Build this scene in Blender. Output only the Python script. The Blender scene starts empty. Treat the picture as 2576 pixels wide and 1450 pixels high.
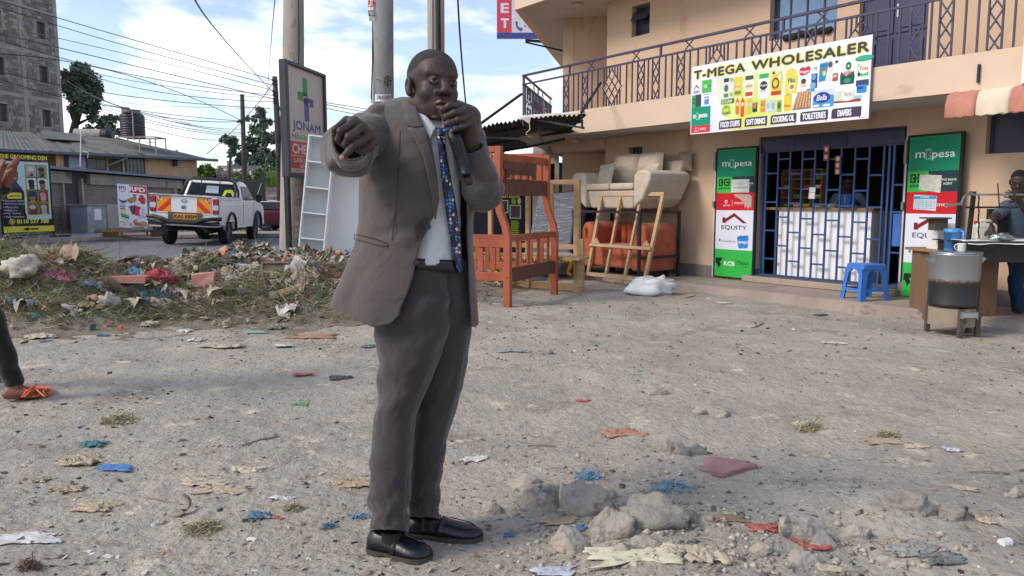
import bpy,math,random
import numpy as np
from mathutils import Matrix,Vector
rnd=random.Random(7)
scene=bpy.context.scene
FOC=1935.0
PIT=math.atan(218/1935.0)
HC=1.25
cd=bpy.data.cameras.new('camera');cam=bpy.data.objects.new('camera',cd)
scene.collection.objects.link(cam);scene.camera=cam
cd.sensor_width=36;cd.lens=36*FOC/2576;cd.clip_end=3000;cd.clip_start=0.05
cam.location=(0,0,HC);cam.rotation_euler=(math.radians(90)-PIT,0,0)
SUN_AZ=(-0.93,-0.37);SUN_EL=math.radians(38)
w=bpy.data.worlds.new('World');scene.world=w;w.use_nodes=True
nt=w.node_tree;nt.nodes.clear()
N=nt.nodes.new;L=nt.links.new
out=N('ShaderNodeOutputWorld')
sky=N('ShaderNodeTexSky');sky.sky_type='NISHITA';sky.sun_disc=False
sky.sun_elevation=SUN_EL;sky.sun_rotation=math.atan2(SUN_AZ[0],SUN_AZ[1])
sky.air_density=1.0;sky.dust_density=1.0;sky.ozone_density=2.0
bg1=N('ShaderNodeBackground');bg1.inputs[1].default_value=0.15;L(sky.outputs[0],bg1.inputs[0])
bg2=N('ShaderNodeBackground');bg2.inputs[1].default_value=1.0
tc=N('ShaderNodeTexCoord')
sep=N('ShaderNodeSeparateXYZ');L(tc.outputs['Generated'],sep.inputs[0])
ma=N('ShaderNodeMath');ma.operation='MAXIMUM';ma.inputs[1].default_value=0.0;L(sep.outputs[2],ma.inputs[0])
mb_=N('ShaderNodeMath');mb_.operation='ADD';mb_.inputs[1].default_value=0.22;L(ma.outputs[0],mb_.inputs[0])
dv=N('ShaderNodeVectorMath');dv.operation='DIVIDE';L(tc.outputs['Generated'],dv.inputs[0])
cb=N('ShaderNodeCombineXYZ');L(mb_.outputs[0],cb.inputs[0]);L(mb_.outputs[0],cb.inputs[1]);cb.inputs[2].default_value=1.0
L(cb.outputs[0],dv.inputs[1])
mp=N('ShaderNodeMapping');L(dv.outputs[0],mp.inputs[0]);mp.inputs['Location'].default_value=(12.25,7.3,4.2);mp.inputs['Scale'].default_value=(1,1,1.2)
no=N('ShaderNodeTexNoise');no.inputs['Scale'].default_value=2.3;no.inputs['Detail'].default_value=8;no.inputs['Roughness'].default_value=0.55
no.inputs['Distortion'].default_value=0.25
L(mp.outputs[0],no.inputs['Vector'])
cr=N('ShaderNodeValToRGB');el=N('ShaderNodeMath');el.operation='MULTIPLY_ADD';el.inputs[1].default_value=-0.34;el.inputs[2].default_value=0.058;L(ma.outputs[0],el.inputs[0])
ad=N('ShaderNodeMath');ad.operation='ADD';L(no.outputs[0],ad.inputs[0]);L(el.outputs[0],ad.inputs[1]);L(ad.outputs[0],cr.inputs[0])
cr.color_ramp.elements[0].position=0.44;cr.color_ramp.elements[0].color=(0.18,0.18,0.18,1)
cr.color_ramp.elements[1].position=0.575;cr.color_ramp.elements[1].color=(1,1,1,1)
no2=N('ShaderNodeTexNoise');no2.inputs['Scale'].default_value=3.1;no2.inputs['Detail'].default_value=6
L(mp.outputs[0],no2.inputs['Vector'])
cr2=N('ShaderNodeValToRGB');L(no2.outputs[0],cr2.inputs[0])
cr2.color_ramp.elements[0].position=0.35;cr2.color_ramp.elements[0].color=(0.72,0.75,0.88,1)
cr2.color_ramp.elements[1].position=0.58;cr2.color_ramp.elements[1].color=(0.97,0.98,1.0,1)
L(cr2.outputs[0],bg2.inputs[0])
mx=N('ShaderNodeMixShader');L(cr.outputs[0],mx.inputs[0]);L(bg1.outputs[0],mx.inputs[1]);L(bg2.outputs[0],mx.inputs[2])
L(mx.outputs[0],out.inputs[0])
sd=bpy.data.lights.new('sun','SUN');sd.energy=1.9;sd.angle=math.radians(17);sd.color=(1,0.91,0.78)
so=bpy.data.objects.new('sun',sd);scene.collection.objects.link(so)
_sv=Vector((SUN_AZ[0]*math.cos(SUN_EL),SUN_AZ[1]*math.cos(SUN_EL),math.sin(SUN_EL)))
so.rotation_euler=_sv.to_track_quat('Z','Y').to_euler();so.location=(-20,-8,30)
scene.view_settings.view_transform='Standard';scene.view_settings.look='None'
scene.view_settings.gamma=1;scene.view_settings.use_curve_mapping=False
scene.view_settings.exposure=0.50
CAM=np.array([0,0,HC])
def ray(u,v):
 a=(u-1288)/FOC;b=(725-v)/FOC
 return np.array([a,math.cos(PIT)+b*math.sin(PIT),-math.sin(PIT)+b*math.cos(PIT)])
def P(u,v,Y):r=ray(u,v);return CAM+r*(Y/r[1])
def G(u,v,z=0.0):r=ray(u,v);return CAM+r*((z-HC)/r[2])
ES=np.array([1408.0,-math.hypot(FOC,218),0]);ES/=np.linalg.norm(ES)
EN=np.array([ES[1],-ES[0],0.0])
FA=G(1760,695,.1);FA[2]=0
def fw(s,t,z):return FA+ES*s+EN*t+np.array([0,0,z])
def FS(u,v,t=0.0):
 r=ray(u,v);k=((FA+t*EN-CAM)@EN)/(r@EN);q=CAM+r*k
 return float((q-FA)@ES),float(q[2])
def frame(o,x,y,z):
 m=np.eye(4);m[:3,0]=x;m[:3,1]=y;m[:3,2]=z;m[:3,3]=o;return m
FM=frame(FA,ES,EN,[0,0,1])
def rotz(a):c,s=math.cos(a),math.sin(a);return np.array([[c,-s,0],[s,c,0],[0,0,1.0]])
def place(o,a=0.0,sc=1.0):
 m=np.eye(4);m[:3,:3]=rotz(a)*sc;m[:3,3]=o;return m
def unit(v):v=np.asarray(v,float);return v/(np.linalg.norm(v)+1e-12)
_rs=np.random.RandomState(3);_T=_rs.rand(64,64,64).astype(np.float32)
def vn(x,y,z=0.0):
 x,y,z=np.broadcast_arrays(np.asarray(x,float),y,z)
 xi=np.floor(x).astype(int);yi=np.floor(y).astype(int);zi=np.floor(z).astype(int)
 fx,fy,fz=x-xi,y-yi,z-zi
 fx=fx*fx*(3-2*fx);fy=fy*fy*(3-2*fy);fz=fz*fz*(3-2*fz)
 g=lambda a,b,c:_T[(xi+a)&63,(yi+b)&63,(zi+c)&63]
 c0=(g(0,0,0)*(1-fx)+g(1,0,0)*fx)*(1-fy)+(g(0,1,0)*(1-fx)+g(1,1,0)*fx)*fy
 c1=(g(0,0,1)*(1-fx)+g(1,0,1)*fx)*(1-fy)+(g(0,1,1)*(1-fx)+g(1,1,1)*fx)*fy
 return(c0*(1-fz)+c1*fz)*2-1
def fbm(x,y,z=0.0,o=4,g=.5):
 s=0;a=1.0;f=1.0
 for i in range(o):
  s=s+a*vn(np.asarray(x)*f+7.3*i,np.asarray(y)*f+3.1*i,np.asarray(z)*f+1.7*i);a*=g;f*=2.03
 return s
def lin(c):
 c=c/255.0
 return c/12.92 if c<=.04045 else((c+.055)/1.055)**2.4
def C(r,g,b,k=1.0):return(lin(r)*k,lin(g)*k,lin(b)*k)
_mats={}
def M(name,col,rough=.8,var=.12,scale=6,bump=.15,bscale=None,metal=0.0,col2=None,stretch=(1,1,1),spots=None,spec=.5,trans=0,alpha=1,sheen=0,bdist=.02,obj_rand=0.0,detail=6):
 if name in _mats:return _mats[name]
 m=bpy.data.materials.new(name);m.use_nodes=True;_mats[name]=m
 t=m.node_tree;b=t.nodes['Principled BSDF'];n=t.nodes.new;l=t.links.new
 b.inputs['Roughness'].default_value=rough;b.inputs['Metallic'].default_value=metal
 b.inputs['Specular IOR Level'].default_value=spec
 if trans:b.inputs['Transmission Weight'].default_value=trans
 if alpha<1:b.inputs['Alpha'].default_value=alpha
 if sheen:b.inputs['Sheen Weight'].default_value=sheen
 tcn=n('ShaderNodeTexCoord');mpn=n('ShaderNodeMapping');l(tcn.outputs['Object'],mpn.inputs[0]);mpn.inputs['Scale'].default_value=stretch
 nz=n('ShaderNodeTexNoise');nz.inputs['Scale'].default_value=scale;nz.inputs['Detail'].default_value=detail;nz.inputs['Roughness'].default_value=.6
 l(mpn.outputs[0],nz.inputs['Vector'])
 cr=n('ShaderNodeValToRGB');l(nz.outputs[0],cr.inputs[0])
 c2=col2 if col2 else tuple(min(1,c*(1+var))for c in col)
 c1=col if col2 else tuple(c*(1-var)for c in col)
 e=cr.color_ramp.elements;e[0].position=.35;e[1].position=.65
 e[0].color=(*c1,1);e[1].color=(*c2,1)
 last=cr.outputs[0]
 if spots:
  for(sc_,ss,th)in spots:
   n2=n('ShaderNodeTexNoise');n2.inputs['Scale'].default_value=ss;n2.inputs['Detail'].default_value=8;n2.inputs['Roughness'].default_value=.65
   l(mpn.outputs[0],n2.inputs['Vector'])
   r2=n('ShaderNodeValToRGB');l(n2.outputs[0],r2.inputs[0]);r2.color_ramp.elements[0].position=th;r2.color_ramp.elements[1].position=th+.08
   mxn=n('ShaderNodeMix');mxn.data_type='RGBA';l(r2.outputs[0],mxn.inputs[0]);l(last,mxn.inputs[6]);mxn.inputs[7].default_value=(*sc_,1)
   last=mxn.outputs[2]
 if obj_rand:
  oi=n('ShaderNodeObjectInfo');hs=n('ShaderNodeHueSaturation');mr=n('ShaderNodeMapRange')
  l(oi.outputs['Random'],mr.inputs[0]);mr.inputs[3].default_value=1-obj_rand;mr.inputs[4].default_value=1+obj_rand
  l(mr.outputs[0],hs.inputs['Value']);l(last,hs.inputs['Color']);last=hs.outputs[0]
 l(last,b.inputs['Base Color'])
 if bump:
  nb=n('ShaderNodeTexNoise');nb.inputs['Scale'].default_value=bscale or scale*6;nb.inputs['Detail'].default_value=8;nb.inputs['Roughness'].default_value=.6
  l(mpn.outputs[0],nb.inputs['Vector'])
  bp=n('ShaderNodeBump');bp.inputs['Strength'].default_value=bump;bp.inputs['Distance'].default_value=bdist
  l(nb.outputs[0],bp.inputs['Height']);l(bp.outputs[0],b.inputs['Normal'])
 return m
def PM(rgb):
 return M('print_%02x%02x%02x'%tuple(int(c)for c in rgb),C(*rgb,.85),rough=.45,var=.04,scale=3,bump=0,spec=.3)
class MB:
 def __init__(s,T=None):s.v=[];s.f=[];s.m=[];s.T=T;s.k=0;s.n=0
 def add(s,V,F,mi=0,T=None):
  V=np.asarray(V,float).reshape(-1,3)
  if T is not None:V=V@T[:3,:3].T+T[:3,3]
  if s.T is not None:V=V@s.T[:3,:3].T+s.T[:3,3]
  s.v.append(V);s.f+=[tuple(int(i)+s.n for i in q)for q in F];s.m+=[mi]*len(F);s.n+=len(V);return s
 def box(s,x0,x1,y0,y1,z0,z1,mi=0,T=None):
  V=[(x,y,z)for x in(x0,x1)for y in(y0,y1)for z in(z0,z1)]
  return s.add(V,[(0,1,3,2),(4,6,7,5),(0,4,5,1),(2,3,7,6),(0,2,6,4),(1,5,7,3)],mi,T)
 def bar(s,a,b,w,d=None,up=(0,0,1),mi=0,ext=0):
  a=np.asarray(a,float);b=np.asarray(b,float);d=d or w
  z=unit(b-a);a=a-z*ext;b=b+z*ext
  up=np.asarray(up,float)
  if abs(z@unit(up))>.98:up=np.array([1.0,0,0])if abs(z[0])<.9 else np.array([0,1.0,0])
  x=unit(np.cross(up,z));y=np.cross(z,x)
  V=[p+x*i*w/2+y*j*d/2 for p in(a,b)for i,j in((-1,-1),(1,-1),(1,1),(-1,1))]
  return s.add(V,[(3,2,1,0),(4,5,6,7),(0,1,5,4),(1,2,6,5),(2,3,7,6),(3,0,4,7)],mi)
 def tube(s,pts,r,seg=8,mi=0,cap=True):
  pts=[np.asarray(p,float)for p in pts];n=len(pts)
  r=r if hasattr(r,'__len__')else[r]*n
  V=[];up=None
  for i,p in enumerate(pts):
   z=unit(pts[min(i+1,n-1)]-pts[max(i-1,0)])
   if up is None:up=np.array([0,0,1.0])if abs(z[2])<.9 else np.array([1.0,0,0])
   x=unit(np.cross(up,z));y=np.cross(z,x);up=y
   for k in range(seg):
    a=2*math.pi*k/seg;V.append(p+(x*math.cos(a)+y*math.sin(a))*r[i])
  F=[(i*seg+k,i*seg+(k+1)%seg,(i+1)*seg+(k+1)%seg,(i+1)*seg+k)for i in range(n-1)for k in range(seg)]
  if cap:F+=[tuple(range(seg))[::-1],tuple((n-1)*seg+k for k in range(seg))]
  return s.add(V,F,mi)
 def lathe(s,prof,seg=20,o=(0,0,0),mi=0,T=None,capb=True,capt=True):
  V=[(o[0]+r*math.cos(2*math.pi*k/seg),o[1]+r*math.sin(2*math.pi*k/seg),o[2]+z)for r,z in prof for k in range(seg)]
  n=len(prof)
  F=[(i*seg+k,i*seg+(k+1)%seg,(i+1)*seg+(k+1)%seg,(i+1)*seg+k)for i in range(n-1)for k in range(seg)]
  if capb:F.append(tuple(range(seg))[::-1])
  if capt:F.append(tuple((n-1)*seg+k for k in range(seg)))
  return s.add(V,F,mi,T)
 def prism(s,poly,ax,d,mi=0,T=None):
  poly=[np.asarray(p,float)for p in poly];n=len(poly);e=np.asarray(ax,float)*d
  V=poly+[p+e for p in poly]
  F=[tuple(range(n))[::-1],tuple(range(n,2*n))]+[(i,(i+1)%n,n+(i+1)%n,n+i)for i in range(n)]
  return s.add(V,F,mi,T)
 def rings(s,R,mi=0,capb=True,capt=True,closed=True):
  n=len(R);k=len(R[0]);V=[p for r in R for p in r]
  F=[(i*k+j,i*k+(j+1)%k,(i+1)*k+(j+1)%k,(i+1)*k+j)for i in range(n-1)for j in range(k if closed else k-1)]
  if closed and capb:F.append(tuple(range(k))[::-1])
  if closed and capt:F.append(tuple((n-1)*k+j for j in range(k)))
  return s.add(V,F,mi)
 def sphere(s,c,r,seg=12,rg=8,mi=0,T=None,noise=0,sd=0):
  r=np.array(r if hasattr(r,'__len__')else[r]*3,float);V=[]
  for i in range(1,rg):
   th=math.pi*i/rg
   for k in range(seg):
    a=2*math.pi*k/seg;V.append([math.sin(th)*math.cos(a),math.sin(th)*math.sin(a),math.cos(th)])
  V=[[0,0,1]]+V+[[0,0,-1]];V=np.array(V)
  if noise:V=V*(1+noise*fbm(V[:,0]*1.6+sd,V[:,1]*1.6+sd*2,V[:,2]*1.6,3))[:,None]
  F=[(0,1+k,1+(k+1)%seg)for k in range(seg)]
  F+=[(1+i*seg+k,1+(i+1)*seg+k,1+(i+1)*seg+(k+1)%seg,1+i*seg+(k+1)%seg)for i in range(rg-2)for k in range(seg)]
  b=1+(rg-1)*seg;F+=[(b,b-seg+(k+1)%seg,b-seg+k)for k in range(seg)]
  return s.add(V*r+np.asarray(c,float),F,mi,T)
 def grid(s,Pts,mi=0):
  n,m=Pts.shape[:2];idx=np.arange(n*m).reshape(n,m)
  F=np.stack([idx[:-1,:-1],idx[:-1,1:],idx[1:,1:],idx[1:,:-1]],-1).reshape(-1,4)
  return s.add(Pts.reshape(-1,3),F.tolist(),mi)
 def mesh(s,name,mats,smooth=False):
  me=bpy.data.meshes.new(name)
  me.from_pydata((np.concatenate(s.v)if s.v else np.zeros((0,3))).tolist(),[],s.f)
  for m in(mats if isinstance(mats,(list,tuple))else[mats]):me.materials.append(m)
  if any(s.m):me.polygons.foreach_set('material_index',s.m)
  if smooth:me.polygons.foreach_set('use_smooth',[True]*len(s.f))
  me.update();return me
 def build(s,name,mats,parent=None,smooth=False,bevel=0,solid=0,seg=1,sub=0,fix=False):
  me=s.mesh(name,mats,smooth);o=mkobj(name,me,parent)
  if fix:
   import bmesh
   bm=bmesh.new();bm.from_mesh(me);bmesh.ops.recalc_face_normals(bm,faces=bm.faces[:]);bm.to_mesh(me);bm.free()
  if solid:
   q=o.modifiers.new('solid','SOLIDIFY');q.thickness=solid;q.offset=0
  if sub:
   q=o.modifiers.new('sub','SUBSURF');q.levels=sub;q.render_levels=sub
  if bevel:
   q=o.modifiers.new('bevel','BEVEL');q.width=bevel;q.segments=seg;q.limit_method='ANGLE';q.angle_limit=math.radians(40)
   q.harden_normals=False
  return o
def mkobj(name,me,parent=None):
 o=bpy.data.objects.new(name,me);scene.collection.objects.link(o)
 if parent is not None:
  o.parent=parent
  if parent.type=='EMPTY':o.matrix_parent_inverse=parent.matrix_basis.inverted()
 return o
def tag(o,label=None,cat=None,group=None,kind=None):
 if label:o['label']=label
 if cat:o['category']=cat
 if group:o['group']=group
 if kind:o['kind']=kind
 return o
def thing(name,label,cat,loc=(0,0,0),group=None,rz=0.0):
 o=bpy.data.objects.new(name,None);scene.collection.objects.link(o);o.empty_display_size=.2
 o.matrix_basis=Matrix.Translation(Vector([float(c)for c in loc]))@Matrix.Rotation(rz,4,'Z')
 return tag(o,label,cat,group)
def copy_tree(o,parent=None):
 c=o.copy();scene.collection.objects.link(c)
 if parent is not None:c.parent=parent
 for ch in[x for x in o.children]:copy_tree(ch,c)
 return c
def pieces(name,boxes,mats,parent,bevel=0,stuff_after=290):
 """each entry an MB: own object; past the limit joined"""
 for i,b in enumerate(boxes[:stuff_after]):b.build(name,mats,parent,bevel=bevel)
 if len(boxes)>stuff_after:
  j=MB()
  for b in boxes[stuff_after:]:
   for V in b.v:j.v.append(V)
   j.f+=[tuple(i+j.n for i in q)for q in b.f];j.m+=b.m;j.n+=b.n
  tag(j.build(name,mats,parent),kind='stuff')
_tc={}
def text_geo(s,bold=0.0,shear=0.0,sp=1.0):
 k=(s,bold,shear,sp)
 if k in _tc:return _tc[k]
 cu=bpy.data.curves.new('lettering','FONT');cu.body=s;cu.offset=bold;cu.shear=shear;cu.space_character=sp
 cu.resolution_u=3;cu.fill_mode='FRONT'
 o=bpy.data.objects.new('lettering',cu);scene.collection.objects.link(o)
 me=bpy.data.meshes.new_from_object(o)
 V=np.empty(len(me.vertices)*3);me.vertices.foreach_get('co',V);V=V.reshape(-1,3)
 F=[tuple(p.vertices)for p in me.polygons]
 bpy.data.objects.remove(o);bpy.data.curves.remove(cu);bpy.data.meshes.remove(me)
 if len(V):
  lo=V.min(0);hi=V.max(0);V=(V-lo)/np.maximum(hi-lo,1e-6);V[:,2]=0;ar=(hi[0]-lo[0])/(hi[1]-lo[1])
 else:ar=1
 _tc[k]=(V,F,ar);return _tc[k]
class Sign:
 """flat print on the plane o + x*X + y*Y, facing N; W,H metres; coordinates given in units of the sign 0..uw, 0..uh (y down)"""
 def __init__(s,o,X,Y,W,H,uw=None,uh=None,lift=.003):
  s.o=np.asarray(o,float);s.X=unit(X);s.Y=unit(Y);s.Nn=np.cross(s.X,s.Y);s.W=W;s.H=H
  s.uw=uw or W;s.uh=uh or H;s.lift=lift;s.g={};s.l=0
 def p(s,x,y,l):
  return s.o+s.X*(x/s.uw*s.W)+s.Y*((1-y/s.uh)*s.H)+s.Nn*(s.lift+l*.0016)
 def put(s,V2,F,col,l=None):
  if l is None:s.l+=.25;l=s.l
  b=s.g.setdefault(tuple(col),MB())
  b.add([s.p(x,y,l)for x,y in V2],F)
  return s
 def poly(s,pts,col,l=None):return s.put(pts,[tuple(range(len(pts)))],col,l)
 def rect(s,x0,y0,x1,y1,col,l=None):return s.poly([(x0,y1),(x1,y1),(x1,y0),(x0,y0)],col,l)
 def rrect(s,x0,y0,x1,y1,r,col,l=None):
  pts=[]
  for cx,cy,a0 in((x1-r,y0+r,-90),(x1-r,y1-r,0),(x0+r,y1-r,90),(x0+r,y0+r,180)):
   for k in range(5):
    a=math.radians(a0+22.5*k);pts.append((cx+r*math.cos(a),cy+r*math.sin(a)))
  return s.poly(pts[::-1],col,l)
 def ell(s,cx,cy,rx,ry,col,n=20,l=None,a0=0):
  return s.poly([(cx+rx*math.cos(-2*math.pi*k/n),cy+ry*math.sin(-2*math.pi*k/n))for k in range(n)],col,l)
 def line(s,x0,y0,x1,y1,wd,col,l=None):
  d=math.hypot(x1-x0,y1-y0)or 1;nx,ny=-(y1-y0)/d*wd/2,(x1-x0)/d*wd/2
  return s.poly([(x0+nx,y0+ny),(x1+nx,y1+ny),(x1-nx,y1-ny),(x0-nx,y0-ny)],col,l)
 def text(s,t,x0,y0,x1,y1,col,bold=.0,shear=0,rot=0,l=None,sp=1.0):
  if bold>.012:
   k=bold*(y1-y0)*s.H/s.uh*1.15;kx=k*s.uw/s.W;ky=k*s.uh/s.H
   for i,(dx,dy)in enumerate(((-1,0),(1,0),(0,-.8),(0,.8))):s.text(t,x0+kx+dx*kx,y0+ky+dy*ky,x1-kx+dx*kx,y1-ky+dy*ky,col,0.0,shear,rot,(0 if l is None else l)+.03*i,sp)
   return s
  V,F,ar=text_geo(t,0.0,shear,sp);pts=[]
  if not len(V):return s
  c,sn=math.cos(rot),math.sin(rot);cx,cy=(x0+x1)/2,(y0+y1)/2
  for q in V:
   x=x0+q[0]*(x1-x0)-cx;y=y1-q[1]*(y1-y0)-cy
   pts.append((cx+x*c-y*sn,cy+x*sn+y*c))
  return s.put(pts,F,col,l)
 def build(s,name,parent):
  j=MB();mats=[]
  for i,(c,b)in enumerate(s.g.items()):
   mats.append(PM(c))
   for V in b.v:j.v.append(V)
   j.f+=[tuple(k+j.n for k in q)for q in b.f];j.m+=[i]*len(b.f);j.n+=b.n
  return j.build(name,mats,parent)
def sd_grid(lo,hi,h):
 ax=[np.arange(lo[i],hi[i]+h,h,dtype=np.float32)for i in range(3)]
 return ax,np.meshgrid(*ax,indexing='ij')
def capsule(X,a,b,ra,rb):
 a=np.asarray(a,np.float32);b=np.asarray(b,np.float32);d=b-a;L2=float(d@d)+1e-9
 px,py,pz=X[0]-a[0],X[1]-a[1],X[2]-a[2]
 t=np.clip((px*d[0]+py*d[1]+pz*d[2])/L2,0,1)
 return np.sqrt((px-t*d[0])**2+(py-t*d[1])**2+(pz-t*d[2])**2)-(ra+(rb-ra)*t)
def ellipsoid(X,c,r,R=None):
 p=[X[i]-c[i]for i in range(3)]
 if R is not None:p=[R[0][i]*p[0]+R[1][i]*p[1]+R[2][i]*p[2]for i in range(3)]
 k0=np.sqrt((p[0]/r[0])**2+(p[1]/r[1])**2+(p[2]/r[2])**2)
 k1=np.sqrt((p[0]/r[0]**2)**2+(p[1]/r[1]**2)**2+(p[2]/r[2]**2)**2)+1e-6
 return k0*(k0-1)/k1
def smin(a,b,k):
 h=np.clip(.5+.5*(b-a)/k,0,1);return b*(1-h)+a*h-k*h*(1-h)
def smax(a,b,k):return-smin(-a,-b,k)
def surface(D,ax,h):
 """surface nets"""
 S=D<0
 nx,ny,nz=D.shape
 cnt=np.zeros((nx-1,ny-1,nz-1),np.int8)
 for i in(0,1):
  for j in(0,1):
   for k in(0,1):cnt+=S[i:nx-1+i,j:ny-1+j,k:nz-1+k]
 act=(cnt>0)&(cnt<8);idx=-np.ones(act.shape,np.int64);ci=np.argwhere(act);idx[act]=np.arange(len(ci))
 acc=np.zeros((len(ci),3));num=np.zeros(len(ci))
 E=[((0,0,0),(1,0,0)),((0,1,0),(1,1,0)),((0,0,1),(1,0,1)),((0,1,1),(1,1,1)),((0,0,0),(0,1,0)),((1,0,0),(1,1,0)),((0,0,1),(0,1,1)),((1,0,1),(1,1,1)),((0,0,0),(0,0,1)),((1,0,0),(1,0,1)),((0,1,0),(0,1,1)),((1,1,0),(1,1,1))]
 for a,b in E:
  a=np.array(a);b=np.array(b)
  da=D[tuple((ci+a).T)];db=D[tuple((ci+b).T)];m=(da<0)!=(db<0)
  t=np.where(m,da/(da-db+1e-12),0)
  acc+=np.where(m[:,None],a+(b-a)*t[:,None],0);num+=m
 V=(ci+acc/np.maximum(num,1)[:,None])*h+np.array([ax[0][0],ax[1][0],ax[2][0]])
 Fs=[]
 for d in range(3):
  e1,e2=[(1,2),(2,0),(0,1)][d]
  sl=[slice(1,-1)]*3;sl[d]=slice(0,D.shape[d]-1)
  A=S[tuple(sl)];sl2=list(sl);sl2[d]=slice(1,D.shape[d]);B=S[tuple(sl2)]
  q=np.argwhere(A!=B);off=np.array([1,1,1]);off[d]=0;q0=q+off
  inside=A[tuple(q.T)]
  u1=np.zeros(3,int);u1[e1]=1;u2=np.zeros(3,int);u2[e2]=1
  f=np.stack([idx[tuple((q0-u1-u2).T)],idx[tuple((q0-u2).T)],idx[tuple(q0.T)],idx[tuple((q0-u1).T)]],1)
  f[~inside]=f[~inside][:,::-1];Fs.append(f)
 F=np.concatenate(Fs);F=F[(F>=0).all(1)]
 return V,F
# ============================================================ SETTING
m_dirt=M('yard_dirt',C(170,161,149,.83),rough=.95,scale=1.1,bump=.75,bscale=34,bdist=.04,detail=10,col2=C(187,177,163,.88),
   spots=[(C(156,146,134,.82),1.7,.55),(C(208,196,176,.93),3.4,.59),(C(150,134,118,.85),23,.66),(C(106,101,97,.8),75,.64),(C(206,198,186,.85),50,.66)])  # fine dark speckle paints the small shadows of rough ground into the colour
def gz(x,y):
 x=np.asarray(x,float);y=np.asarray(y,float)
 h=.022*fbm(x*.55+3,y*.55,0,4)+.010*fbm(x*2.3,y*2.3+9,0,3)+.006*fbm(x*8,y*8,3,3)
 near=np.clip((4.6-y)/2.4,0,1)*np.clip((x+.2)/.6,0,1)
 h=h+near*(.030*fbm(x*2.6+5,y*2.6,6,3)+.018)
 h=h+.05*np.clip((y-11.5)/3.0,0,1)
 for cx_,cy_,rx_,ry_,a_ in((.45,2.80,.42,.22,.055),(.95,2.66,.30,.16,.04),(1.30,3.05,.34,.20,.06),(1.62,2.92,.25,.16,.05),(.75,3.45,.35,.22,.03),(1.05,4.3,.6,.3,.035),(.3,5.6,.7,.3,.03)):h=h+a_*np.exp(-(((x-cx_)/rx_)**2+((y-cy_)/ry_)**2))
 d=np.hypot(x+.35,(y-2.62)*1.1);h=h*np.clip((d-.35)/.5,0,1)
 return h
def gzf(x,y):return float(gz(np.array([x]),np.array([y]))[0])
ys=np.concatenate([np.geomspace(1.3,16,620)])
xs=np.linspace(-1,1,620)
YY,XX=np.meshgrid(ys,xs,indexing='ij');XX=XX*(YY*.95+1.2)
Z=gz(XX,YY)+.010*(np.abs(fbm(XX*7,YY*9,5,3))-.3)*np.clip(fbm(XX*.8+2,YY*.8,7,2)+.6,.15,1)*(YY<12)+.006*np.abs(fbm(XX*21,YY*24,8,2))*(YY<6)
mb=MB();mb.grid(np.stack([XX,YY,Z],-1));yard=mb.build('dirt_yard',m_dirt,smooth=True);tag(yard,kind='structure')
mb=MB();R_=1600
mb.add([(-R_,-R_,-.12),(R_,-R_,-.12),(R_,R_,-.12),(-R_,R_,-.12)],[(0,1,2,3)])
tag(mb.build('ground',M('far_earth',C(150,138,120,.6),rough=.95,scale=.05,var=.2)),kind='structure')
mb=MB()
for q in([(-30,-12),(30,-12),(30,1.28),(-30,1.28)],[(-30,1.28),(-2.43,1.28),(-16.3,16),(-30,16)],[(2.43,1.28),(30,1.28),(30,16),(16.3,16)]):
 mb.add([(x,y,-.006)for x,y in q],[(0,1,2,3)])
tag(mb.build('dirt_verge',m_dirt),kind='structure')
m_road=M('road_asphalt',C(132,132,138,.62),rough=.9,scale=1.2,var=.1,bump=.25,bscale=60,bdist=.01,spots=[(C(112,112,116,.6),2.3,.60)])
ZR=.085
kerb_line=[(-45,7),(-24,14.3),(-13.3,19.9),(-12.15,22.6),(-11.0,23.7),(-9.6,24.3),(-7.4,24.75),(-4,25.2),(2,26),(14,27.5)]
mb=MB();near_edge=[(-45,3),(-20,11.3),(-12,13.8),(-4.6,15.5),(2,17.4),(14,21)]
poly=near_edge+kerb_line[::-1]
mb.add([(x,y,ZR)for x,y in poly],[tuple(range(len(poly)))]);tag(mb.build('road',m_road),kind='structure')
mb=MB()
for(x0,y0),(x1,y1)in zip(near_edge[:-1],near_edge[1:]):
 mb.add([(x0,y0,ZR),(x1,y1,ZR),(x1,y1-.5,-.12),(x0,y0-.5,-.12)],[(0,1,2,3)])
tag(mb.build('road_edge',m_dirt),kind='structure')
m_pave=M('pavement_blocks',C(168,162,156,.75),rough=.9,scale=3,var=.14,bump=.3,spots=[(C(140,132,124,.7),1.5,.6)])
pv=kerb_line[1:]+[(14,60),(-60,60),(-60,14)]
mb=MB();mb.add([(x,y,ZR+.12)for x,y in pv],[tuple(range(len(pv)))]);pavo=tag(mb.build('pavement',m_pave),kind='structure')
kerb=[]
m_kerb=M('kerb_concrete',C(150,140,130,.72),rough=.92,scale=4,var=.18,obj_rand=.12)
def along(line,step):
 pts=[];line=[np.array([*p,0.0])for p in line]
 for a,b in zip(line[:-1],line[1:]):
  n=max(1,int(round(np.linalg.norm(b-a)/step)))
  for i in range(n):pts.append((a+(b-a)*i/n,a+(b-a)*(i+1)/n))
 return pts
for a,b in along(kerb_line[1:],.62):
 d=unit(b-a);nn=np.array([-d[1],d[0],0]);q=MB()
 o=nn*.01;z=np.array([0,0,1.0])
 p0=a+d*.008;p1=b-d*.008
 pr=[p0-nn*.12+z*(ZR-.02),p0+nn*.10+z*(ZR-.02),p0+nn*.10+z*(ZR+.128),p0-nn*.03+z*(ZR+.128),p0-nn*.12+z*(ZR+.05)]
 q.prism(pr,d,float(np.linalg.norm(p1-p0)));kerb.append(q)
kb=thing('kerb','concrete kerb stones edging the pavement across the road','kerb',(*kerb_line[4],0));
pieces('kerb_stone',kerb,m_kerb,kb)
kb['kind']='structure';del kb['category']
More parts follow.
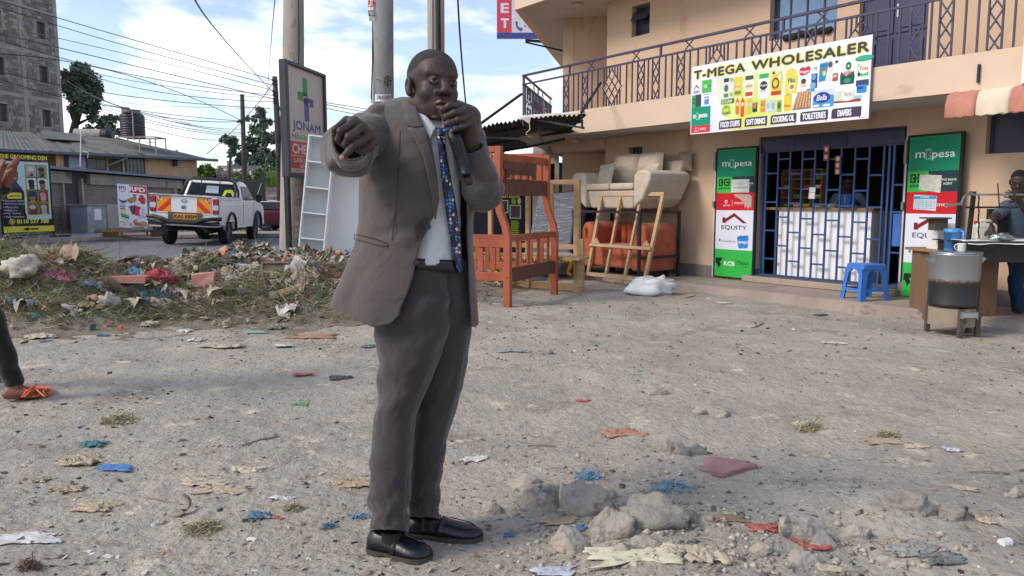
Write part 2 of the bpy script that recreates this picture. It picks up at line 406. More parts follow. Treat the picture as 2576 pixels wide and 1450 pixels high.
m_apr=M('apron_concrete',C(178,162,150,.72),rough=.92,scale=2,var=.12,bump=.35,spots=[(C(140,126,116,.7),2.4,.58),(C(196,160,140,.7),5,.66)])
mb=MB(T=FM);
sv=np.linspace(-4.6,8.0,60);
for i in range(59):
 j0=.035*float(fbm(sv[i]*1.7,0,1));j1=.035*float(fbm(sv[i+1]*1.7,0,1))
 V=[(sv[i],-.4,-.1),(sv[i+1],-.4,-.1),(sv[i+1],1.05+j1,-.1),(sv[i],1.05+j0,-.1),(sv[i],-.4,.1),(sv[i+1],-.4,.1),(sv[i+1],.97+j1,.1),(sv[i],.97+j0,.1),(sv[i+1],1.04+j1,.07),(sv[i],1.04+j0,.07)]
 mb.add(V,[(4,5,6,7),(7,6,8,9),(9,8,2,3)])
tag(mb.build('shop_apron',m_apr),kind='structure')
m_wall=M('peach_plaster',C(226,194,164,.72),rough=.88,scale=1.1,var=.05,bump=.12,bscale=30,spots=[(C(212,174,142,.66),1.6,.60),(C(196,164,136,.64),5.5,.66),(C(236,208,182,.76),3.1,.66)],stretch=(1,1,.45))
m_wall2=M('lit_fascia_plaster',C(234,206,180,.76),rough=.88,scale=.8,var=.05,bump=.10,bscale=30,spots=[(C(220,190,164,.70),1.1,.60)],stretch=(1,1,2))  # wall plaster again, paler: the stronger light on the fascia is in the colour
m_soff=M('soffit_paint',C(214,206,196,.72),rough=.9,scale=2,var=.06,spots=[(C(186,172,158,.7),3,.64)])
m_plin=M('plinth_render',C(150,142,134,.6),rough=.92,scale=3,var=.12,spots=[(C(120,110,102,.6),4,.6)])
m_navy=M('navy_metal',C(66,68,108,.6),rough=.45,var=.1,scale=8,bump=.05)
m_blue=M('blue_grille_paint',C(48,82,138,.75),rough=.4,var=.1,scale=9,bump=.05)
m_rail=M('violet_grey_railing_paint',C(78,74,108,.55),rough=.45,var=.12,scale=12,bump=.08)
m_glass=M('dark_window_glass',C(40,50,62),rough=.12,var=.2,scale=2,bump=0,spec=.5)
m_dark=M('dark_interior',C(48,44,44,.6),rough=.9)
m_white=M('white_paint',C(236,234,232,.82),rough=.5,var=.03,scale=4,bump=.04)
bld=thing('shop_building','two storey peach plastered shop building with balcony on the right','building',fw(1,0,0))
def wall_cells(mb,s0,s1,z0,z1,t0,t1,ops):
 S=sorted({s0,s1}|{x for o in ops for x in o[:2]});Zs=sorted({z0,z1}|{x for o in ops for x in o[2:]})
 for a,b in zip(S[:-1],S[1:]):
  run=None
  for c,d in zip(Zs[:-1],Zs[1:]):
   hole=any(o[0]<=a and b<=o[1]and o[2]<=c and d<=o[3]for o in ops)
   if not hole:run=(run[0],d)if run else(c,d)
   if hole and run:mb.box(a,b,t0,t1,*run);run=None
  if run:mb.box(a,b,t0,t1,*run)
SD,ZD0,ZD1=(1.0,3.1),.2,2.15
lw=(-1.6,-1.28,1.72,2.15);rw=(3.98,4.85,1.77,2.25)
mb=MB(T=FM);wall_cells(mb,-2.17,8,.28,2.35,-.22,0,[(SD[0],SD[1],.28,ZD1),lw,rw])
mb.build('ground_floor_wall',m_wall,bld)
mb=MB(T=FM);mb.box(-2.175,SD[0]-.003,-.22,.012,-.05,.28);mb.box(SD[1]+.003,8,-.22,.012,-.05,.28);mb.build('plinth',m_plin,bld)
uw1=(-1.58,-1.17,3.95,4.44);uw2=(1.11,2.12,3.45,4.3);ud=(2.42,3.27,2.66,4.3)
mb=MB(T=FM);wall_cells(mb,-2.17,8,2.72,4.64,-.22,0,[uw1,uw2,(ud[0],ud[1],2.72,ud[3])]);mb.build('upper_wall',m_wall,bld)
D2=np.array([-.676,-.737]);DP=np.array([.70,-.714]);K0=np.array([-3.5,-.12])
mb=MB(T=FM)
def lp(mb,a,b,th,z0,z1,mi=0):
 a=np.array(a);b=np.array(b);d=(b-a)/np.linalg.norm(b-a);nrm=np.array([-d[1],d[0]])*th
 q=[(*a,z0),(*b,z0),(*(b+nrm),z0),(*(a+nrm),z0)];mb.prism(q,(0,0,1),z1-z0,mi)
lp(mb,K0,K0+DP*1.75,-.2,-.05,4.64)
lp(mb,K0,K0+D2*9,.2,-.05,4.64)
mb.build('corner_wall',m_wall,bld)
mb=MB(T=FM);mb.box(-3.66,-2.19,-.35,-.0,2.16,2.345);mb.build('corner_beam',m_wall,bld)
mb=MB(T=FM);mb.box(-2.175,-2.16,-.25,-1.2,-.05,4.64);mb.build('return_wall',m_wall,bld)
def slab(z0,z1,t,s0,name,mats,inset):
 a=np.array([s0,t]);e=a+D2*9;mb=MB(T=FM)
 pl=[(8,t),tuple(a),tuple(e),(e[0]+3,e[1]-1),(8,-1.0)]
 mb.prism([(x,y,z0)for x,y in pl],(0,0,1),z1-z0);o=mb.build(name,mats,bld,fix=True)
 i=inset;ai=a+np.array([i*1.1,-i]);mb=MB(T=FM)
 pl=[(7.9,t-i),tuple(ai),tuple(ai+D2*8.7),(e[0]+3,e[1]),(7.9,-.9)]
 mb.add([(x,y,z0-.004)for x,y in pl],[tuple(range(5))]);mb.build('soffit',m_soff,bld)
slab(2.35,2.72,.95,-3.42,'balcony_slab',m_wall2,.04)
slab(4.64,4.95,.95,-3.56,'upper_slab',m_wall2,.09)
mb=MB(T=FM);wall_cells(mb,-2.17,8,4.95,7.3,-.22,0,[]);mb.box(-3.5,8,-4,-.3,4.95,7.2);mb.build('top_floor_wall',m_wall,bld)
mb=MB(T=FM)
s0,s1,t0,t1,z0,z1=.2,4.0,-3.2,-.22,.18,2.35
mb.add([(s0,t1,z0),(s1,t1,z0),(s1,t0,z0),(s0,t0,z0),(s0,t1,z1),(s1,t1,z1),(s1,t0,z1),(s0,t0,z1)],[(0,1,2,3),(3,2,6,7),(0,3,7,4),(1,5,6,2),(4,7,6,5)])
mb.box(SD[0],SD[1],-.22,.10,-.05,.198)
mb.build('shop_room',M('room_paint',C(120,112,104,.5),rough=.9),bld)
mb=MB(T=FM);mb.box(SD[0]-.12,SD[1]+.02,.0,.13,.102,.19);mb.build('door_sill',m_apr,bld,bevel=.01)
def window(op,cols,rows,name,fm,glass=None,T=FM,fr=.03,dep=-.10,parent=bld,hopper=False):
 a,b,c,d=op;q=MB(T=T)
 q.box(a,a+fr,dep-.03,dep,c,d);q.box(b-fr,b,dep-.03,dep,c,d);q.box(a+fr,b-fr,dep-.03,dep,c,c+fr);q.box(a+fr,b-fr,dep-.03,dep,d-fr,d)
 for i in range(1,cols):x=a+(b-a)*i/cols;q.box(x-.012,x+.012,dep-.026,dep-.004,c+fr,d-fr)
 for i in range(1,rows):z=c+(d-c)*i/rows;q.box(a+fr,b-fr,dep-.024,dep-.006,z-.01,z+.01)
 f=q.build(name,fm,parent)
 for i in range(cols):
  for j in range(rows):
   p=MB(T=T);p.box(a+(b-a)*i/cols+.004,a+(b-a)*(i+1)/cols-.004,dep-.020,dep-.014,c+(d-c)*j/rows+.004,c+(d-c)*(j+1)/rows-.004);p.build('pane',glass or m_glass,f)
 return f
window(uw2,4,3,'window',m_navy,M('sky_mirroring_glass',C(120,140,160,.8),rough=.06,var=.2,scale=1,bump=0,metal=.75))
window(uw1,1,2,'window',m_navy)
q=MB(T=FM);q.add([(uw1[0]+.02,-.06,4.36),(uw1[1]-.02,-.06,4.36),(uw1[1]-.02,.05,4.20),(uw1[0]+.02,.05,4.20)],[(0,1,2,3)]);q.build('open_hopper_pane',m_glass,bld,solid=.012)
window(lw,1,1,'window',m_navy,m_navy)
window(rw,2,1,'window',m_navy,M('navy_shutter',C(44,48,92,.5),rough=.4))
q=MB(T=FM)
for i in range(7):q.sphere((uw2[0]+.3+.1*i,.02,3.44+.03*rnd.random()),(.07,.05,.045),8,6,noise=.3,sd=i)
q.build('window_sill_clutter',m_dark,bld,smooth=True)
dr=MB(T=FM);a,b=ud[:2]
dr.box(a,b,-.12,-.09,2.72,4.3);door=dr.build('balcony_door',m_navy,bld)
for i,(x0,x1)in enumerate(((a+.02,a+.40),(a+.43,b-.02))):
 for(c0,c1)in((2.78,3.22),(3.27,4.2)):
  q=MB(T=FM);q.box(x0,x1,-.088,-.072,c0,c1);q.box(x0+.05,x1-.05,-.071,-.058,c0+.05,c1-.05);q.build('door_panel',m_navy,door,bevel=.004)
q=MB(T=FM);q.box(a+.46,a+.48,-.058,-.03,3.45,3.6);q.build('handle',M('steel',C(180,180,180),rough=.3,metal=.8),door)
RT=.93;rail=thing('balcony_railing','violet grey metal railing with diamond lattices along the balcony','railing',fw(0,RT,2.72))
RZ0,RZ1,RZ2=2.70,3.33,3.48
def rail_run(T,length,start=0.0):
 """T maps (x along, y out, z)"""
 bars=[];diag=[]
 q=MB(T=T);q.box(0,length,-.02,.02,RZ2-.028,RZ2+.006);q.build('handrail',m_rail,rail,bevel=.004)
 q=MB(T=T);q.box(0,length,-.014,.014,RZ1-.026,RZ1);q.build('middle_rail',m_rail,rail)
 def vb(x,z0=RZ0,z1=RZ1-.027):q=MB(T=T);q.box(x-.009,x+.009,-.009,.009,z0,z1);bars.append(q)
 def st(x0,z0,x1,z1,y):q=MB(T=T);q.bar((x0,y,z0),(x1,y,z1),.016,.010,up=(0,1,0));diag.append(q)
 def X(x,w=.13):
  vb(x-w/2);vb(x+w/2);n=2;h=(RZ1-.03-RZ0)/1.5
  z=RZ1-.03;zz=[z,z-h*.5,z-h,z-h*1.5]
  for i in range(3):
   s=1 if i%2==0 else-1
   st(x-w/2*s*(1),zz[i],x+w/2*s,zz[i+1],.010);st(x+w/2*s,zz[i],x-w/2*s,zz[i+1],-.010)
 def lattice(x,w=.42):
  cz=RZ0+.29;hh=.27
  for i in range(-3,4):
   xx=x+i*w/7
   top=cz+hh*(1-abs(i)*2/7)
   vb(xx,top,RZ1-.027)
   if abs(i)>=1:vb(xx,RZ0,cz-hh*(1-abs(i)*2/7))
  for k in(-1,-.33,.33,1):
   cx=k*w/4;czz=k*hh/2
   st(x+cx-w/4,cz-czz-hh/2,x+cx+w/4,cz-czz+hh/2,.011)
   st(x+cx-w/4,cz+czz+hh/2,x+cx+w/4,cz+czz-hh/2,-.011)
 per=2.02;x=start
 k=0
 while x<length+per:
  seq=[('X',0),('b',.19),('b',.31),('X',.47),('b',.64),('b',.78),('L',1.10),('b',1.42),('b',1.54),('X',1.72),('b',1.87)]
  for kind,o in seq:
   xx=x+o
   if xx<.12 or xx>length-.1:continue
   if kind=='X':X(xx)
   elif kind=='b':vb(xx)
   else:
    if xx+.25<length and xx>.3:lattice(xx)
  for o in(.09,1.08):
   xx=x+o
   if.1<xx<length-.1:
    if o==.09:q=MB(T=T);q.box(xx-.013,xx+.013,-.013,.013,RZ1,RZ2-.029);bars.append(q)
  for o in(.62,1.62):
   xx=x+o
   if.1<xx<length-.1:st(xx-.07,RZ1,xx+.07,RZ2-.03,.008);st(xx+.07,RZ1,xx-.07,RZ2-.03,-.008)
  x+=per
 vb(.012,RZ0,RZ2-.03)
 for q in bars:q.build('baluster',m_rail,rail)
 for q in diag:q.build('diamond_strut',m_rail,rail)
rs0=FS(1315,191,RT)[0]
rail_run(frame(fw(rs0,RT,0),ES,EN,[0,0,1]),9.5,start=FS((2000+505/1.98)*.6314,260,RT)[0]-rs0)
d2w=ES*D2[0]+EN*D2[1];rail_run(frame(fw(rs0+.01,RT-.03,0),d2w,np.cross([0,0,1.0],d2w),[0,0,1]),3.2,start=-.65)
for(s_,t_,z_)in((-2.55,.35,4.63),(-2.62,.3,2.342)):
 q=MB(T=FM);q.lathe([(.10,0),(.105,-.015),(.09,-.05),(.05,-.062)],18,(s_,t_,z_));q.build('ceiling_lamp',m_soff,bld,smooth=True)
# ============================================================ FAR SIDE OF THE ROAD
m_blk=M('grey_stone_block',C(150,142,140,.78),rough=.95,scale=1.2,var=.22,obj_rand=.28,bump=.3,bscale=14)
m_blk2=M('block_building_mortar',C(168,160,156,.75),rough=.95,scale=.4,var=.18,spots=[(C(175,168,160,.6),.3,.62)])
m_conc=M('weathered_concrete',C(172,164,158,.78),rough=.93,scale=1.2,var=.15,bump=.25,spots=[(C(124,118,114,.6),1.3,.58)])
hd=np.array([math.sin(math.radians(12)),math.cos(math.radians(12)),0]);hn=np.array([-hd[1],hd[0],0])*-1
BO=np.array([-32.95,57.5,0])
BT=frame(BO,-hd,np.array([hd[1],-hd[0],0]),[0,0,1])
bb=thing('block_building','tall unfinished grey stone block building with barred windows at the left','building',BO)
wins=[];wrow=[]
for v in(20,128,233,333):
 pass
for k,zc in enumerate((3.6,6.6,9.65,12.7,15.7,18.7)):
 for xc in(1.45,5.15,8.85):wins.append((xc-.4,xc+.4,zc-.05,zc+1.15))
mb=MB(T=BT);wall_cells(mb,0,12,0,20,-.35,-.03,wins);mb.box(0,12,-9,-.36,0,20);mb.build('wall_core',m_blk2,bb)
cols=[(0,.35),(3.1,3.4),(6.8,7.1),(10.5,10.8)];beams=[(5.35,5.6),(8.35,8.6),(11.4,11.65),(14.4,14.65),(17.4,17.65),(2.3,2.6)]
mb=[MB(T=BT)for _ in cols]
for q,(a,b)in zip(mb,cols):q.box(a,b,-.03,.02,0,20);q.build('concrete_pillar',m_conc,bb)
for a,b in beams:
 q=MB(T=BT);q.box(-.02,12,-.03,.012,a,b);q.build('ring_beam',m_conc,bb)
blocks=[]
for r in range(62):
 z=3.0+r*.225;x=-(.25 if r%2 else 0)
 if any(a-.1<z<b-.05 for a,b in beams):continue
 while x<7.6:
  wd=.42+rnd.uniform(-.06,.06);a,b=max(x,.0),x+wd-.022
  if not any(a<o[1]and b>o[0]and z<o[3]and z+.2>o[2]for o in wins)and not any(a<c[1]and b>c[0]for c in cols):
   q=MB(T=BT);q.box(a,b,-.03,rnd.uniform(-.005,.022),z,z+.203);blocks.append(q)
  x+=wd
rnd.shuffle(blocks);pieces('stone_block',blocks,m_blk,bb,stuff_after=298)
m_bar=M('window_bars',C(96,92,96,.5),rough=.6)
for o in wins:
 if o[0]>7 or o[3]<3:continue
 q=MB(T=BT);q.box(o[0],o[1],-.3,-.28,o[2],o[3]);w_=q.build('window',M('dim_pane',C(130,126,124,.5),rough=.35,var=.3,scale=1),bb)
 for i in range(5):q=MB(T=BT);x=o[0]+(o[1]-o[0])*i/4;q.box(x-.02,x+.02,-.22,-.19,o[2],o[3]);q.build('window_bar',m_bar,w_)
 q=MB(T=BT);q.box(o[0]-.05,o[1]+.05,-.2,.03,o[2]-.08,o[2]-.002);q.build('sill',m_conc,w_)
sh=np.array([-.0723,.9974,0]);so_=np.array([sh[1],-sh[0],0])
SO=np.array([-15.1,26.0,0]);ST=frame(SO,sh,so_,[0,0,1])
def SH(u,t=0.0):
 r=ray(u,500);k=((SO+so_*t-CAM)@so_)/(r@so_);q=CAM+r*k;return float((q-SO)@sh)
row=thing('shop_row','low grey row of shuttered shops with flat tin roof behind the pickup','building',SO+sh*6)
m_shop=M('dark_shop_front',C(74,74,82,.7),rough=.8,var=.2,scale=1.5)
m_shut=M('steel_shutter',C(164,156,152,.75),rough=.55,var=.12,scale=2,metal=.0)
x_end=SH(606)
mb=MB(T=ST);mb.box(-8,x_end,-5,-.12,.1,2.3);mb.build('wall',m_shop,row)
pilb=[(-8,SH(8)),(SH(159),SH(163)),(SH(206),SH(211)),(SH(439),SH(446)),(SH(492),SH(496))]
for a,b in pilb:
 q=MB(T=ST);q.box(a,b,-.11,.02,.1,2.05);q.build('pillar',m_conc,row)
for a,b in((-8,SH(180)),(SH(226),SH(458))):
 q=MB(T=ST);q.box(a,b,-.11,.05,1.86,2.24);q.build('lintel',m_conc,row)
def shutter(a,b,n=26):
 pr=[]
 for i in range(n+1):
  z=.21+(1.86-.21)*i/n;pr+=[(-.09,z),(-.055,z+.03)]
 mb=MB(T=ST);V=[]
 for y,z in pr:V+=[(a,y,z),(b,y,z)]
 mb.add(V,[(2*i,2*i+1,2*i+3,2*i+2)for i in range(len(pr)-1)]);mb.build('roller_shutter',m_shut,row)
shutter(SH(10),SH(158));shutter(SH(212),SH(318));shutter(SH(322),SH(438));
for u in(320,):
 q=MB(T=ST);q.box(SH(u-2),SH(u+2),-.1,.0,.1,1.86);q.build('shutter_guide',m_shop,row)
mb=MB(T=ST);mb.box(-8,x_end+.1,-5,.42,2.31,2.36);mb.build('flat_roof',M('roof_tin_grey',C(92,98,110,.6),rough=.5,var=.15,metal=.3),row)
mb=MB(T=ST);mb.box(-8,x_end+.1,.42,.45,2.28,2.37);mb.build('roof_edge',M('roof_edge_blue',C(110,124,148,.7),rough=.5),row)
ux0,ux1=SH(217,1.1),SH(294,1.1)
cab=thing('utility_cabinet','grey metal utility cabinet with torn posters before the shutters','cabinet',SO+sh*ux0+so_*.9)
mid=ux0+(SH(265,1.1)-ux0)
q=MB(T=ST);q.box(ux0,mid,.55,1.1,.2,1.12);q.build('cabinet_body',M('cabinet_grey',C(150,158,166,.7),rough=.6,spots=[(C(190,192,196,.8),2.2,.58)]),cab,bevel=.01)
q=MB(T=ST);q.box(mid+.02,ux1,.5,1.12,.2,1.14);q.build('concrete_side',m_conc,cab)
q=MB(T=ST);q.box(ux0-.05,mid+.03,.5,1.16,1.12,1.16);q.build('cabinet_lid',m_conc,cab)
q=MB(T=ST);q.box(ux0+.5,ux0+1.0,1.101,1.105,.62,1.0);q.build('torn_poster',m_white,cab)
gh=np.array([.602,.799,0]);gn=np.array([.799,-.602,0]);GO=np.array([-20.3,38.0,0])
GT=frame(GO,gh,gn,[0,0,1])
def GK(u,t=0.0):
 r=ray(u,400);k=((GO+gn*t-CAM)@gn)/(r@gn);q=CAM+r*k;return float((q-GO)@gh)
def GZ(u,v,t=0.0):
 r=ray(u,v);k=((GO+gn*t-CAM)@gn)/(r@gn);return float((CAM+r*k)[2])
house=thing('timber_house','orange weatherboard house with grey hipped iron roof and sagging edge','house',GO-gn*1)
m_or=M('orange_boards',C(222,182,144,.85),rough=.8,var=.12,scale=1.5,stretch=(4,4,.3),bump=.1)
m_or2=M('pale_orange_siding',C(230,192,156,.88),rough=.8,var=.1,scale=1.5,bump=.1)
ze=3.56;TW=-.55
kL,kR=-9.5,GK(527)
ur=GK(494,TW);uc=GK(438,TW);zb=2.2
mb=MB(T=GT);mb.box(kL,ur,-8,TW,zb,ze-.05);hw=mb.build('wall',M('house_backing',C(150,110,74,.5),rough=.9),house)
nb=34
brd=[]
x=GK(358,TW)
while x<uc-.02:
 q=MB(T=GT);q.box(x,min(x+.125,uc),TW+.002,TW+.03+.006*rnd.random(),zb,ze-.06);brd.append(q);x+=.135
z=2.25
while z<ze-.1:
 q=MB(T=GT);q.box(uc+.02,ur,TW+.002,TW+.03,z,z+.105);q.m=[1]*len(q.f);brd.append(q);z+=.118
x=GK(140,TW)
while x<GK(311,TW):
 q=MB(T=GT);q.box(x,x+.19,TW+.002,TW+.02,zb,ze-.06);brd.append(q);x+=.205
pieces('weatherboard',brd,[m_or,m_or2],house)
q=MB(T=GT);q.box(uc-.04,uc+.02,TW+.002,TW+.05,zb,ze-.06);q.build('corner_trim',m_or2,house)
def hwin(u0,u1,v0,v1,c,r,glass,name='window'):
 a,b=GK(u0,TW),GK(u1,TW);zc,zd=GZ((u0+u1)/2,v1,TW),GZ((u0+u1)/2,v0,TW)
 window((a,b,zc,zd),c,r,name,m_shop,glass,T=GT,fr=.06,dep=TW+.07,parent=house)
hwin(313,362,396,438,5,2,M('grey_glass',C(120,128,134,.6),rough=.2,var=.3,scale=1))
hwin(214,266,398,428,2,1,M('dusty_glass',C(126,122,112,.6),rough=.4,var=.2,scale=1),'shaded_window')
hwin(272,306,400,436,1,1,M('brown_board',C(120,100,84,.6),rough=.8))
q=MB(T=GT);q.box(GK(170,TW),GK(212,TW),TW+.04,TW+.12,GZ(190,428,TW),GZ(190,395,TW));q.build('pale_blue_panel',M('pale_panel',C(168,178,200,.75),rough=.6),house)
q=MB(T=GT);q.box(GK(160,TW),GK(169,TW),TW+.04,TW+.1,GZ(190,428,TW),GZ(190,392,TW));q.build('dark_post',m_shop,house)
q=MB(T=GT);q.bar((GK(272,TW),TW+.1,GZ(272,416,TW)),(GK(305,TW),.1,GZ(305,396,.1)),.06);q.build('roof_brace',m_conc,house)
q=MB(T=GT);q.box(GK(431,TW),GK(441,TW),TW+.08,TW+.22,GZ(436,418,TW),GZ(436,402,TW));q.bar((GK(436,TW),TW+.1,GZ(436,402,TW)),(GK(436,TW),TW+.1,GZ(436,395,TW)),.05);q.build('floodlight',m_shop,house)
m_roof=M('grey_green_iron',C(116,118,114,.75),rough=.75,var=.2,scale=.8,metal=.0,bump=.1,spots=[(C(96,88,84,.55),.9,.60)])
def slope(c00,c10,c01,c11,nx,name,mat,ripple=.03,nsag=0):
 """sheet from eave c00-c10 to ridge c01-c11, corrugated across"""
 c00,c10,c01,c11=[np.array(c,float)for c in(c00,c10,c01,c11)]
 U=np.linspace(0,1,nx*8+1);Vv=np.linspace(0,1,9);UU,V2=np.meshgrid(U,Vv)
 Pn=((c00*(1-UU[...,None])+c10*UU[...,None])*(1-V2[...,None])+(c01*(1-UU[...,None])+c11*UU[...,None])*V2[...,None])
 Pn[...,2]+=ripple*np.sin(UU*nx*2*math.pi)+nsag*fbm(UU*6,V2*3,2,3)*(1-V2*.5)
 return Pn
rid=4.72
front=[(kL,0,ze),(kR,0,ze)];
rL,rR=(kL+4,-4.4,rid),(GK(300,-4.4),-4.4,rid)
for i in range(9):
 a0,a1=i/9,(i+1)/9+.004
 e0=np.array(front[0])*(1-a0)+np.array(front[1])*a0;e1=np.array(front[0])*(1-a1)+np.array(front[1])*a1
 r0=np.array(rL)*(1-a0)+np.array(rR)*a0;r1=np.array(rL)*(1-a1)+np.array(rR)*a1
 e0[2]+=.012*(i%2);r0[2]+=.012*(i%2)
 q=MB(T=GT);q.grid(slope(e0,e1,r0,r1,8,'',m_roof,.011,.07 if i in(4,5,6)else.02));q.build('roof_sheet',m_roof,house,smooth=True)
q=MB(T=GT);q.grid(slope((kR,0,ze),(kR,-8.8,ze),rR,(rR[0],-4.5,rid),30,'',m_roof,.022,.02));q.build('roof_sheet',m_roof,house,smooth=True)
q=MB(T=GT);q.grid(slope((kL,-8.8,ze),(kR,-8.8,ze),(rL[0],-4.5,rid),(rR[0],-4.5,rid),40,'',m_roof,.022,.02));q.build('roof_sheet',m_roof,house,smooth=True)
q=MB(T=GT);q.grid(slope((kL,0,ze),(kL,-8.8,ze),rL,(rL[0],-4.5,rid),30,'',m_roof,.022,.02));q.build('roof_sheet',m_roof,house,smooth=True)
q=MB(T=GT);q.box(kL,kR+.45,.0,.14,ze-.12,ze+.02);q.build('gutter',M('gutter_grey_blue',C(116,126,138,.6),rough=.5,metal=.2),house,bevel=.02)
q=MB(T=GT);q.add([(GK(110,-2.5),-2.3,4.30),(GK(205,-2.5),-2.3,4.30),(GK(216,-3.4),-4.2,4.80),(GK(124,-3.4),-4.2,4.84)],[(0,1,2,3)]);q.build('raised_roof_sheet',m_roof,house,solid=.03)
TP=P(335,346,41.5)
tank=thing('water_tank','black plastic water tank with lid standing above the house roof','water tank',TP)
m_tank=M('black_plastic',C(44,52,58,.6),rough=.5,var=.1)
r_=.6
q=MB();prof=[(r_,0)]
for i in range(9):prof+=[(r_,.02+i*.125),(r_*1.02,.05+i*.125),(r_*1.02,.09+i*.125),(r_,.12+i*.125)]
prof+=[(r_*.98,1.18),(r_*.75,1.27),(.22,1.31),(.2,1.40),(.17,1.44)]
q.lathe(prof,26,TP+[0,0,-.02]);q.build('tank_shell',m_tank,tank,smooth=False)
q=MB();q.box(TP[0]-.22,TP[0]+.12,TP[1]-.7,TP[1]-.4,TP[2]+1.22,TP[2]+1.5);q.build('meter_box',m_blk,tank,bevel=.03)
q=MB();q.tube([TP+[.34,-.63,-.2],TP+[.34,-.63,1.35]],.035,6);q.tube([TP+[.34,-.63,1.3],TP+[.75,-.6,1.32]],.035,6);q.box(TP[0]+.46,TP[0]+.68,TP[1]-.7,TP[1]-.5,TP[2]+1.22,TP[2]+1.36);q.build('pipe',m_conc,tank)
q=MB();z0=TP[2]-.03
for dx,dy in((-.6,-.6),(.6,-.6),(1.45,-.6),(1.45,.6),(.6,.6),(-.6,.6)):q.bar(TP+[dx,dy,-1.1],TP+[dx,dy,.0],.05)
q.bar(TP+[-.6,-.6,-.03],TP+[1.45,-.6,-.03],.06);q.bar(TP+[-.6,.6,-.03],TP+[1.45,.6,-.03],.06);q.bar(TP+[1.45,-.6,-.03],TP+[1.45,.6,-.03],.06);q.bar(TP+[.9,-.6,-.3],TP+[1.45,-.6,-.3],.04)
q.build('stand',m_conc,tank)
LP=P(190,338,43);RP=P(284,340,43)
lt=thing('lying_tank','grey cylinder tank lying on its side on the house roof','tank',(LP+RP)/2)
q=MB();q.tube([LP,LP*.28+RP*.72],.3,18);q.build('tank_shell',m_conc,lt,smooth=False)
q=MB();q.tube([LP*.28+RP*.72,RP-[.25,0,0],RP],[.34,.34,.22],18);q.build('tank_cap',m_tank,lt)
q=MB()
for k in(.15,.5,.85):pk=LP*(1-k)+RP*k;q.box(pk[0]-.08,pk[0]+.08,pk[1]-.3,pk[1]+.3,pk[2]-1.2,pk[2]-.22)
q.build('cradle',m_conc,lt)
q=MB();a=P(202,420,33);b=P(204,326,33);q.tube([a,b],.022,6);q.tube([b+[0,0,-.9],b+[.25,0,-.95],b+[.2,0,-1.2]],.015,5);tag(q.build('roof_mast',m_white),'thin pale mast standing against the house eave','mast')
FW0=np.array([-14.6,45,0]);
def PZ(u,v,Y):return P(u,v,Y)
gate=thing('green_gate','dark green metal gate leaf beside the block wall behind the pickup','gate',P(660,560,34)*[1,1,0])
m_gr=M('green_metal',C(52,66,66,.5),rough=.6,var=.2,scale=2)
q=MB();a=P(622,520,34);b=P(655,453,34);q.box(a[0],b[0],34,34.05,.1,b[2]);q.build('gate_leaf',m_gr,gate)
q=MB();a=P(657,520,34);b=P(664,432,34);q.box(a[0],b[0],33.95,34.1,.1,b[2]);q.build('gate_post',m_gr,gate)
gp=P(617,380,33.5);q=MB();q.tube([P(617,520,33.5)*[1,1,0]+[0,0,.1],gp],.04,6);tag(q.build('green_post',M('bright_green_paint',C(60,150,110,.6),rough=.5)),'thin bright green metal post left of the dark gate','post')
wl=thing('block_boundary_wall','low rough stone block wall with plants behind, right of the gate','wall',P(690,540,35)*[1,1,0])
bl=[]
for r in range(9):
 z=.1+r*.2
 a=P(668,500,35)[0];b=P(760,500,35)[0];x=a-(.2 if r%2 else 0)
 while x<b:q=MB();q.box(max(x,a),x+.38,35+rnd.uniform(-.02,.02),35.3,z,z+.185);bl.append(q);x+=.4
pieces('stone_block',bl,m_blk,wl)
w2=thing('rear_boundary_wall','grey boundary wall topped by coiled razor wire behind the pickup cab','wall',P(590,470,42)*[1,1,0])
a=P(500,470,42);b=P(664,449,42)
q=MB();q.box(a[0],b[0],42,42.2,0,b[2]);q.build('wall',m_conc,w2)
q=MB();
for i in range(130):
 pass
cx=np.linspace(a[0]+1,b[0],700);th=np.linspace(0,2*math.pi*38,700)
q.tube([np.array([cx[i],42.1+.28*math.sin(th[i]),b[2]+.35+.32*math.cos(th[i])])for i in range(700)],.022,3);q.build('razor_wire',m_conc,w2)
for u in(573,583,640):
 q=MB();p0=P(u,450,42);q.tube([p0*[1,1,0],P(u,405 if u<600 else 430,42)],.05,6);q.build('wall_post',m_conc,w2)
m_bark=M('bark',C(96,82,70,.6),rough=.95,scale=6,var=.25,bump=.6)
m_leafs={}
def leafmat(n,c,c2):return M(n,c,rough=.55,var=.2,scale=1.3,col2=c2,bump=0,obj_rand=.1,spots=[(tuple(x*.55 for x in c),1.1,.56)])
LM1=leafmat('leaf_dark_green',C(88,106,88,.8),C(128,146,120,.85));LM2=leafmat('leaf_mid_green',C(96,120,66,.8),C(150,166,100,.85));LM3=leafmat('leaf_bright_green',C(96,130,60,.7),C(140,170,80,.75))
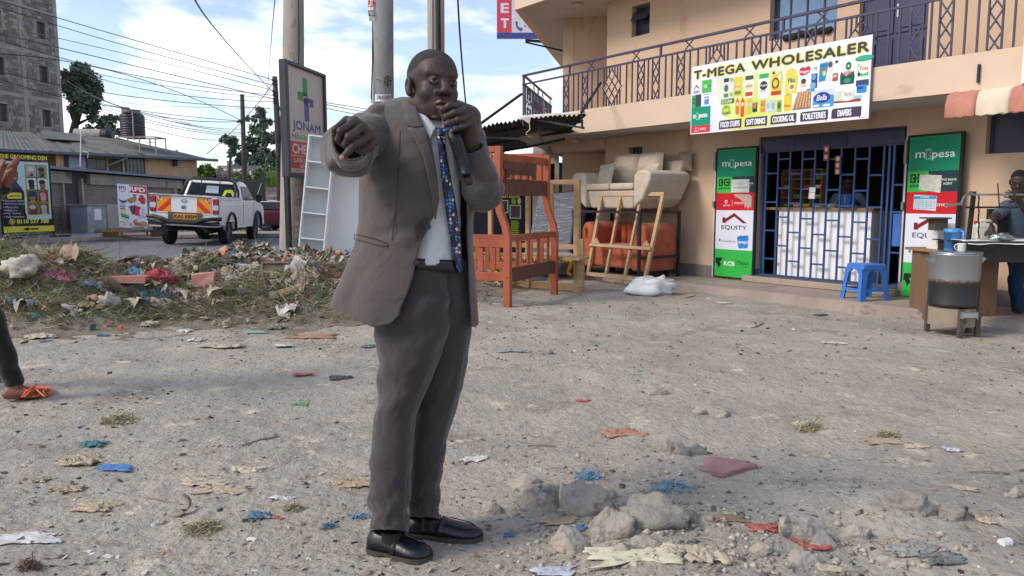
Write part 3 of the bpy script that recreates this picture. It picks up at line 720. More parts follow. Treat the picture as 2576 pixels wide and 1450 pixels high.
def tree(name,label,base,branches,clumps,nleaf,ls,lm,tr=.15,cat='tree',group=None,droop=.3,seed=1):
 rg=np.random.RandomState(seed);t=thing(name,label,cat,base,group)
 q=MB()
 for br in branches:q.tube(br[0],br[1],7)
 q.build('trunk',m_bark,t,smooth=True)
 if not nleaf:return t
 V=[];tot=sum(c[1]**2 for c in clumps)
 for c,r in clumps:
  c=np.asarray(c,float);n=int(nleaf*r*r/tot)
  k=max(3,int(n/44));sub=c+unit_rows(rg.randn(k,3))*(rg.rand(k,1)**.5)*r*np.array([1,1,.85])
  ii=rg.randint(0,k,n);p=sub[ii]+rg.randn(n,3)*r*.12
  d=unit_rows(rg.randn(n,3)+np.array([0,0,-droop]));sd_=unit_rows(np.cross(d,rg.randn(n,3)))
  L_=ls*.62*(.6+.8*rg.rand(n,1));W_=L_*.34
  V.append(np.stack([p,p+d*L_*.5+sd_*W_,p+d*L_,p+d*L_*.5-sd_*W_],1).reshape(-1,3))
 V=np.concatenate(V);n=len(V)//4
 me=bpy.data.meshes.new('crown');me.vertices.add(len(V));me.vertices.foreach_set('co',V.ravel());me.loops.add(4*n);me.loops.foreach_set('vertex_index',np.arange(4*n));me.polygons.add(n)
 me.polygons.foreach_set('loop_start',np.arange(n)*4);me.update(calc_edges=True);me.materials.append(lm)
 mkobj('crown',me,t);return t
def unit_rows(a):return a/(np.linalg.norm(a,axis=1,keepdims=True)+1e-9)
def tp(pts,Y):return[(P(u,v,Y+dy),r)for u,v,r,dy in pts]
Y=62;k=Y/FOC
B=lambda u,v,dy=0:P(u,v,Y+dy)
tree('tree','tall dark leafy tree rising beside the block building',B(182,345)*[1,1,0],
  [([B(184,430)*[1,1,0],B(182,345),B(190,310),B(206,262),B(214,215)],[.5,.35,.28,.2,.1]),([B(190,310),B(178,280),B(186,240)],[.22,.15,.08]),([B(206,262),B(232,235),B(240,215)],[.16,.1,.05]),([B(190,315),B(222,300),B(238,290)],[.14,.08,.04])],
  tp([(190,205,38*k,0),(214,195,34*k,1),(200,178,22*k,-1),(226,222,26*k,0),(205,240,32*k,1),(186,240,28*k,-1),(228,262,22*k,0),(210,275,24*k,0),(186,272,20*k,1),(242,240,14*k,0),(244,225,10*k,0),(232,290,20*k,0),(212,182,14*k,0),(222,320,12*k,0)],Y),7400,.46,LM1,seed=3)
Y=50;k=Y/FOC;B=lambda u,v,dy=0:P(u,v,Y+dy)
tree('tree','small feathery tree crown just left of the black water tank',B(272,350)*[1,1,0],
  [([B(272,400)*[1,1,0],B(270,345),B(276,310)],[.2,.12,.05]),([B(270,345),B(258,315)],[.1,.04]),([B(270,345),B(292,318)],[.1,.04])],
  tp([(262,306,13*k,0),(280,296,14*k,0),(294,300,9*k,0),(255,322,11*k,0),(280,318,12*k,0),(240,335,10*k,1),(296,330,9*k,0)],Y),1300,.34,LM1,seed=5)
Y=40;k=Y/FOC;B=lambda u,v,dy=0:P(u,v,Y+dy)
tree('tree','slender tree with a round leafy top left of the far wooden pole',B(578,470)*[1,1,0],
  [([B(577,500)*[1,1,0],B(577,430),B(580,395),B(585,365)],[.1,.07,.06,.03])],
  tp([(578,360,17*k,0),(588,352,12*k,0),(568,352,10*k,0),(582,385,12*k,0),(594,372,10*k,0)],Y),1000,.30,LM1,seed=6)
Y=44;k=Y/FOC;B=lambda u,v,dy=0:P(u,v,Y+dy)
tree('tree','tall airy tree between the two far wooden poles',B(650,480)*[1,1,0],
  [([B(652,510)*[1,1,0],B(652,430),B(650,370),B(655,320),B(658,275)],[.28,.2,.15,.1,.04]),([B(650,400),B(628,370),B(618,350)],[.12,.07,.03]),([B(652,390),B(674,360),B(684,330)],[.12,.07,.03])],
  tp([(656,282,11*k,0),(652,300,15*k,0),(668,312,17*k,0),(644,326,17*k,0),(662,345,24*k,0),(684,345,18*k,1),(632,362,22*k,0),(656,385,28*k,0),(684,390,24*k,0),(620,392,20*k,0),(640,415,26*k,0),(676,425,26*k,0),(604,410,16*k,0),(700,410,20*k,0),(624,300,7*k,0)],Y),9000,.30,LM1,seed=8)
tree('tree','bushy green tree seen above the wall right of the orange house',B(530,470,4)*[1,1,0],
  [([B(530,500,4)*[1,1,0],B(530,440,4)],[.2,.1])],
  tp([(508,430,16*k,4),(530,430,18*k,4),(548,436,14*k,4),(520,445,16*k,4),(560,450,12*k,4),(575,440,10*k,5),(500,452,12*k,4)],Y),3600,.36,LM3,seed=9)
tree('shrub','bright green shrub behind the razor wire near the tall far pole',B(668,460,-4)*[1,1,0],
  [([B(668,500,-4)*[1,1,0],B(668,450,-4)],[.08,.04])],
  tp([(668,432,15*k,-4),(650,445,12*k,-4),(690,440,14*k,-4),(600,450,14*k,-3),(628,452,14*k,-3)],Y),2600,.3,LM2,seed=10,cat='shrub')
q=MB();rg=np.random.RandomState(2)
for i in range(170):
 b=P(672+60*rg.rand(),490,35.6);b[2]=1.6+.3*rg.rand();a=rg.uniform(-1,1);h=rg.uniform(.5,1.25)
 p1=b+[a*.25,rg.uniform(-.2,.2),h*.7];p2=b+[a*.7,rg.uniform(-.3,.3),h*.75]
 q.add([b-[.03,0,0],b+[.03,0,0],p1+[.04,0,0],p1-[.04,0,0],p2],[(0,1,2,3),(3,2,4)])
t=thing('blade_plant','long bladed green plants growing over the low block wall','plant',P(690,490,35.6)*[1,1,0]);q.build('leaves',LM3,t)
tree('tree','tiny pointed tree tip showing above the house roof ridge',P(443,400,90)*[1,1,0],[([P(443,420,90)*[1,1,0],P(443,378,90)],[.15,.05])],[(P(443,384,90),.3),(P(443,390,90),.5)],160,.4,LM1,seed=12)
m_cpole=M('concrete_pole',C(176,168,158,.66),rough=.9,scale=4,var=.1,bump=.3,bscale=30,spots=[(C(146,136,124,.62),9,.6),(C(196,190,182,.7),14,.66)],stretch=(1,1,.35))
m_cpole2=M('grey_concrete_pole',C(150,150,150,.66),rough=.9,scale=5,var=.12,bump=.3,stretch=(1,1,.4),spots=[(C(126,124,122,.6),6,.6)])
m_wood=M('weathered_pole_wood',C(92,80,74,.6),rough=.95,scale=3,var=.25,bump=.4,stretch=(4,4,.4))
m_cable=M('black_cable',C(40,40,46,.6),rough=.6)
pole1=thing('utility_pole','pale concrete pole behind the medical centre sign, pasted with torn posters','pole',G(735,668,.02))
b_=P(735,668,15.0);a_=P(739,-60,14.0);q=MB();q.tube([b_*[1,1,0]+[0,0,-.2],b_,a_],[.255,.245,.17],20);q.build('shaft',m_cpole,pole1,smooth=True)
m_paper=M('torn_paper',C(214,210,214,.8),rough=.8,var=.08,scale=9,spots=[(C(120,150,200,.8),12,.62),(C(190,160,150,.8),9,.64)])
m_paper2=M('torn_paper_brown',C(178,164,150,.7),rough=.85,var=.2,scale=12,spots=[(C(214,210,206,.8),7,.58),(C(110,98,88,.6),16,.6)])
for(u0,v0,u1,v1,mt)in((703,455,722,560,m_paper),(702,560,719,640,m_paper),(706,390,722,452,m_paper),(700,300,716,385,m_paper),(741,455,760,500,m_paper2),(741,520,768,600,m_paper2)):
 U=np.linspace(u0,u1,6);Vv=np.linspace(v0,v1,8);G_=np.zeros((8,6,3))
 for i,v in enumerate(Vv):
  kk=(v+60)/(668+60);cx=739+(735-739)*kk;Yc=14.0+1.0*kk;rr=(.17+.075*kk)*FOC/Yc
  for j,u in enumerate(U):
   uu=np.clip((u-cx)/rr+.02*rnd.uniform(-1,1),-.999,.999);G_[i,j]=P(cx+uu*rr*1.0,v,Yc-math.sqrt(max(0,1-uu*uu))*(.17+.075*kk)-.014)
 q=MB();q.grid(G_);q.build('torn_poster',mt,pole1)
q=MB();q.tube([P(750,-60,13.8),P(752,100,13.8),P(751,170,13.8)],.012,5);q.build('cable',m_cable,pole1)
pole2=thing('utility_pole','smooth grey concrete pole with small stickers just left of the speaker','pole',G(955,690,0))
b_=P(966,700,12.6)*[1,1,0];a_=P(963,-70,12.0);q=MB();q.tube([b_,a_],[.18,.155],24);q.build('shaft',m_cpole2,pole2,smooth=True)
def onpole(u0,v0,u1,v1,cx,Yc,rr,n=8):
 G_=np.zeros((3,n,3))
 for i,v in enumerate(np.linspace(v0,v1,3)):
  for j,u in enumerate(np.linspace(u0,u1,n)):
   q_=(u-cx)/(rr*FOC/Yc);G_[i,j]=P(u,v,Yc-rr*math.sqrt(max(0,1-min(1,q_*q_)))-.006)
 return G_
q=MB();q.grid(onpole(943,238,984,256,964,12.2,.16));st_=q.build('sticker',m_white,pole2)
sg=Sign(P(947,252,12.02),[1,0,0],[0,0,1],.245,.075,100,30);sg.text('DR.KOFFIE',3,2,97,27,(40,40,60),.03);sg.build('lettering',st_)
q=MB();G_=np.zeros((9,4,3))
for i in range(9):
 for j in range(4):
  G_[i,j]=P(925+19*j/3+(3 if i>5 else 0),-12+66*i/8,11.98+.03*math.sin(i*.7)*(1-j/3))
q.grid(G_);pp=q.build('flyer',m_white,pole2)
sg=Sign(P(926,46,11.93),[1,0,0],[0,0,1],.115,.35,30,90)
sg.text('YAH',1,0,29,16,(60,60,60),.02);sg.text('PLUM',1,24,29,50,(205,60,50),.02);sg.text('0732',1,60,29,84,(50,50,50),.02);sg.build('lettering',pp)
cc=[(P(975,190,11.98),P(975,218,11.98)),(P(966,202,11.99),P(984,204,11.99))]
q=MB();
for a,b in cc:q.bar(a,b,.022,.008,up=(0,1,0))
for s_ in(-1,1):
 q.bar(P(975+s_*7,196,11.98),P(975,190+3,11.98),.014,.006,up=(0,1,0));q.bar(P(975+s_*7,212,11.98),P(975,216,11.98),.014,.006,up=(0,1,0))
 q.bar(P(975+s_*7,196,11.98),P(975+s_*7,212,11.98),.014,.006,up=(0,1,0))
q.build('painted_mark',M('black_paint',C(30,32,34),rough=.7),pole2)
q=MB();q.tube([P(938,198,12.15),P(950,197,11.99),P(976,204,11.98),P(989,199,12.15)],.006,5);q.build('strap',m_conc,pole2)
q=MB();q.tube([P(939,-60,12.0),P(938,120,12.05),P(934,250,12.1)],.010,5);q.tube([P(936,-60,12.1),P(937,90,12.05),P(935,260,12.1)],.007,5);q.build('cable',m_cable,pole2)
pole3=thing('utility_pole','beige concrete pole with a thick dark cable rising behind the speaker','pole',G(1098,680,0))
b_=P(1100,690,14.2)*[1,1,0];a_=P(1096,-70,13.6);q=MB();q.tube([b_,a_],[.16,.146],20);q.build('shaft',m_cpole,pole3,smooth=True)
q=MB();q.tube([P(1101,-70,13.43),P(1103,130,13.5),P(1104,300,13.6)],.045,8);q.tube([P(1089,-70,13.43),P(1090,300,13.5)],.012,6);q.build('cable',m_cable,pole3)
pole4=thing('wooden_pole','taller dark wooden pole carrying many wires at the far left of the sign','pole',G(706,480,0))
Yp=30;q=MB();q.tube([P(706,520,Yp)*[1,1,0],P(703,400,Yp),P(691,193,Yp)],[.16,.13,.09],10);q.build('shaft',m_wood,pole4,smooth=True)
q=MB()
for v in(203,212,232,240,251,259):
 u=691+(v-193)*12/207
 q.tube([P(u-6,v,Yp-.1),P(u-4,v-2,Yp-.12)],.05,6);q.tube([P(u-4,v,Yp-.1),P(u+7,v+1,Yp-.1)],.03,5)
q.build('insulator',m_tank,pole4)
q=MB();rg=np.random.RandomState(4)
for k in range(5):
 pts=[P(705+rg.uniform(-4,6),330+i*12,Yp-.2)+rg.uniform(-.15,.15,3)for i in range(9)];q.tube(pts,.02,4)
for k in range(3):q.tube([P(697,245+k*5,Yp-.1),P(706+k*2,285,Yp-.2),P(703,330,Yp-.2)],.012,4)
q.build('cable_tangle',m_cable,pole4)
pole5=thing('wooden_pole','shorter slender wooden pole behind the pickup cab','pole',G(618,490,0))
Yq=33;q=MB();q.tube([P(617,520,Yq)*[1,1,0],P(609,238,Yq)],[.12,.085],10);q.build('shaft',m_wood,pole5,smooth=True)
q=MB();q.tube([P(596,308,Yq-.1),P(609,305,Yq-.1)],.04,6);q.tube([P(600,303,Yq-.1),P(609,302,Yq-.1)],.03,6);q.build('insulator',m_tank,pole5)
def wire(pts,r=.012,n=26,mat=None):
 """pts: (u, v, Y); smooth through three or more points"""
 pp=np.array([P(u,v,Y)for u,v,Y in pts]);ts=np.linspace(0,1,len(pts));T_=np.linspace(0,1,n)
 deg=min(2,len(pts)-1);cf=[np.polyfit(ts,pp[:,i],deg)for i in range(3)]
 W=np.stack([np.polyval(c,T_)for c in cf],1);q=MB();q.tube(list(W),r,4,cap=False);return q
zc=lambda x,y:(x*.2831,y*.2831)
WL=[((0,10),(1200,360),(2430,712),.02),((0,70),(1200,430),(2430,760),.018),((0,228),(1200,500),(2430,805),.016),((0,300),(1250,600),(2430,878),.02),
  ((0,355),(1250,680),(2430,850),.018),((0,480),(1200,690),(2130,1065),.02),((620,575),(1300,800),(2430,905),.016),((640,590),(1300,740),(2430,878),.014),
  ((0,640),(1250,870),(2400,965),.018),((600,720),(1300,1010),(2145,1078),.02),((700,780),(1400,1050),(2145,1150),.016),((800,850),(1500,1075),(2145,1180),.016),
  ((890,930),(1500,1110),(2145,1195),.014),((900,960),(1500,1130),(2145,1212),.014),((900,990),(1500,1190),(1960,1243),.014),((0,700),(1000,950),(2145,1078),.018),((0,760),(800,900),(1700,1105),.016),((1080,910),(1500,945),(2300,965),.008)]
OW=['topmost','second','third','fourth','fifth','sixth','seventh','eighth','ninth','tenth','eleventh','twelfth','thirteenth','fourteenth','fifteenth','sixteenth','lowest but one','lowest']
def _v400(w):
 (x0,y0),(x1,y1),(x2,y2),r=w;return np.interp(1300,[x0,x1,x2],[y0,y1,y2])
WL.sort(key=_v400)
for i,(a,b,c,r)in enumerate(WL):
 pts=[(*zc(*a),31 if a[0]>0 else 21),(*zc(*b),27),(*zc(*c),30 if c[0]>2200 else 33)]
 yl='yellow' if i==2 else 'black'
 q=wire(pts,r*.62);yl=a==(0,228);tag(q.build('overhead_wire',m_cable if not yl else M('yellow_cable',C(150,150,70,.7),rough=.6)),OW[i]+' of the dark wires crossing the left sky above the house roof' if not yl else 'yellowish wire crossing the block building front','wire','wires crossing the left sky')
for a,b,c,lab in(((497,-20,9),(560,95,16),(690,235,30),'thick wire dropping steeply from the top edge to the far wooden pole'),
      ((694,-20,9),(681,120,16),(672,240,30),'thin near vertical wire left of the concrete pole'),
      ((1151,-20,12),(1160,130,13),(1174,285,15),'dark wire hanging between the speaker and the balcony'),
      ((520,388,33),(610,305,34),(683,215,31),'stay wire rising from the house eave to the far wooden pole'),
      ((818,258,30),(880,268,34),(935,276,40),'upper wire passing between the sign and the grey pole'),
      ((818,263,30),(880,275,34),(935,285,40),'middle wire passing between the sign and the grey pole'),
      ((818,272,30),(870,283,34),(925,292,40),'lowest wire passing between the sign and the grey pole')):
 q=wire([a,b,c],.014 if 'thin' not in lab else.006);tag(q.build('overhead_wire',m_cable),lab,'wire')
# ============================================================ VEHICLES AND STREET SIGNS
WHT=(238,240,246);BLK=(32,32,36);RED=(206,44,48);YEL=(240,214,40);GRN=(20,140,90)
m_tpaint=M('white_car_paint',C(236,234,232,.93),rough=.32,var=.04,scale=2,bump=0,spots=[(C(170,156,140,.7),1.6,.66)])
m_rub=M('tyre_rubber',C(42,42,46,.5),rough=.85,var=.2,scale=20,bump=.3)
m_trim=M('black_trim',C(34,38,46,.5),rough=.55,var=.15)
m_clgl=M('vehicle_glass',C(60,72,78,.6),rough=.3,var=.3,scale=1,bump=0,spec=.08)
th=math.radians(4.8);RRc=np.array([-.3816*20.1,20.1,ZR])
TT=place(RRc-rotz(th)[:,0]*.87,th)
tl=math.radians(3.3);Ry=np.eye(4);Ry[0,0]=math.cos(tl);Ry[0,2]=math.sin(tl);Ry[2,0]=-math.sin(tl);Ry[2,2]=math.cos(tl);Ry[2,3]=.045
TB=TT@Ry
truck=thing('pickup_truck','white single cab pickup truck with hazard chevrons on its tailgate, standing on the road','pickup truck',TT[:3,3])
WHY=[(1.12,'rear'),(4.06,'front')]
def side_poly():
 top=[(0,1.24),(2.22,1.24),(2.24,1.16),(3.95,1.16),(4.55,1.10),(4.85,1.0),(4.95,.86),(4.96,.55)]
 pts=[]
 bot=[(4.80,.48)]
 def arch(c,r=.43):return[(c+r*math.cos(a),.40+r*math.sin(a))for a in np.linspace(0,math.pi,12)]
 b=bot+[(4.52,.44)]+arch(4.06)+[(3.6,.42),(1.6,.42)]+arch(1.12)+[(.66,.50),(0,.58)]
 return top+b
mb=MB(T=TB)
for s in(-1,1):
 pl=side_poly();mb.prism([(s*.80,y,z)for y,z in pl],(s,0,0),.07)
 mb.prism([(s*.87,y,z*.0+zz)for y,zz in((.02,.62),(2.2,.60),(2.2,1.10),(.02,1.10))],(s,0,0),.012)
mb.box(-.80,.80,2.22,2.27,.5,1.2);mb.box(-.80,.80,0.05,4.6,.48,.55);mb.box(-.8,.8,.05,2.2,.6,.66)
mb.rings([[(x,y,z)for x,y in((-.80,y0),(.80,y0))]for y0,z in((3.9,1.175),(4.5,1.12),(4.84,1.02),(4.95,.86),(4.96,.55))],closed=False)
body=mb.build('body',m_tpaint,truck,fix=True,bevel=.02,seg=2)
mb=MB(T=TB);mb.box(-.69,.69,-.035,.02,.80,1.25);tg=mb.build('tailgate',m_tpaint,truck,bevel=.015)
mb=MB(T=TB);mb.box(-.87,.87,-.02,.03,.60,.785);mb.box(-.87,-.70,-.02,.03,.785,.84);mb.box(.70,.87,-.02,.03,.785,.84);mb.build('rear_panel',m_tpaint,truck,bevel=.02)
mb=MB(T=TB)
for s in(-1,1):mb.box(s*.80-.05,s*.80+.05,.02,2.2,1.245,1.275)
mb.box(-.70,.70,-.03,.03,1.252,1.275)
for s in(-1,1):
 mb.box(s*.80-.1,s*.80+.1,-.02,.12,1.255,1.29)
mb.build('bed_rail',M('bed_rail_grey',C(196,198,204,.8),rough=.4),truck,bevel=.008)
mb=MB(T=TB)
for i in range(9):mb.tube([(.87,.12+i*.25,1.215),(.885,.12+i*.25,1.20)],.012,5)
mb.tube([(-.69,-.05,1.245),(-.3,-.055,1.24),(.1,-.055,1.243),(.69,-.05,1.24)],.008,4);mb.build('rope',m_trim,truck)
def rr_ring(hx,y0,y1,z,r=.12,n=4):
 pts=[]
 for cx,cy,a0 in((hx-r,y0+r,-90),(hx-r,y1-r,0),(-hx+r,y1-r,90),(-hx+r,y0+r,180)):
  for k in range(n+1):a=math.radians(a0+90*k/n);pts.append((cx+r*math.cos(a),cy+r*math.sin(a),z))
 return pts
mb=MB(T=TB);mb.rings([rr_ring(.83,2.24,3.98,1.12),rr_ring(.82,2.26,3.95,1.2),rr_ring(.70,2.42,3.40,1.66),rr_ring(.65,2.48,3.30,1.72),rr_ring(.50,2.65,3.15,1.745)])
cabo=mb.build('cab',m_tpaint,truck,smooth=False,fix=True)
mb=MB(T=TB)
mb.add([(-.70,2.277,1.28),(.70,2.277,1.28),(.60,2.385,1.64),(-.60,2.385,1.64)],[(0,1,2,3)]);rwin=mb.build('rear_window',m_clgl,cabo)
mb=MB(T=TB);mb.add([(-.17,2.275,1.36),(.2,2.275,1.36),(.18,2.345,1.57),(-.15,2.345,1.57)],[(0,1,2,3)]);mb.build('white_notice',M('notice_paper',C(206,214,224,.85)),rwin)
mb=MB(T=TB)
hv=[(.3,2.272,1.29),(.36,2.33,1.46),(.46,2.345,1.50),(.56,2.34,1.49),(.62,2.32,1.42),(.645,2.275,1.29),(.58,2.272,1.29),(.55,2.305,1.38),(.42,2.31,1.40),(.38,2.275,1.29)]
mb.add(hv,[tuple(range(10))]);mb.build('hi_vis_vest',M('hi_vis_yellow',C(206,226,60,.9),rough=.7),rwin)
for s in(-1,1):
 mb=MB(T=TB)
 f=lambda y,z:(s*(.838-max(0,z-1.2)*.265),y,z)
 mb.add([f(2.55,1.20),f(3.74,1.20),f(3.36,1.60),f(2.60,1.60)],[(0,1,2,3)]);mb.build('side_window',m_clgl,cabo)
mb=MB(T=TB);mb.add([(-.72,3.93,1.24),(.72,3.93,1.24),(.62,3.44,1.64),(-.62,3.44,1.64)],[(0,1,2,3)]);mb.build('windscreen',m_clgl,cabo)
mb=MB(T=TB)
for s in(-1,1):
 for y in(2.42,3.62):
  mb.box(s*.871-.004,s*.871+.004,y-.006,y+.006,.5,1.16)
mb.build('door_gap',m_trim,cabo)
mb=MB(T=TB)
for s in(-1,1):mb.box(s*.875-.012,s*.875+.012,2.50,2.64,1.02,1.06)
mb.build('door_handle',m_tpaint,cabo,bevel=.006)
mb=MB(T=TB)
mb.tube([(-.74,1.9,1.25),(-.72,2.15,1.5),(-.62,2.24,1.72),(-.5,2.26,1.78),(.5,2.26,1.78),(.62,2.24,1.72),(.72,2.15,1.5),(.74,1.9,1.25)],.03,8)
mb.tube([(-.78,2.2,1.25),(-.76,2.22,1.45),(-.66,2.24,1.7),(-.5,2.2,1.74),(.5,2.2,1.74),(.66,2.24,1.7),(.76,2.22,1.45),(.78,2.2,1.25)],.032,8)
for x in(-.26,.26):mb.tube([(x,2.2,1.74),(x,2.19,1.26)],.012,6)
mb.tube([(-.76,2.19,1.30),(.76,2.19,1.27)],.010,6);mb.tube([(.35,2.26,1.78),(.38,2.26,1.86),(.36,2.26,1.9)],.012,5)
for s in(-1,1):mb.tube([(s*.66,2.24,1.7),(s*.68,2.6,1.76),(s*.6,3.3,1.77)],.02,6)
mb.build('roll_bar',m_trim,truck,smooth=True)
for s in(-1,1):
 lm=MB(T=TB);lm.box(s*.785-.075,s*.785+.085,-.045,.02,.83,1.225);lo_=lm.build('tail_lamp',M('lamp_red',C(170,36,48,.75),rough=.25,bump=0),truck,bevel=.015)
 lm=MB(T=TB);lm.box(s*.785-.07,s*.785+.08,-.052,-.044,.93,1.06);lm.build('lamp_lens',M('lamp_clear',C(214,212,220,.8),rough=.2,bump=0),lo_)
bx,by,bz=[TB[:3,i]for i in range(3)]
def TS(x,y,z):return TB[:3,:3]@np.array([x,y,z])+TB[:3,3]
sg=Sign(TS(-.69,-.036,.80),bx,bz,1.38,.45,138,45)
for x0,dr_ in((2,1),(101,-1)):
 W_=34;
 sg.rect(x0,2,x0+W_,41,(236,64,40),0)
 yl=(250,170,40)
 def clipstripe(c,w_):
  from itertools import product
  poly=[(0,0),(W_,0),(W_,39),(0,39)]
  def clip(poly,f):
   o=[]
   for i in range(len(poly)):
    a,b=poly[i],poly[(i+1)%len(poly)];fa,fb=f(a),f(b)
    if fa>=0:o.append(a)
    if(fa>=0)!=(fb>=0):t=fa/(fa-fb);o.append((a[0]+(b[0]-a[0])*t,a[1]+(b[1]-a[1])*t))
   return o
  g=lambda p:(p[0]if dr_>0 else W_-p[0])*.95+p[1]-c
  pl=clip(clip(poly,lambda p:g(p)+w_),lambda p:w_-g(p))
  if len(pl)>2:sg.poly([(x0+p[0],2+p[1])for p in pl][::-1],yl,.5)
 for c in(26,60):clipstripe(c,9)
 cx=x0+7 if dr_>0 else x0+W_-7
 sg.ell(cx,6,5.5,5.5,(240,230,226),l=1);sg.ell(cx,6,3.4,3.4,(196,40,50),l=1.5)
sg.ell(69,12,7,5.5,(96,104,120),l=.5);sg.ell(69,12,5.6,4.1,(240,240,244),l=1);sg.rect(61,11,77,13.2,(96,104,120),1.5)
sg.text('80',62,23,75,33,(50,66,100),.03);sg.rect(64,35,74,36,(190,196,206),.5)
sg.build('tailgate_print',tg)['kind']='stuff'
mb=MB(T=TB);mb.box(-.26,.34,-.05,-.03,.66,.80);pl_=mb.build('number_plate',PM((232,160,60)),truck)
mb=MB(T=TB);mb.box(-.40,.45,-.045,-.02,.62,.84);mb.build('plate_holder',M('holder_grey',C(120,110,104,.6)),truck)
mb=MB(T=TB);
sg=Sign(TS(-.26,-.052,.66),bx,bz,.60,.14,60,14);sg.text('KAS 895M',2,2,58,12,(60,40,20),.025);sg.build('plate_lettering',pl_)
mb=MB(T=TB)
mb.tube([(-.93,.02,.70),(-.75,-.09,.71),(-.5,-.16,.66),(-.3,-.18,.585),(.3,-.18,.585),(.5,-.16,.66),(.7,-.12,.70),(.95,-.03,.71)],[.05,.05,.05,.045,.045,.05,.05,.05],8)
mb.box(-.32,.32,-.2,-.05,.54,.60);mb.box(-.87,-.5,-.12,.1,.50,.58);mb.box(.45,.87,-.12,.1,.52,.60);mb.tube([(-.9,-.05,.62),(-.55,-.13,.56),(.55,-.13,.56),(.9,-.05,.62)],.035,6)
mb.build('rear_bumper',m_trim,truck,smooth=False)
mb=MB(T=TB);mb.box(-.78,-.45,-.05,-.02,.40,.49);mb.box(-.80,-.42,.02,.04,.3,.4);mb.build('mud_flap',m_trim,truck)
mb=MB(T=TB);mb.box(-.84,-.55,-.10,-.06,.44,.485);mb.build('reflector_strip',M('strip_white',C(226,220,206,.8)),truck)
mb=MB(T=TB);mb.tube([(-.7,1.12,.37),(.7,1.12,.37)],.06,8);mb.sphere((.1,1.12,.36),(.2,.18,.17),12,8);mb.tube([(.1,1.2,.4),(.1,3.4,.45)],.04,6);mb.box(-.5,-.4,.1,4.4,.42,.5);mb.box(.4,.5,.1,4.4,.42,.5);mb.tube([(.45,.3,.36),(.5,.7,.33),(.45,1.6,.35)],.05,8);mb.box(.5,.78,1.75,3.3,.33,.37);mb.sphere((-.45,.5,.4),(.15,.25,.1),10,6)
mb.build('underbody',m_trim,truck)
T2=TT.copy()
def wheel(T,c,r=.36,w_=.22,s=1,parent=None,hub=(150,150,152)):
 Tw=T@frame(c,[0,0,1.0],[0,1.0,0],[s*1.0,0,0])
 q=MB(T=Tw);q.lathe([(r*.62,-w_*.5),(r*.9,-w_*.5),(r*.985,-w_*.4),(r,-w_*.2),(r,w_*.2),(r*.985,w_*.4),(r*.9,w_*.5),(r*.62,w_*.47)],28);wo=q.build('wheel',m_rub,parent,smooth=False)
 q=MB(T=Tw);q.lathe([(r*.61,w_*.47),(r*.56,w_*.30),(r*.3,w_*.36),(r*.18,w_*.46),(0.001,w_*.46)],20);q.build('rim',M('steel_rim',C(*hub,.7),rough=.45,metal=.6),wo)
 q=MB(T=Tw)
 for k in range(8):
  a=2*math.pi*k/8;q.lathe([(.022,0),(.022,.004)],8,(r*.43*math.cos(a),r*.43*math.sin(a),w_*.335))
 q.build('rim_hole',m_trim,wo)
 return wo
for y in(1.12,4.06):
 for s in(-1,1):
  wheel(TT,(s*.74,y,.36+(.045 if s<0 else 0)*0),s=s,parent=truck)
 for s in(-1,1):
  R1,R2=.43,.50;q=MB(T=TB);rr=[]
  for a in np.linspace(-.1,math.pi+.1,15):
   rr.append([(s*.86,y+R1*math.cos(a),.40+R1*math.sin(a)),(s*.93,y+R1*math.cos(a),.40+R1*math.sin(a)),(s*.93,y+(R2-.02)*math.cos(a),.40+(R2-.02)*math.sin(a)),(s*.87,y+R2*math.cos(a),.40+R2*math.sin(a))])
  q.rings(rr);q.build('wheel_arch',m_trim,truck,smooth=False)
for s in(-1,1):
 q=MB(T=TB);q.bar((s*.83,3.62,1.22),(s*.98,3.60,1.26),.03);q.box(min(s*.94,s*1.12),max(s*.94,s*1.12),3.56,3.66,1.19,1.39);q.build('wing_mirror',m_trim,truck,bevel=.02)
q=MB(T=TB);q.tube([(.82,3.95,1.15),(.95,4.2,1.75)],.006,4);q.build('aerial',m_white,truck)
q=MB(T=TB);q.box(-.87,.87,4.92,5.02,.42,.62);q.build('front_bumper',m_tpaint,truck,bevel=.03)
CT=place(P(760,545,28.2)*[1,1,0]+[0,0,ZR+.12],math.radians(4))
car=thing('parked_car','dark red car mostly hidden behind the pasted concrete pole','car',CT[:3,3])
m_red=M('maroon_paint',C(96,26,48,.7),rough=.25,var=.08,bump=0,scale=2)
def carring(z,x0,x1,hy):return[(x0,-hy,z),(x1,-hy,z),(x1,hy,z),(x0,hy,z)]
mb=MB(T=CT);mb.rings([carring(.18,-1.75,1.75,.74),carring(.38,-1.85,1.85,.8),carring(.66,-1.82,1.86,.8),carring(.74,-1.72,1.7,.76)]);mb.build('body',m_red,car,bevel=.05,seg=3)
mb=MB(T=CT);mb.rings([carring(.74,-1.6,1.0,.72),carring(1.02,-1.3,.5,.62),carring(1.07,-1.15,.35,.56)]);cb_=mb.build('cabin',m_red,car,bevel=.04,seg=2)
for a,b in((-1.42,-.75),(-.68,-.02),(.05,.62)):
 q=MB(T=CT);q.add([(a,-.735,.77),(b,-.735,.77),(b-.12,-.645,.99),(a+.12 if a<-1 else a,-.645,.99)],[(0,1,2,3)]);q.build('window',m_clgl,cb_)
for x in(-1.15,1.15):
 for s in(-1,1):wheel(CT@place([0,0,0],-math.pi/2),(s*.70,x,.27),r=.27,w_=.18,s=s,parent=car)
mb=MB(T=CT);mb.tube([(-1.3,-.64,1.03),(.5,-.64,1.03)],.02,6);mb.build('roof_rail',m_white,car)
mb=MB(T=CT);mb.box(-1.87,-1.80,-.8,-.55,.5,.66);mb.build('tail_lamp',M('lamp_red',C(170,36,48)),car)
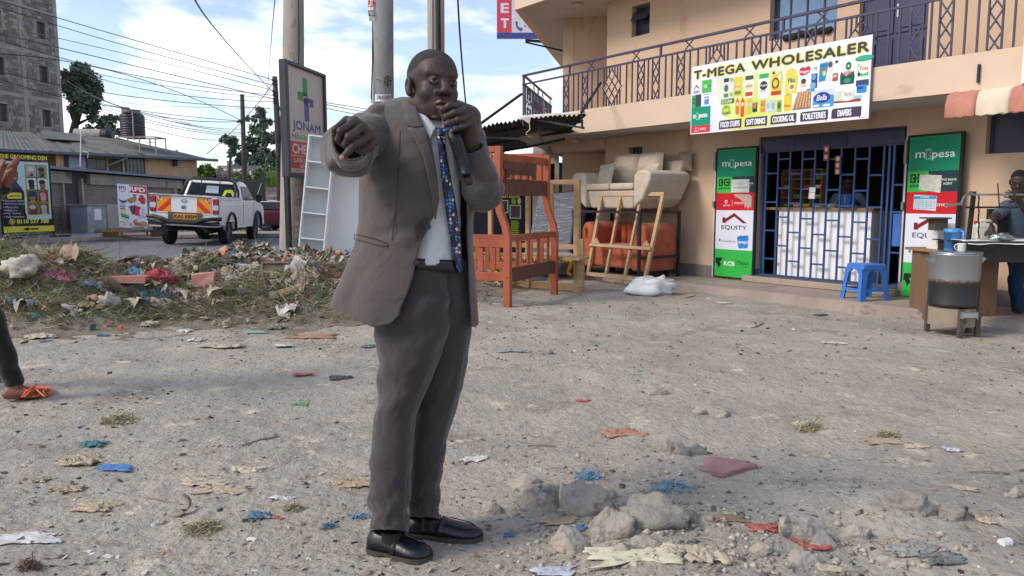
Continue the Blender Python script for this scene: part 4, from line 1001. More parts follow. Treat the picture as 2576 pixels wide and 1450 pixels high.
def rsign(uv,Y0,Y1=None):
 """corners from pixel tl, tr, br, bl on a plane through depths Y0 (left) and Y1 (right)"""
 (tl,tr,br,bl)=uv;Y1=Y1 or Y0
 a=P(*bl,Y0);b=P(*br,Y1);X=(b-a)*[1,1,0];X0=unit(X)
 W_=float(np.linalg.norm(X));Hh=float(P(*tl,Y0)[2]-a[2]);return a,X0,W_,Hh
a,X0,W_,Hh=rsign(((303,462),(376,474),(374,579),(300,572)),22.6,22.9)
Zu=np.array([0,0,1.0])
rp=thing('standing_poster','white and red poster board of the packaging shop on a low wooden stand','signboard',a*[1,1,0])
Yn=np.cross(X0,Zu)
X0t=unit(X0+np.array([0,0,-.10]))
q=MB();q.prism([a-Yn*.03,a+X0t*W_-Yn*.03,a+X0t*W_+Zu*Hh-Yn*.03,a+Zu*Hh-Yn*.03],Yn,.028);q.build('board',M('board_white',C(228,234,246,.85),rough=.5),rp)
sg=Sign(a,X0t,Zu,W_,Hh,73,106)
sg.rect(1,1,72,105,(232,238,250),0);sg.rect(27,1,72,19,(206,44,60),.5);sg.ell(24,9,9,10,(232,238,250),l=.8);sg.ell(13,10,9,9,(206,70,80),l=1);sg.ell(13,9.5,8,8,(232,238,250),l=1.3)
sg.text('RPD',5,5,21,13,(40,110,120),.03,l=1.6);sg.text('RPD',30,4,70,16,(244,240,244),.06,l=1.6)
def box3(x,y,w_,h,c1,c2):
 sg.poly([(x,y+h*.3),(x+w_*.6,y),(x+w_,y+h*.25),(x+w_*.4,y+h*.6)],c1);sg.poly([(x,y+h*.3),(x+w_*.4,y+h*.6),(x+w_*.4,y+h),(x,y+h*.7)],c2);sg.poly([(x+w_*.4,y+h*.6),(x+w_,y+h*.25),(x+w_,y+h*.7),(x+w_*.4,y+h)],c1)
sg.ell(13,32,10,6,(236,236,240));sg.ell(13,39,10,7,(64,72,150));sg.ell(13,35,10,5,(230,232,240));sg.text('Foil',6,29,20,35,(206,60,80),.02,shear=.3)
box3(24,30,20,16,(186,146,100),(160,120,80));sg.rect(38,22,47,38,(176,134,90));sg.ell(60,28,6,6,(204,56,66));sg.ell(64,34,6,7,(214,66,70));sg.ell(56,34,5,5,(190,46,60));sg.ell(62,41,6,4,(206,54,66))
for i,c in enumerate([(230,190,150),(120,150,200),(206,90,90),(230,200,170)]):sg.ell(11,50+i*5.5,8-i*.4,3.4,c);sg.rect(3+i*.3,51+i*5.5,19-i*.3,53+i*5.5,(220,222,232))
for i,c in enumerate([(206,60,80),(40,50,60),(60,130,150),(40,40,50),(206,60,70),(214,50,60),(190,40,50)]):sg.poly([(34+i*1.4,72),(38+i*1.4,72),(30+i*4.6,48+abs(i-3)),(26+i*4.2,50+abs(i-3))],c)
sg.rect(41,56,52,74,(214,50,64))
for i in range(6):sg.line(62,66,58+i*2,50+abs(i-3)*2,.5,(190,200,214))
sg.rect(58,66,66,72,(206,214,226))
sg.poly([(6,70),(26,75),(26,82),(6,77)],(120,176,70));sg.poly([(6,76),(26,81),(26,84),(6,79)],(60,90,70));sg.line(6,80,22,88,3,(196,202,214));sg.poly([(50,75),(56,71),(56,73.5),(68,73.5),(68,77),(56,77),(56,79.5)],(206,60,80));sg.poly([(52,75),(56,73),(56,74.6),(67,74.6),(67,76),(56,76),(56,77.6)],(240,226,230))
sg.ell(8,93,6,4,(206,196,110));sg.ell(11,97,6,4,(196,186,150));sg.ell(6,98,5,4,(226,226,214))
for x in(20,23):sg.line(x,88,x,99,.8,(170,180,196))
sg.rect(27,94,31,101,(214,110,120));sg.line(29,88,29.5,94,.6,(214,110,120));box3(36,82,12,14,(186,146,100),(150,104,70));sg.rect(45,80,52,92,(214,220,230));box3(38,90,14,10,(206,90,80),(176,126,90));box3(50,86,20,16,(196,150,110),(176,126,86))
sg.build('printed_face',rp)
z0=ZR+.12
q=MB();q.prism([a*[1,1,0]+X0*(-.55)+Yn*(-.5)+Zu*(z0+.02),a*[1,1,0]+X0*(W_+.35)+Yn*(-.5)+Zu*(z0+.02),a*[1,1,0]+X0*(W_+.35)+Yn*(-.38)+Zu*(z0+.02),a*[1,1,0]+X0*(-.55)+Yn*(-.38)+Zu*(z0+.02)],Zu,.03)
q.prism([a*[1,1,0]+X0*(-.5)+Yn*.1+Zu*(z0+.17),a*[1,1,0]+X0*(W_+.3)+Yn*.1+Zu*(z0+.17),a*[1,1,0]+X0*(W_+.3)+Yn*.2+Zu*(z0+.17),a*[1,1,0]+X0*(-.5)+Yn*.2+Zu*(z0+.17)],Zu,.035);m_plank=M('rough_plank',C(176,134,92,.65),rough=.85,scale=5,stretch=(1,8,8));q.build('plank',m_plank,rp)
m_brick=M('brown_brick',C(120,80,66,.6),rough=.9)
for k in(-.42,W_+.05):
 q=MB();c=a*[1,1,0]+X0*k;q.prism([c+Yn*.02+Zu*z0,c+X0*.4+Yn*.02+Zu*z0,c+X0*.4+Yn*.28+Zu*z0,c+Yn*.28+Zu*z0],Zu,.168);q.build('foot_block',m_brick,rp)
q=MB()
for k in(.05,W_-.05):q.bar(a+X0*k-Yn*.06+Zu*Hh*.98,a*[1,1,0]+X0*k-Yn*.06+Zu*z0,.05)
q.build('leg',m_plank,rp)
for k in(.35,.75):
 q=MB();c=a*[1,1,0]+X0*k+Yn*.12+Zu*(z0+.205);q.add([c,c+X0*.3,c+X0*.3+Yn*.2,c+Yn*.2,c+Zu*.1,c+X0*.3+Zu*.1,c+X0*.3+Yn*.2+Zu*.1,c+Yn*.2+Zu*.1],[(0,3,2,1),(4,5,6,7),(0,1,5,4),(1,2,6,5),(2,3,7,6),(3,0,4,7)])
 tag(q.build('loose_block',m_blk),'grey stone block weighing down the poster stand, '+('left one' if k<.5 else 'right one'),'stone block','stone blocks on the poster stand')
a,X0,W_,Hh=rsign(((7,384),(134,383),(137,588),(10,588)),21.3,22.6)
gb=thing('standing_banner','tall yellow and black barber shop banner with eight haircut pictures','banner',a*[1,1,0])
Yn=np.cross(X0,Zu)
q=MB();q.prism([a-Yn*.03,a+X0*W_-Yn*.03,a+X0*W_+Zu*Hh-Yn*.03,a+Zu*Hh-Yn*.03],Yn,.028);q.build('board',M('banner_dark',C(30,32,44),rough=.4),gb)
q=MB()
for k in(0,W_):
 q=MB();q.bar(a+X0*k+Zu*Hh*.3-Yn*.03,a*[1,1,0]+X0*k+Zu*(ZR+.12)-Yn*.03,.05);q.bar(a*[1,1,0]+X0*(k-.15)+Zu*(ZR+.15),a*[1,1,0]+X0*(k+.35)+Zu*(ZR+.15)+Yn*.2,.05)
 q.build('foot_frame',m_trim,gb)
BY=(236,222,70)
sg=Sign(a,X0,Zu,W_,Hh,127,205)
sg.rect(0,0,127,205,(28,30,44),0);sg.rect(0,2,122,15,(40,40,30),.3);sg.text('THE GROOMING DEN',2,3,120,14,BY,.035,l=1)
sg.poly([(0,20),(122,20),(122,170),(60,170),(56,150),(56,98),(50,90),(0,90)],(190,214,232),.3)
sg.poly([(0,90),(50,90),(56,98),(56,190),(0,190)],(28,30,44),.5)
sg.text('City Vibes',83,13,121,22,(214,90,130),.01,shear=.3,l=1.4)
sg.ell(22,52,22,26,(104,66,56),l=.8);sg.ell(24,60,20,22,(120,78,66),l=1);sg.ell(36,64,6,3,(180,120,110),l=1.2);sg.poly([(10,90),(10,78),(40,74),(52,90)],(56,62,90),1.1)
sg.rrect(60,26,119,160,1,BY,.8);sg.rect(61.5,27.5,117.5,158.5,(20,24,28),1)
FC=[((200,160,130),(220,206,196)),((120,80,64),(60,44,40)),((64,40,40),(28,28,34)),((150,104,84),(30,30,34)),((150,110,84),(24,60,76)),((214,160,140),(214,130,150)),((110,56,52),(190,190,200)),((196,154,130),(206,176,150))]
for i in range(8):
 x=63+(i%2)*28;y=29+(i//2)*33
 sg.rrect(x,y,x+26,y+31,2,(220,206,70),1.3);sg.rrect(x+.7,y+.7,x+25.3,y+30.3,2,[(150,176,186),(120,156,150),(206,222,236),(196,214,226),(24,60,76),(96,40,60),(140,66,76),(60,80,96)][i],1.6)
 f,h=FC[i];sg.ell(x+13,y+19,7.5,9,f,l=1.9);sg.ell(x+12,y+10,8.5,6,h,l=2.1);sg.poly([(x+4,y+30),(x+8,y+26),(x+18,y+26),(x+23,y+30)],[(60,120,120),(30,40,60),(50,34,40),(24,60,90),(190,160,60),(180,130,120),(120,40,50),(190,206,220)][i],2.2)
 sg.ell(x+15,y+24,4,3,(60,34,34)if i in(0,1,2)else f,l=2.3)
sg.rrect(14,101,49,116,2,BY,1.2);sg.text('services',19,105,46,112,(30,30,30),.02,l=1.6)
for i,t in enumerate(['Executive Haircut','Relaxing massage','Manicure','Pedicure','Hair Dyeing','Hair treatment']):
 y=119+i*8.2;w_=[50,52,30,28,36,44][i];sg.text(t,8,y,8+w_,y+5,(220,224,236),.01,l=1.4)
 sg.ell(4.5,y+2.5,1.1,1.1,(220,224,236),8,l=1.4)
sg.ell(22,175,7,7,BY,l=1.2);sg.ell(22,175,5.6,5.6,(28,30,44),l=1.5);sg.ell(22,175,3,3,BY,l=1.8)
sg.text('0110 577 788',33,169,114,181,(244,230,90),.04,l=1.4)
sg.rect(0,188,127,203,BY,.8);sg.poly([(46,195.5),(60,190),(60,193.6),(86,193.6),(86,197.4),(60,197.4),(60,201)],(30,30,34),1.3)
sg.build('printed_face',gb)
hd2=np.array([.1716,.985,0]);aS=P(713,155,13.3);wS=1.62
js=thing('medical_centre_sign','tall framed medical centre signboard in white and red on a black steel post','signboard',P(728,660,13.3)*[1,1,0])
zt=aS[2];zb_=P(722,440,13.3)[2];Hs=zt-zb_;
a=aS*[1,1,0]+[0,0,zb_];Yn=np.cross(hd2,Zu)
TJ=frame(a,hd2,-Yn,Zu)
q=MB(T=TJ);q.box(0,wS,-.0,.05,0,Hs);q.build('board',m_trim,js)
q=MB(T=TJ);fr=.075;q.box(-.03,fr,-.05,.08,-.04,Hs+.04);q.box(wS-.05,wS+.03,-.05,.08,-.04,Hs+.04);q.box(fr+.001,wS-.051,-.05,.08,-.04,.03);q.box(fr+.001,wS-.051,-.05,.08,Hs-.02,Hs+.04);q.build('frame',M('dark_grey_frame',C(70,72,78,.6),rough=.5),js,bevel=.01)
q=MB(T=TJ);q.box(-.03,.07,-.02,.05,-a[2]-.1,-.042);q.build('post',m_trim,js)
sg=Sign(a+hd2*fr,hd2,Zu,wS-fr-.05,Hs,100,200,lift=.004)
sg.rect(0,0,100,200,(206,198,192),0)
gR=(30,150,80);pU=(84,70,140)
sg.rrect(42,16,55,62,3,gR,.5);sg.rrect(28,44,55,60,3,gR,.5);sg.rrect(43,50,54,57,2,(206,198,192),.8)
sg.rrect(45,52,71,68,4,pU,1.0);sg.rrect(45,52,58,97,3,pU,1.0);sg.rrect(57,60,60,66,1,(206,198,192),1.2)
sg.text('JONAM',12,98,90,121,(84,72,146),.035,l=1);sg.text('MEDICAL CENTRE',10,124,92,133,gR,.02,l=1)
sg.rect(0,137,100,200,(196,52,56),.5);sg.text('CHEMIST',10,141,90,160,(236,216,216),.04,l=1);sg.rect(2,163,98,164,(230,210,206),1)
sg.text('LABORATORY',14,167,90,176,(230,206,204),.025,l=1);sg.text('SERVICES',28,178,80,186,(230,206,204),.025,l=1)
sg.rect(0,187,100,195,(214,206,204),1);sg.text('CALL: 0722 000',8,188.3,92,193.7,(176,40,50),.03,l=1.4)
sg.build('printed_face',js)
aW=P(746,664,12.6);HW=2.12;wd_=1.15;dp=.42
ang=math.radians(8);tilt=math.radians(5.2)
Xw=np.array([math.cos(ang),math.sin(ang)*.9+.0,0]);Xw=unit(Xw);Bw=np.array([-Xw[1],Xw[0],0])
Uw=unit(Zu*math.cos(tilt)+Bw*math.sin(tilt)*.5+Xw*math.sin(tilt)*1.25);Bk=unit(np.cross(Uw,-Xw)*-1);Bk=Bk if Bk@Bw>0 else-Bk
Xw=unit(np.cross(Uw,Bk));Xw=Xw if Xw[0]>0 else-Xw
Xw=unit(Xw);TW_=frame(aW,Xw,Bk,Uw)
wr=thing('wardrobe','open white wardrobe with side shelves standing on the rubbish heap edge','wardrobe',aW)
m_lam=M('white_laminate',C(244,246,246,.95),rough=.4,var=.03,scale=2,bump=0)
m_lamb=M('wardrobe_back_panel',C(238,240,240,.92),rough=.5,var=.05,scale=2,bump=0)
th_=.022;dvx=.40
for nm,bx_ in(('side_panel',(0,th_,0,dp,0,HW)),('side_panel',(wd_-th_,wd_,0,dp,0,HW)),('divider',(dvx,dvx+th_,0.002,dp-.002,th_,HW-th_)),('top_panel',(th_,wd_-th_,0,dp,HW-th_,HW)),('bottom_panel',(th_,wd_-th_,0,dp,0,th_))):
 q=MB(T=TW_);q.box(*bx_);q.build(nm,m_lam,wr,bevel=.002)
for i in range(1,5):
 q=MB(T=TW_);z=HW*i/5.05;q.box(th_,dvx,.002,dp-.004,z,z+th_);q.build('shelf',m_lam,wr,bevel=.002)
q=MB(T=TW_);q.box(dvx+th_,wd_-th_,.002,dp-.004,HW*.80,HW*.80+th_);q.build('shelf',m_lam,wr)
q=MB(T=TW_);q.box(th_,wd_-th_,dp-.012,dp-.004,th_,HW-th_);q.build('back_panel',m_lamb,wr)
q=MB(T=TW_);q.tube([(dvx+th_,.2,HW*.755),(wd_-th_,.2,HW*.755)],.012,8);q.build('hanging_rail',M('steel',C(180,180,180),rough=.3,metal=.8),wr)
q=MB(T=TW_);q.box(0,wd_,.03,dp,-.09,-.004);q.build('kick_board',m_lamb,wr)
q=MB(T=TW_)
for i in range(1,5):
 z=HW*i/5.05;q.box(th_,th_+.006,-.004,.004,z+.004,z+.014);q.box(dvx-.002,dvx+.006,-.004,.004,z+.004,z+.014)
q.build('cam_screw',m_conc,wr)
for i,k in enumerate((.1,.6,1.0)):
 q=MB();c=aW+Xw*k-Zu*.16;q.box(c[0],c[0]+.25,c[1]+.05,c[1]+.4,0,c[2]+.065);tag(q.build('rough_block',m_blk),['leftmost','middle','rightmost'][i]+' of the stone blocks under the white wardrobe','stone block','stone blocks under the wardrobe')
a,X0,W_,Hh=rsign(((1252,-60),(1400,-60),(1380,98),(1250,97)),17,17)
ls=thing('hanging_sign','white and red outlet sign high up behind the building corner','signboard',P(1310,100,17))
q=MB();q.box(a[0],a[0]+1.35,17.0,17.08,a[2],a[2]+1.5);q.build('board',m_white,ls)
sg=Sign([a[0],16.995,a[2]],[1,0,0],Zu,1.35,1.5,149,166)
sg.rect(0,0,149,166,(222,226,240),0);sg.rect(0,0,35,153,(222,80,104),.5);sg.rect(0,153,149,166,(72,84,168),.8)
for i,ch in enumerate('TLET'):sg.text(ch,9,15+i*35,29,38+i*35,(240,236,244),.05,l=1)
sg.rect(52,84,110,120,(236,216,50),.6);sg.text('E.LIT',56,104,80,110,(110,106,90),.01,l=1);sg.text('+ 254 7',64,135,100,142,(196,50,90),.02,l=1)
sg.poly([(44,128),(48,126),(50,132),(48,135),(54,142),(58,141),(61,146),(57,150),(50,146),(45,138)],(70,96,170),1);sg.build('printed_face',ls)
q=MB();c=P(1322,102,17);q.bar(c,c+[1.2,.3,-.02],.05);q.bar(c+[0,0,-.04],c+[1.0,.3,-.2],.03);q.build('bracket',m_trim,ls)
# ============================================================ SHOP FRONT
s0,zA=.62,2.165;WM,HM=2.56,.905;TM=1.0
msn=thing('shop_signboard','wide white and yellow wholesaler signboard hung on the balcony','signboard',fw(s0,TM,zA))
q=MB(T=FM);q.box(s0,s0+WM,TM-.035,TM-.002,zA,zA+HM);q.build('board',M('board_edge_violet',C(150,150,200,.6),rough=.5),msn)
sg=Sign(fw(s0,TM,zA),ES,Zu,WM,HM,200,100,lift=.002)
zl,zr=10.76,8.69
def sx(px):p=(px-290)/(2225-290);return 200*p*zl/(zr+p*(zl-zr))
def tb_(px):k=(px-300)/1940.;return 495-k*335,1225-k*172
def sy(px,py):t,b=tb_(px);return(py-t)/(b-t)*100
def Q(px,py):return(sx(px),sy(px,py))
VB=(62,60,84)
sg.rect(0,0,200,100,(236,240,246),0)
sg.poly([(48,99),(34,40),(30,6),(112,4),(130,40),(120,70),(124,99)],(232,238,214),.3);sg.poly([(52,99),(44,50),(70,24),(104,24),(112,60),(104,99)],(226,234,150),.6);sg.poly([(60,99),(66,40),(96,40),(92,99)],(222,232,110),.9)
def rq(x0,y0,x1,y1,c,l):sg.poly([Q(x0,y1),Q(x1,y1+(tb_(x1)[1]-tb_(x0)[1])*.5),Q(x1,y0+(tb_(x1)[0]-tb_(x0)[0])*.5),Q(x0,y0)],c,l)
for(t,xa,xb)in(('T-MEGA',312,868),('WHOLESALER',930,2200)):
 a_,b_=sx(xa),sx(xb)
 sg.text(t,a_-1,5.0,b_+1,21,(236,228,70),.14,l=1.2,sp=1.08);sg.text(t,a_,6.2,b_,20,VB,.06,l=1.8,sp=1.08)
sg.poly([(3.5,33),(6.5,27),(10.5,32),(10.5,34),(6.5,29.5),(3.5,35)],(150,40,40),1.2);sg.text('EQUITY',3.4,36,11.6,40.5,VB,.02,l=1.2)
sg.rect(14.5,22.5,27,41,(84,190,90),1.2);sg.text('KCB',17,29,21.5,34,(230,240,230),.03,l=1.6);sg.line(22,33,26,31,1,(30,70,50),1.6)
sg.rect(1,42.5,13.5,60.5,(60,176,90),1.2);sg.rect(6,42,13.7,60,(62,66,90),1.4);sg.rrect(2,47,5.2,55,1,(30,110,60),1.8);sg.rrect(2.8,49,4.4,53,.6,(60,176,90),2)
sg.rrect(18,46.5,24,58,1,(90,140,206),1.2);sg.text('pesa',18.6,48,23.6,52,(236,240,250),.02,l=1.6);sg.rect(17,43,25,44,(130,160,206),1.2)
sg.rect(1,60.5,26.5,88,(0,150,120),1.2);sg.text('m',3.2,71,7.2,77,(236,244,240),.04,l=1.6);sg.rrect(7.6,68.5,10.4,79.5,.6,(140,210,190),1.6);sg.rrect(8.1,70,9.9,78,.3,(0,150,120),1.9);sg.poly([(8,74),(10.6,72),(10,75)],(190,60,50),2.1);sg.text('pesa',11,71,23,79,(236,244,240),.04,l=1.6)
sg.rect(1,88,26.5,98.5,(222,48,60),1.2);sg.ell(7.5,91.6,1.2,1.6,(244,230,230),l=1.6);sg.ell(7.6,91.6,.6,.9,(222,48,60),l=1.8);sg.text('airtel',5.4,94,9.8,97,(244,230,230),.02,l=1.6);sg.rect(11.2,90,11.5,97,(244,230,230),1.6);sg.text('money',13,91.5,21.5,97,(244,230,230),.01,l=1.6)
def pouch(x0,y0,x1,y1,c,top,lab,lc=(240,240,240),t=None,tc=(40,40,40)):
 a,b,c0,d=sx(x0),sy(x0,y0),sx(x1),sy(x1,y1);w_=c0-a;h_=d-b
 sg.rrect(a,b,c0,d,w_*.15,c,1.3);sg.rrect(a+w_*.08,b+h_*.04,c0-w_*.08,b+h_*.22,w_*.1,top,1.6);sg.ell((a+c0)/2,b+h_*.5,w_*.34,h_*.17,lc,l=1.7)
 if t:sg.text(t,a+w_*.16,b+h_*.44,c0-w_*.16,b+h_*.56,tc,.02,l=2)
 if lab:sg.rrect(a+w_*.12,b+h_*.74,c0-w_*.12,b+h_*.92,w_*.08,lab,1.8)
pouch(635,615,700,840,(226,230,224),(60,60,80),(100,140,90),(90,110,90))
pouch(705,610,745,830,(220,234,220),(150,190,160),(150,190,120),(230,236,226))
pouch(750,610,838,805,(226,206,90),(236,214,60),(110,150,70),(240,226,140),'DOLA',(130,120,60))
pouch(862,590,968,825,(238,238,228),(80,90,60),(206,70,60),(236,220,190),'JOGOO',(120,90,60))
pouch(1010,570,1135,830,(236,240,240),(60,180,90),None,(56,40,44),'Ajab',(230,230,230));sg.text('MAIZE MEAL',*Q(1035,752),*Q(1100,752+6),(120,130,130),.0,l=2)
sg.poly([Q(1160,800),Q(1150,640),Q(1165,600),Q(1165,560),Q(1190,555),Q(1215,590),Q(1240,545),Q(1262,545),Q(1275,620),Q(1265,800)][::-1],(226,214,70),1.3);sg.poly([Q(1232,640),Q(1228,600),Q(1246,565),Q(1256,600),Q(1250,650)],(236,240,246),1.6);sg.rect(sx(1165),sy(1165,553),sx(1188),sy(1165,580),VB,1.6)
sg.ell(*Q(1200,680),4,8,(70,60,40),l=1.7);sg.ell(*Q(1200,675),2.6,5,(236,206,90),l=1.9);sg.text('Golden',sx(1160),sy(1160,725),sx(1252),sy(1252,752),(240,200,60),.03,l=2.1);sg.rrect(sx(1155),sy(1160,765),sx(1262),sy(1262,795),.6,(200,60,50),1.8)
sg.poly([Q(1300,790),Q(1310,600),Q(1325,530),Q(1345,518),Q(1400,518),Q(1425,550),Q(1440,620),Q(1430,780)][::-1],(232,220,90),1.3);sg.text('Pika',sx(1335),sy(1340,622),sx(1410),sy(1405,665),(60,120,110),.03,l=1.9);sg.ell(*Q(1375,715),3.6,5,(236,236,220),l=1.7);sg.ell(*Q(1378,715),2.2,3,(190,120,60),l=1.9)
sg.poly([Q(1455,580),Q(1455,530),Q(1480,505),Q(1515,512),Q(1550,492),Q(1572,512),Q(1565,560),Q(1520,585),Q(1480,598)][::-1],(214,50,60),1.3);sg.text('Huggies',sx(1462),sy(1462,545),sx(1560),sy(1560,565),(240,236,240),.03,l=1.8);sg.text('Dry',sx(1490),sy(1490,578),sx(1520),sy(1520,588),(70,120,190),.02,l=1.8)
sg.ell(*Q(1500,690),2.8,7,(226,200,180),l=1.4);sg.ell(*Q(1502,655),2.6,3.4,(90,60,50),l=1.6);sg.poly([Q(1470,760),Q(1475,725),Q(1525,715),Q(1535,745)][::-1],(236,236,240),1.6)
sg.text('M',sx(1612),sy(1612,505),sx(1640),sy(1640,537),(60,60,80),.01,l=1.3)
sg.rect(sx(1585),sy(1585,578),sx(1650),sy(1650,725),(50,70,140),1.3);sg.ell(*Q(1612,610),2.2,4,(110,160,206),l=1.6);sg.ell(*Q(1605,700),3,4,(120,180,220),l=1.6);sg.rect(sx(1540),sy(1540,738),sx(1625),sy(1625,762),(70,160,200),1.5)
sg.poly([Q(1665,665),Q(1672,470),Q(1760,450),Q(1770,640)][::-1],(30,150,190),1.3);sg.poly([Q(1735,655),Q(1750,560),Q(1765,470),Q(1815,450),Q(1815,640)][::-1],(226,232,240),1.5);sg.ell(*Q(1785,478),2.2,4,(110,80,70),l=1.8);sg.rrect(sx(1690),sy(1690,518),sx(1735),sy(1735,542),.8,(206,70,70),1.8);sg.ell(*Q(1712,490),4,2,(40,120,190),l=1.8);sg.ell(*Q(1722,570),1.6,3.4,(220,226,120),l=1.8)
sg.rect(sx(1836),sy(1836,438),sx(1866),sy(1866,462),(60,56,120),1.3);sg.rrect(sx(1812),sy(1812,575),sx(1872),sy(1872,650),.7,(176,90,50),1.3);sg.text('JIK',sx(1818),sy(1818,590),sx(1866),sy(1866,615),(240,236,230),.04,l=1.8)
sg.poly([Q(1900,695),Q(1895,600),Q(1905,560),Q(1960,600),Q(2040,545),Q(2052,600),Q(2045,680)][::-1],(20,84,70),1.5);sg.poly([Q(1905,600),Q(1910,430),Q(2045,425),Q(2050,560),Q(1965,610)][::-1],(232,238,240),1.3)
for k in range(8):
 a_=k*math.pi/4;cx,cy=Q(1982,495);sg.ell(cx+1.6*math.cos(a_),cy+3.2*math.sin(a_),1.3,2.2,(30,150,110),10,l=1.7)
sg.ell(*Q(1982,495),.9,1.8,(226,240,120),l=1.9);sg.text('ARIEL',sx(1925),sy(1925,555),sx(2028),sy(2028,582),(200,40,60),.03,l=1.9);sg.ell(*Q(1975,650),3.4,3,(60,150,120),l=1.8)
sg.poly([Q(2080,610),Q(2072,430),Q(2225,410),Q(2215,600)][::-1],(226,236,234),1.3);sg.poly([Q(2085,605),Q(2085,475),Q(2200,460),Q(2200,595)][::-1],(90,190,130),1.5);sg.ell(sx(2150),sy(2150,412),8.6,3.6,(20,150,110),l=1.6);sg.ell(sx(2150),sy(2150,410),7.4,2.3,(60,180,140),l=1.8);sg.ell(*Q(2150,515),5.4,7,(232,240,226),l=1.8);sg.text('Toss',sx(2100),sy(2100,500),sx(2195),sy(2195,535),(206,60,60),.03,l=2);sg.ell(*Q(2098,585),1.4,2.4,(60,60,90),l=1.9)
sg.rrect(sx(615),sy(615,850),sx(760),sy(760,885),.4,(70,130,60),1.3);sg.text('SUGAR',sx(622),sy(622,857),sx(735),sy(735,880),(232,240,200),.02,l=1.7)
sg.ell(*Q(672,960),5.6,9.5,(206,220,90),l=1.3);sg.ell(*Q(672,965),4.4,6,(90,150,60),l=1.5);sg.ell(*Q(672,965),3.6,4.8,(206,220,90),l=1.7);sg.text('KABRAS',sx(632),sy(632,985),sx(725),sy(725,1003),(60,90,50),.02,l=1.9)
for k in range(4):sg.line(*Q(672,950),*Q(650+k*16,915),.5,(90,150,60),1.8)
for px,c in((795,(214,130,50)),(900,(226,210,90)),(850,(226,84,40)),(935,(200,206,90))):
 sg.rrect(sx(px-20),sy(px,850),sx(px+20),sy(px,1010+(px==850)*25),1.4,c,1.4+.1*(px==850));sg.rect(sx(px-8),sy(px,828),sx(px+8),sy(px,852),c,1.5);sg.ell(sx(px),sy(px,900),1.6,3,(230,214,180),10,l=1.8)
for px,c,c2 in((985,(56,60,60),(200,120,90)),(1072,(232,140,40),(240,190,120)),(1130,(206,220,220),(160,200,180)),(1182,(200,210,214),(150,180,190)),(1248,(150,190,60),(60,110,60))):
 a_=sx(px-26);b_=sx(px+26);sg.rrect(a_,sy(px,850 if px!=985 else 875),b_,sy(px,985),1,c,1.4);sg.ell((a_+b_)/2,sy(px,915),1.9,4.5,c2,12,l=1.8);sg.rect(a_+.5,sy(px,852 if px!=985 else 877),b_-.5,sy(px,862 if px!=985 else 887),(200,206,206),1.7)
sg.text('RED',sx(1052),sy(1052,893),sx(1092),sy(1092,918),(60,50,50),.02,l=2)
sg.rrect(sx(1298),sy(1298,800),sx(1382),sy(1382,970),1.6,(230,206,50),1.4);sg.rect(sx(1325),sy(1325,782),sx(1355),sy(1355,802),(224,200,60),1.4);sg.text('Elianto',sx(1305),sy(1305,905),sx(1372),sy(1372,925),(200,60,50),.02,l=1.9)
sg.poly([Q(1392,965),Q(1440,775),Q(1590,750),Q(1590,945)][::-1],(150,110,80),1.3)
for r in range(8):
 for c in range(6):
  y=785+r*22;x0=1442-r*6.5;x=x0+c*(1585-x0)/5.6+6;sg.ell(sx(x),sy(x,y-c*4),.95,1.6,(222,180,130)if(r+c)%3 else(206,160,110),10,l=1.6+.02*r)
sg.rrect(sx(1612),sy(1612,760),sx(1840),sy(1840,925),2,(206,222,240),1.3);sg.rrect(sx(1612),sy(1612,820),sx(1838),sy(1838,920),2,(70,150,214),1.5);sg.ell(sx(1710),sy(1710,830),8.2,7,(44,66,150),l=1.7);sg.text('Bella',sx(1650),sy(1650,805),sx(1762),sy(1762,855),(236,240,250),.02,shear=.3,l=1.9);sg.ell(sx(1650),sy(1650,920),3.4,1.6,(236,240,246),l=1.7);sg.ell(sx(1760),sy(1760,910),4,1.6,(230,236,246),l=1.7)
sg.rect(sx(1850),sy(1850,770),sx(2060),sy(2060,850),(206,222,206),1.3);sg.ell(*Q(1985,800),5.4,7.5,(240,238,226),l=1.6);sg.text('White Wash',sx(1945),sy(1945,775),sx(2035),sy(2035,812),(60,110,170),.01,shear=.2,l=1.9);sg.poly([Q(1842,892),Q(1842,870),Q(1990,868),Q(2100,838),Q(2130,845),Q(2132,870)][::-1],(166,60,60),1.7);sg.rect(sx(2060),sy(2060,812),sx(2135),sy(2135,850),(160,200,226),1.4)
sg.rrect(sx(2070),sy(2070,650),sx(2208),sy(2208,700),.8,(66,70,120),1.3);sg.rrect(sx(2080),sy(2080,700),sx(2188),sy(2188,775),2,(50,140,206),1.5);sg.rect(sx(2084),sy(2084,722),sx(2150),sy(2150,736),(30,60,140),1.8)
for t,xa,xb in(('FOOD STUFFS',600,845),('SOFT DRINKS',880,1124),('COOKING OIL',1160,1440),('TOILETERIES',1482,1782),('DIAPERS',1820,2142)):
 a_,b_=sx(xa),sx(xb);sg.rect(a_,84,b_,96,VB,1.3);sg.poly([(b_-3,95.5),(b_-1,95.5),(b_-1,99)][::-1],(70,70,150),1.3);sg.rect(a_,96,b_-2,96.6,(190,70,80),1.6);sg.poly([(a_,84),(a_+2,84),(a_,87)][::-1],(230,206,60),1.6)
 i_=2 if t!='DIAPERS' else 6;sg.text(t,a_+i_,86,b_-(2 if i_==2 else 9),94.5,(240,240,246),.035,l=1.8)
sg.rect(193,96,197.5,98.6,(220,220,226),1.3)
sg.build('printed_face',msn)
q=MB(T=FM)
for s_ in(s0+.25,s0+1.2,s0+2.2):q.bar((s_,.955,2.75),(s_,TM-.04,2.75),.03);q.bar((s_,.955,2.45),(s_,TM-.04,2.45),.03)
q.build('bracket',m_trim,msn)
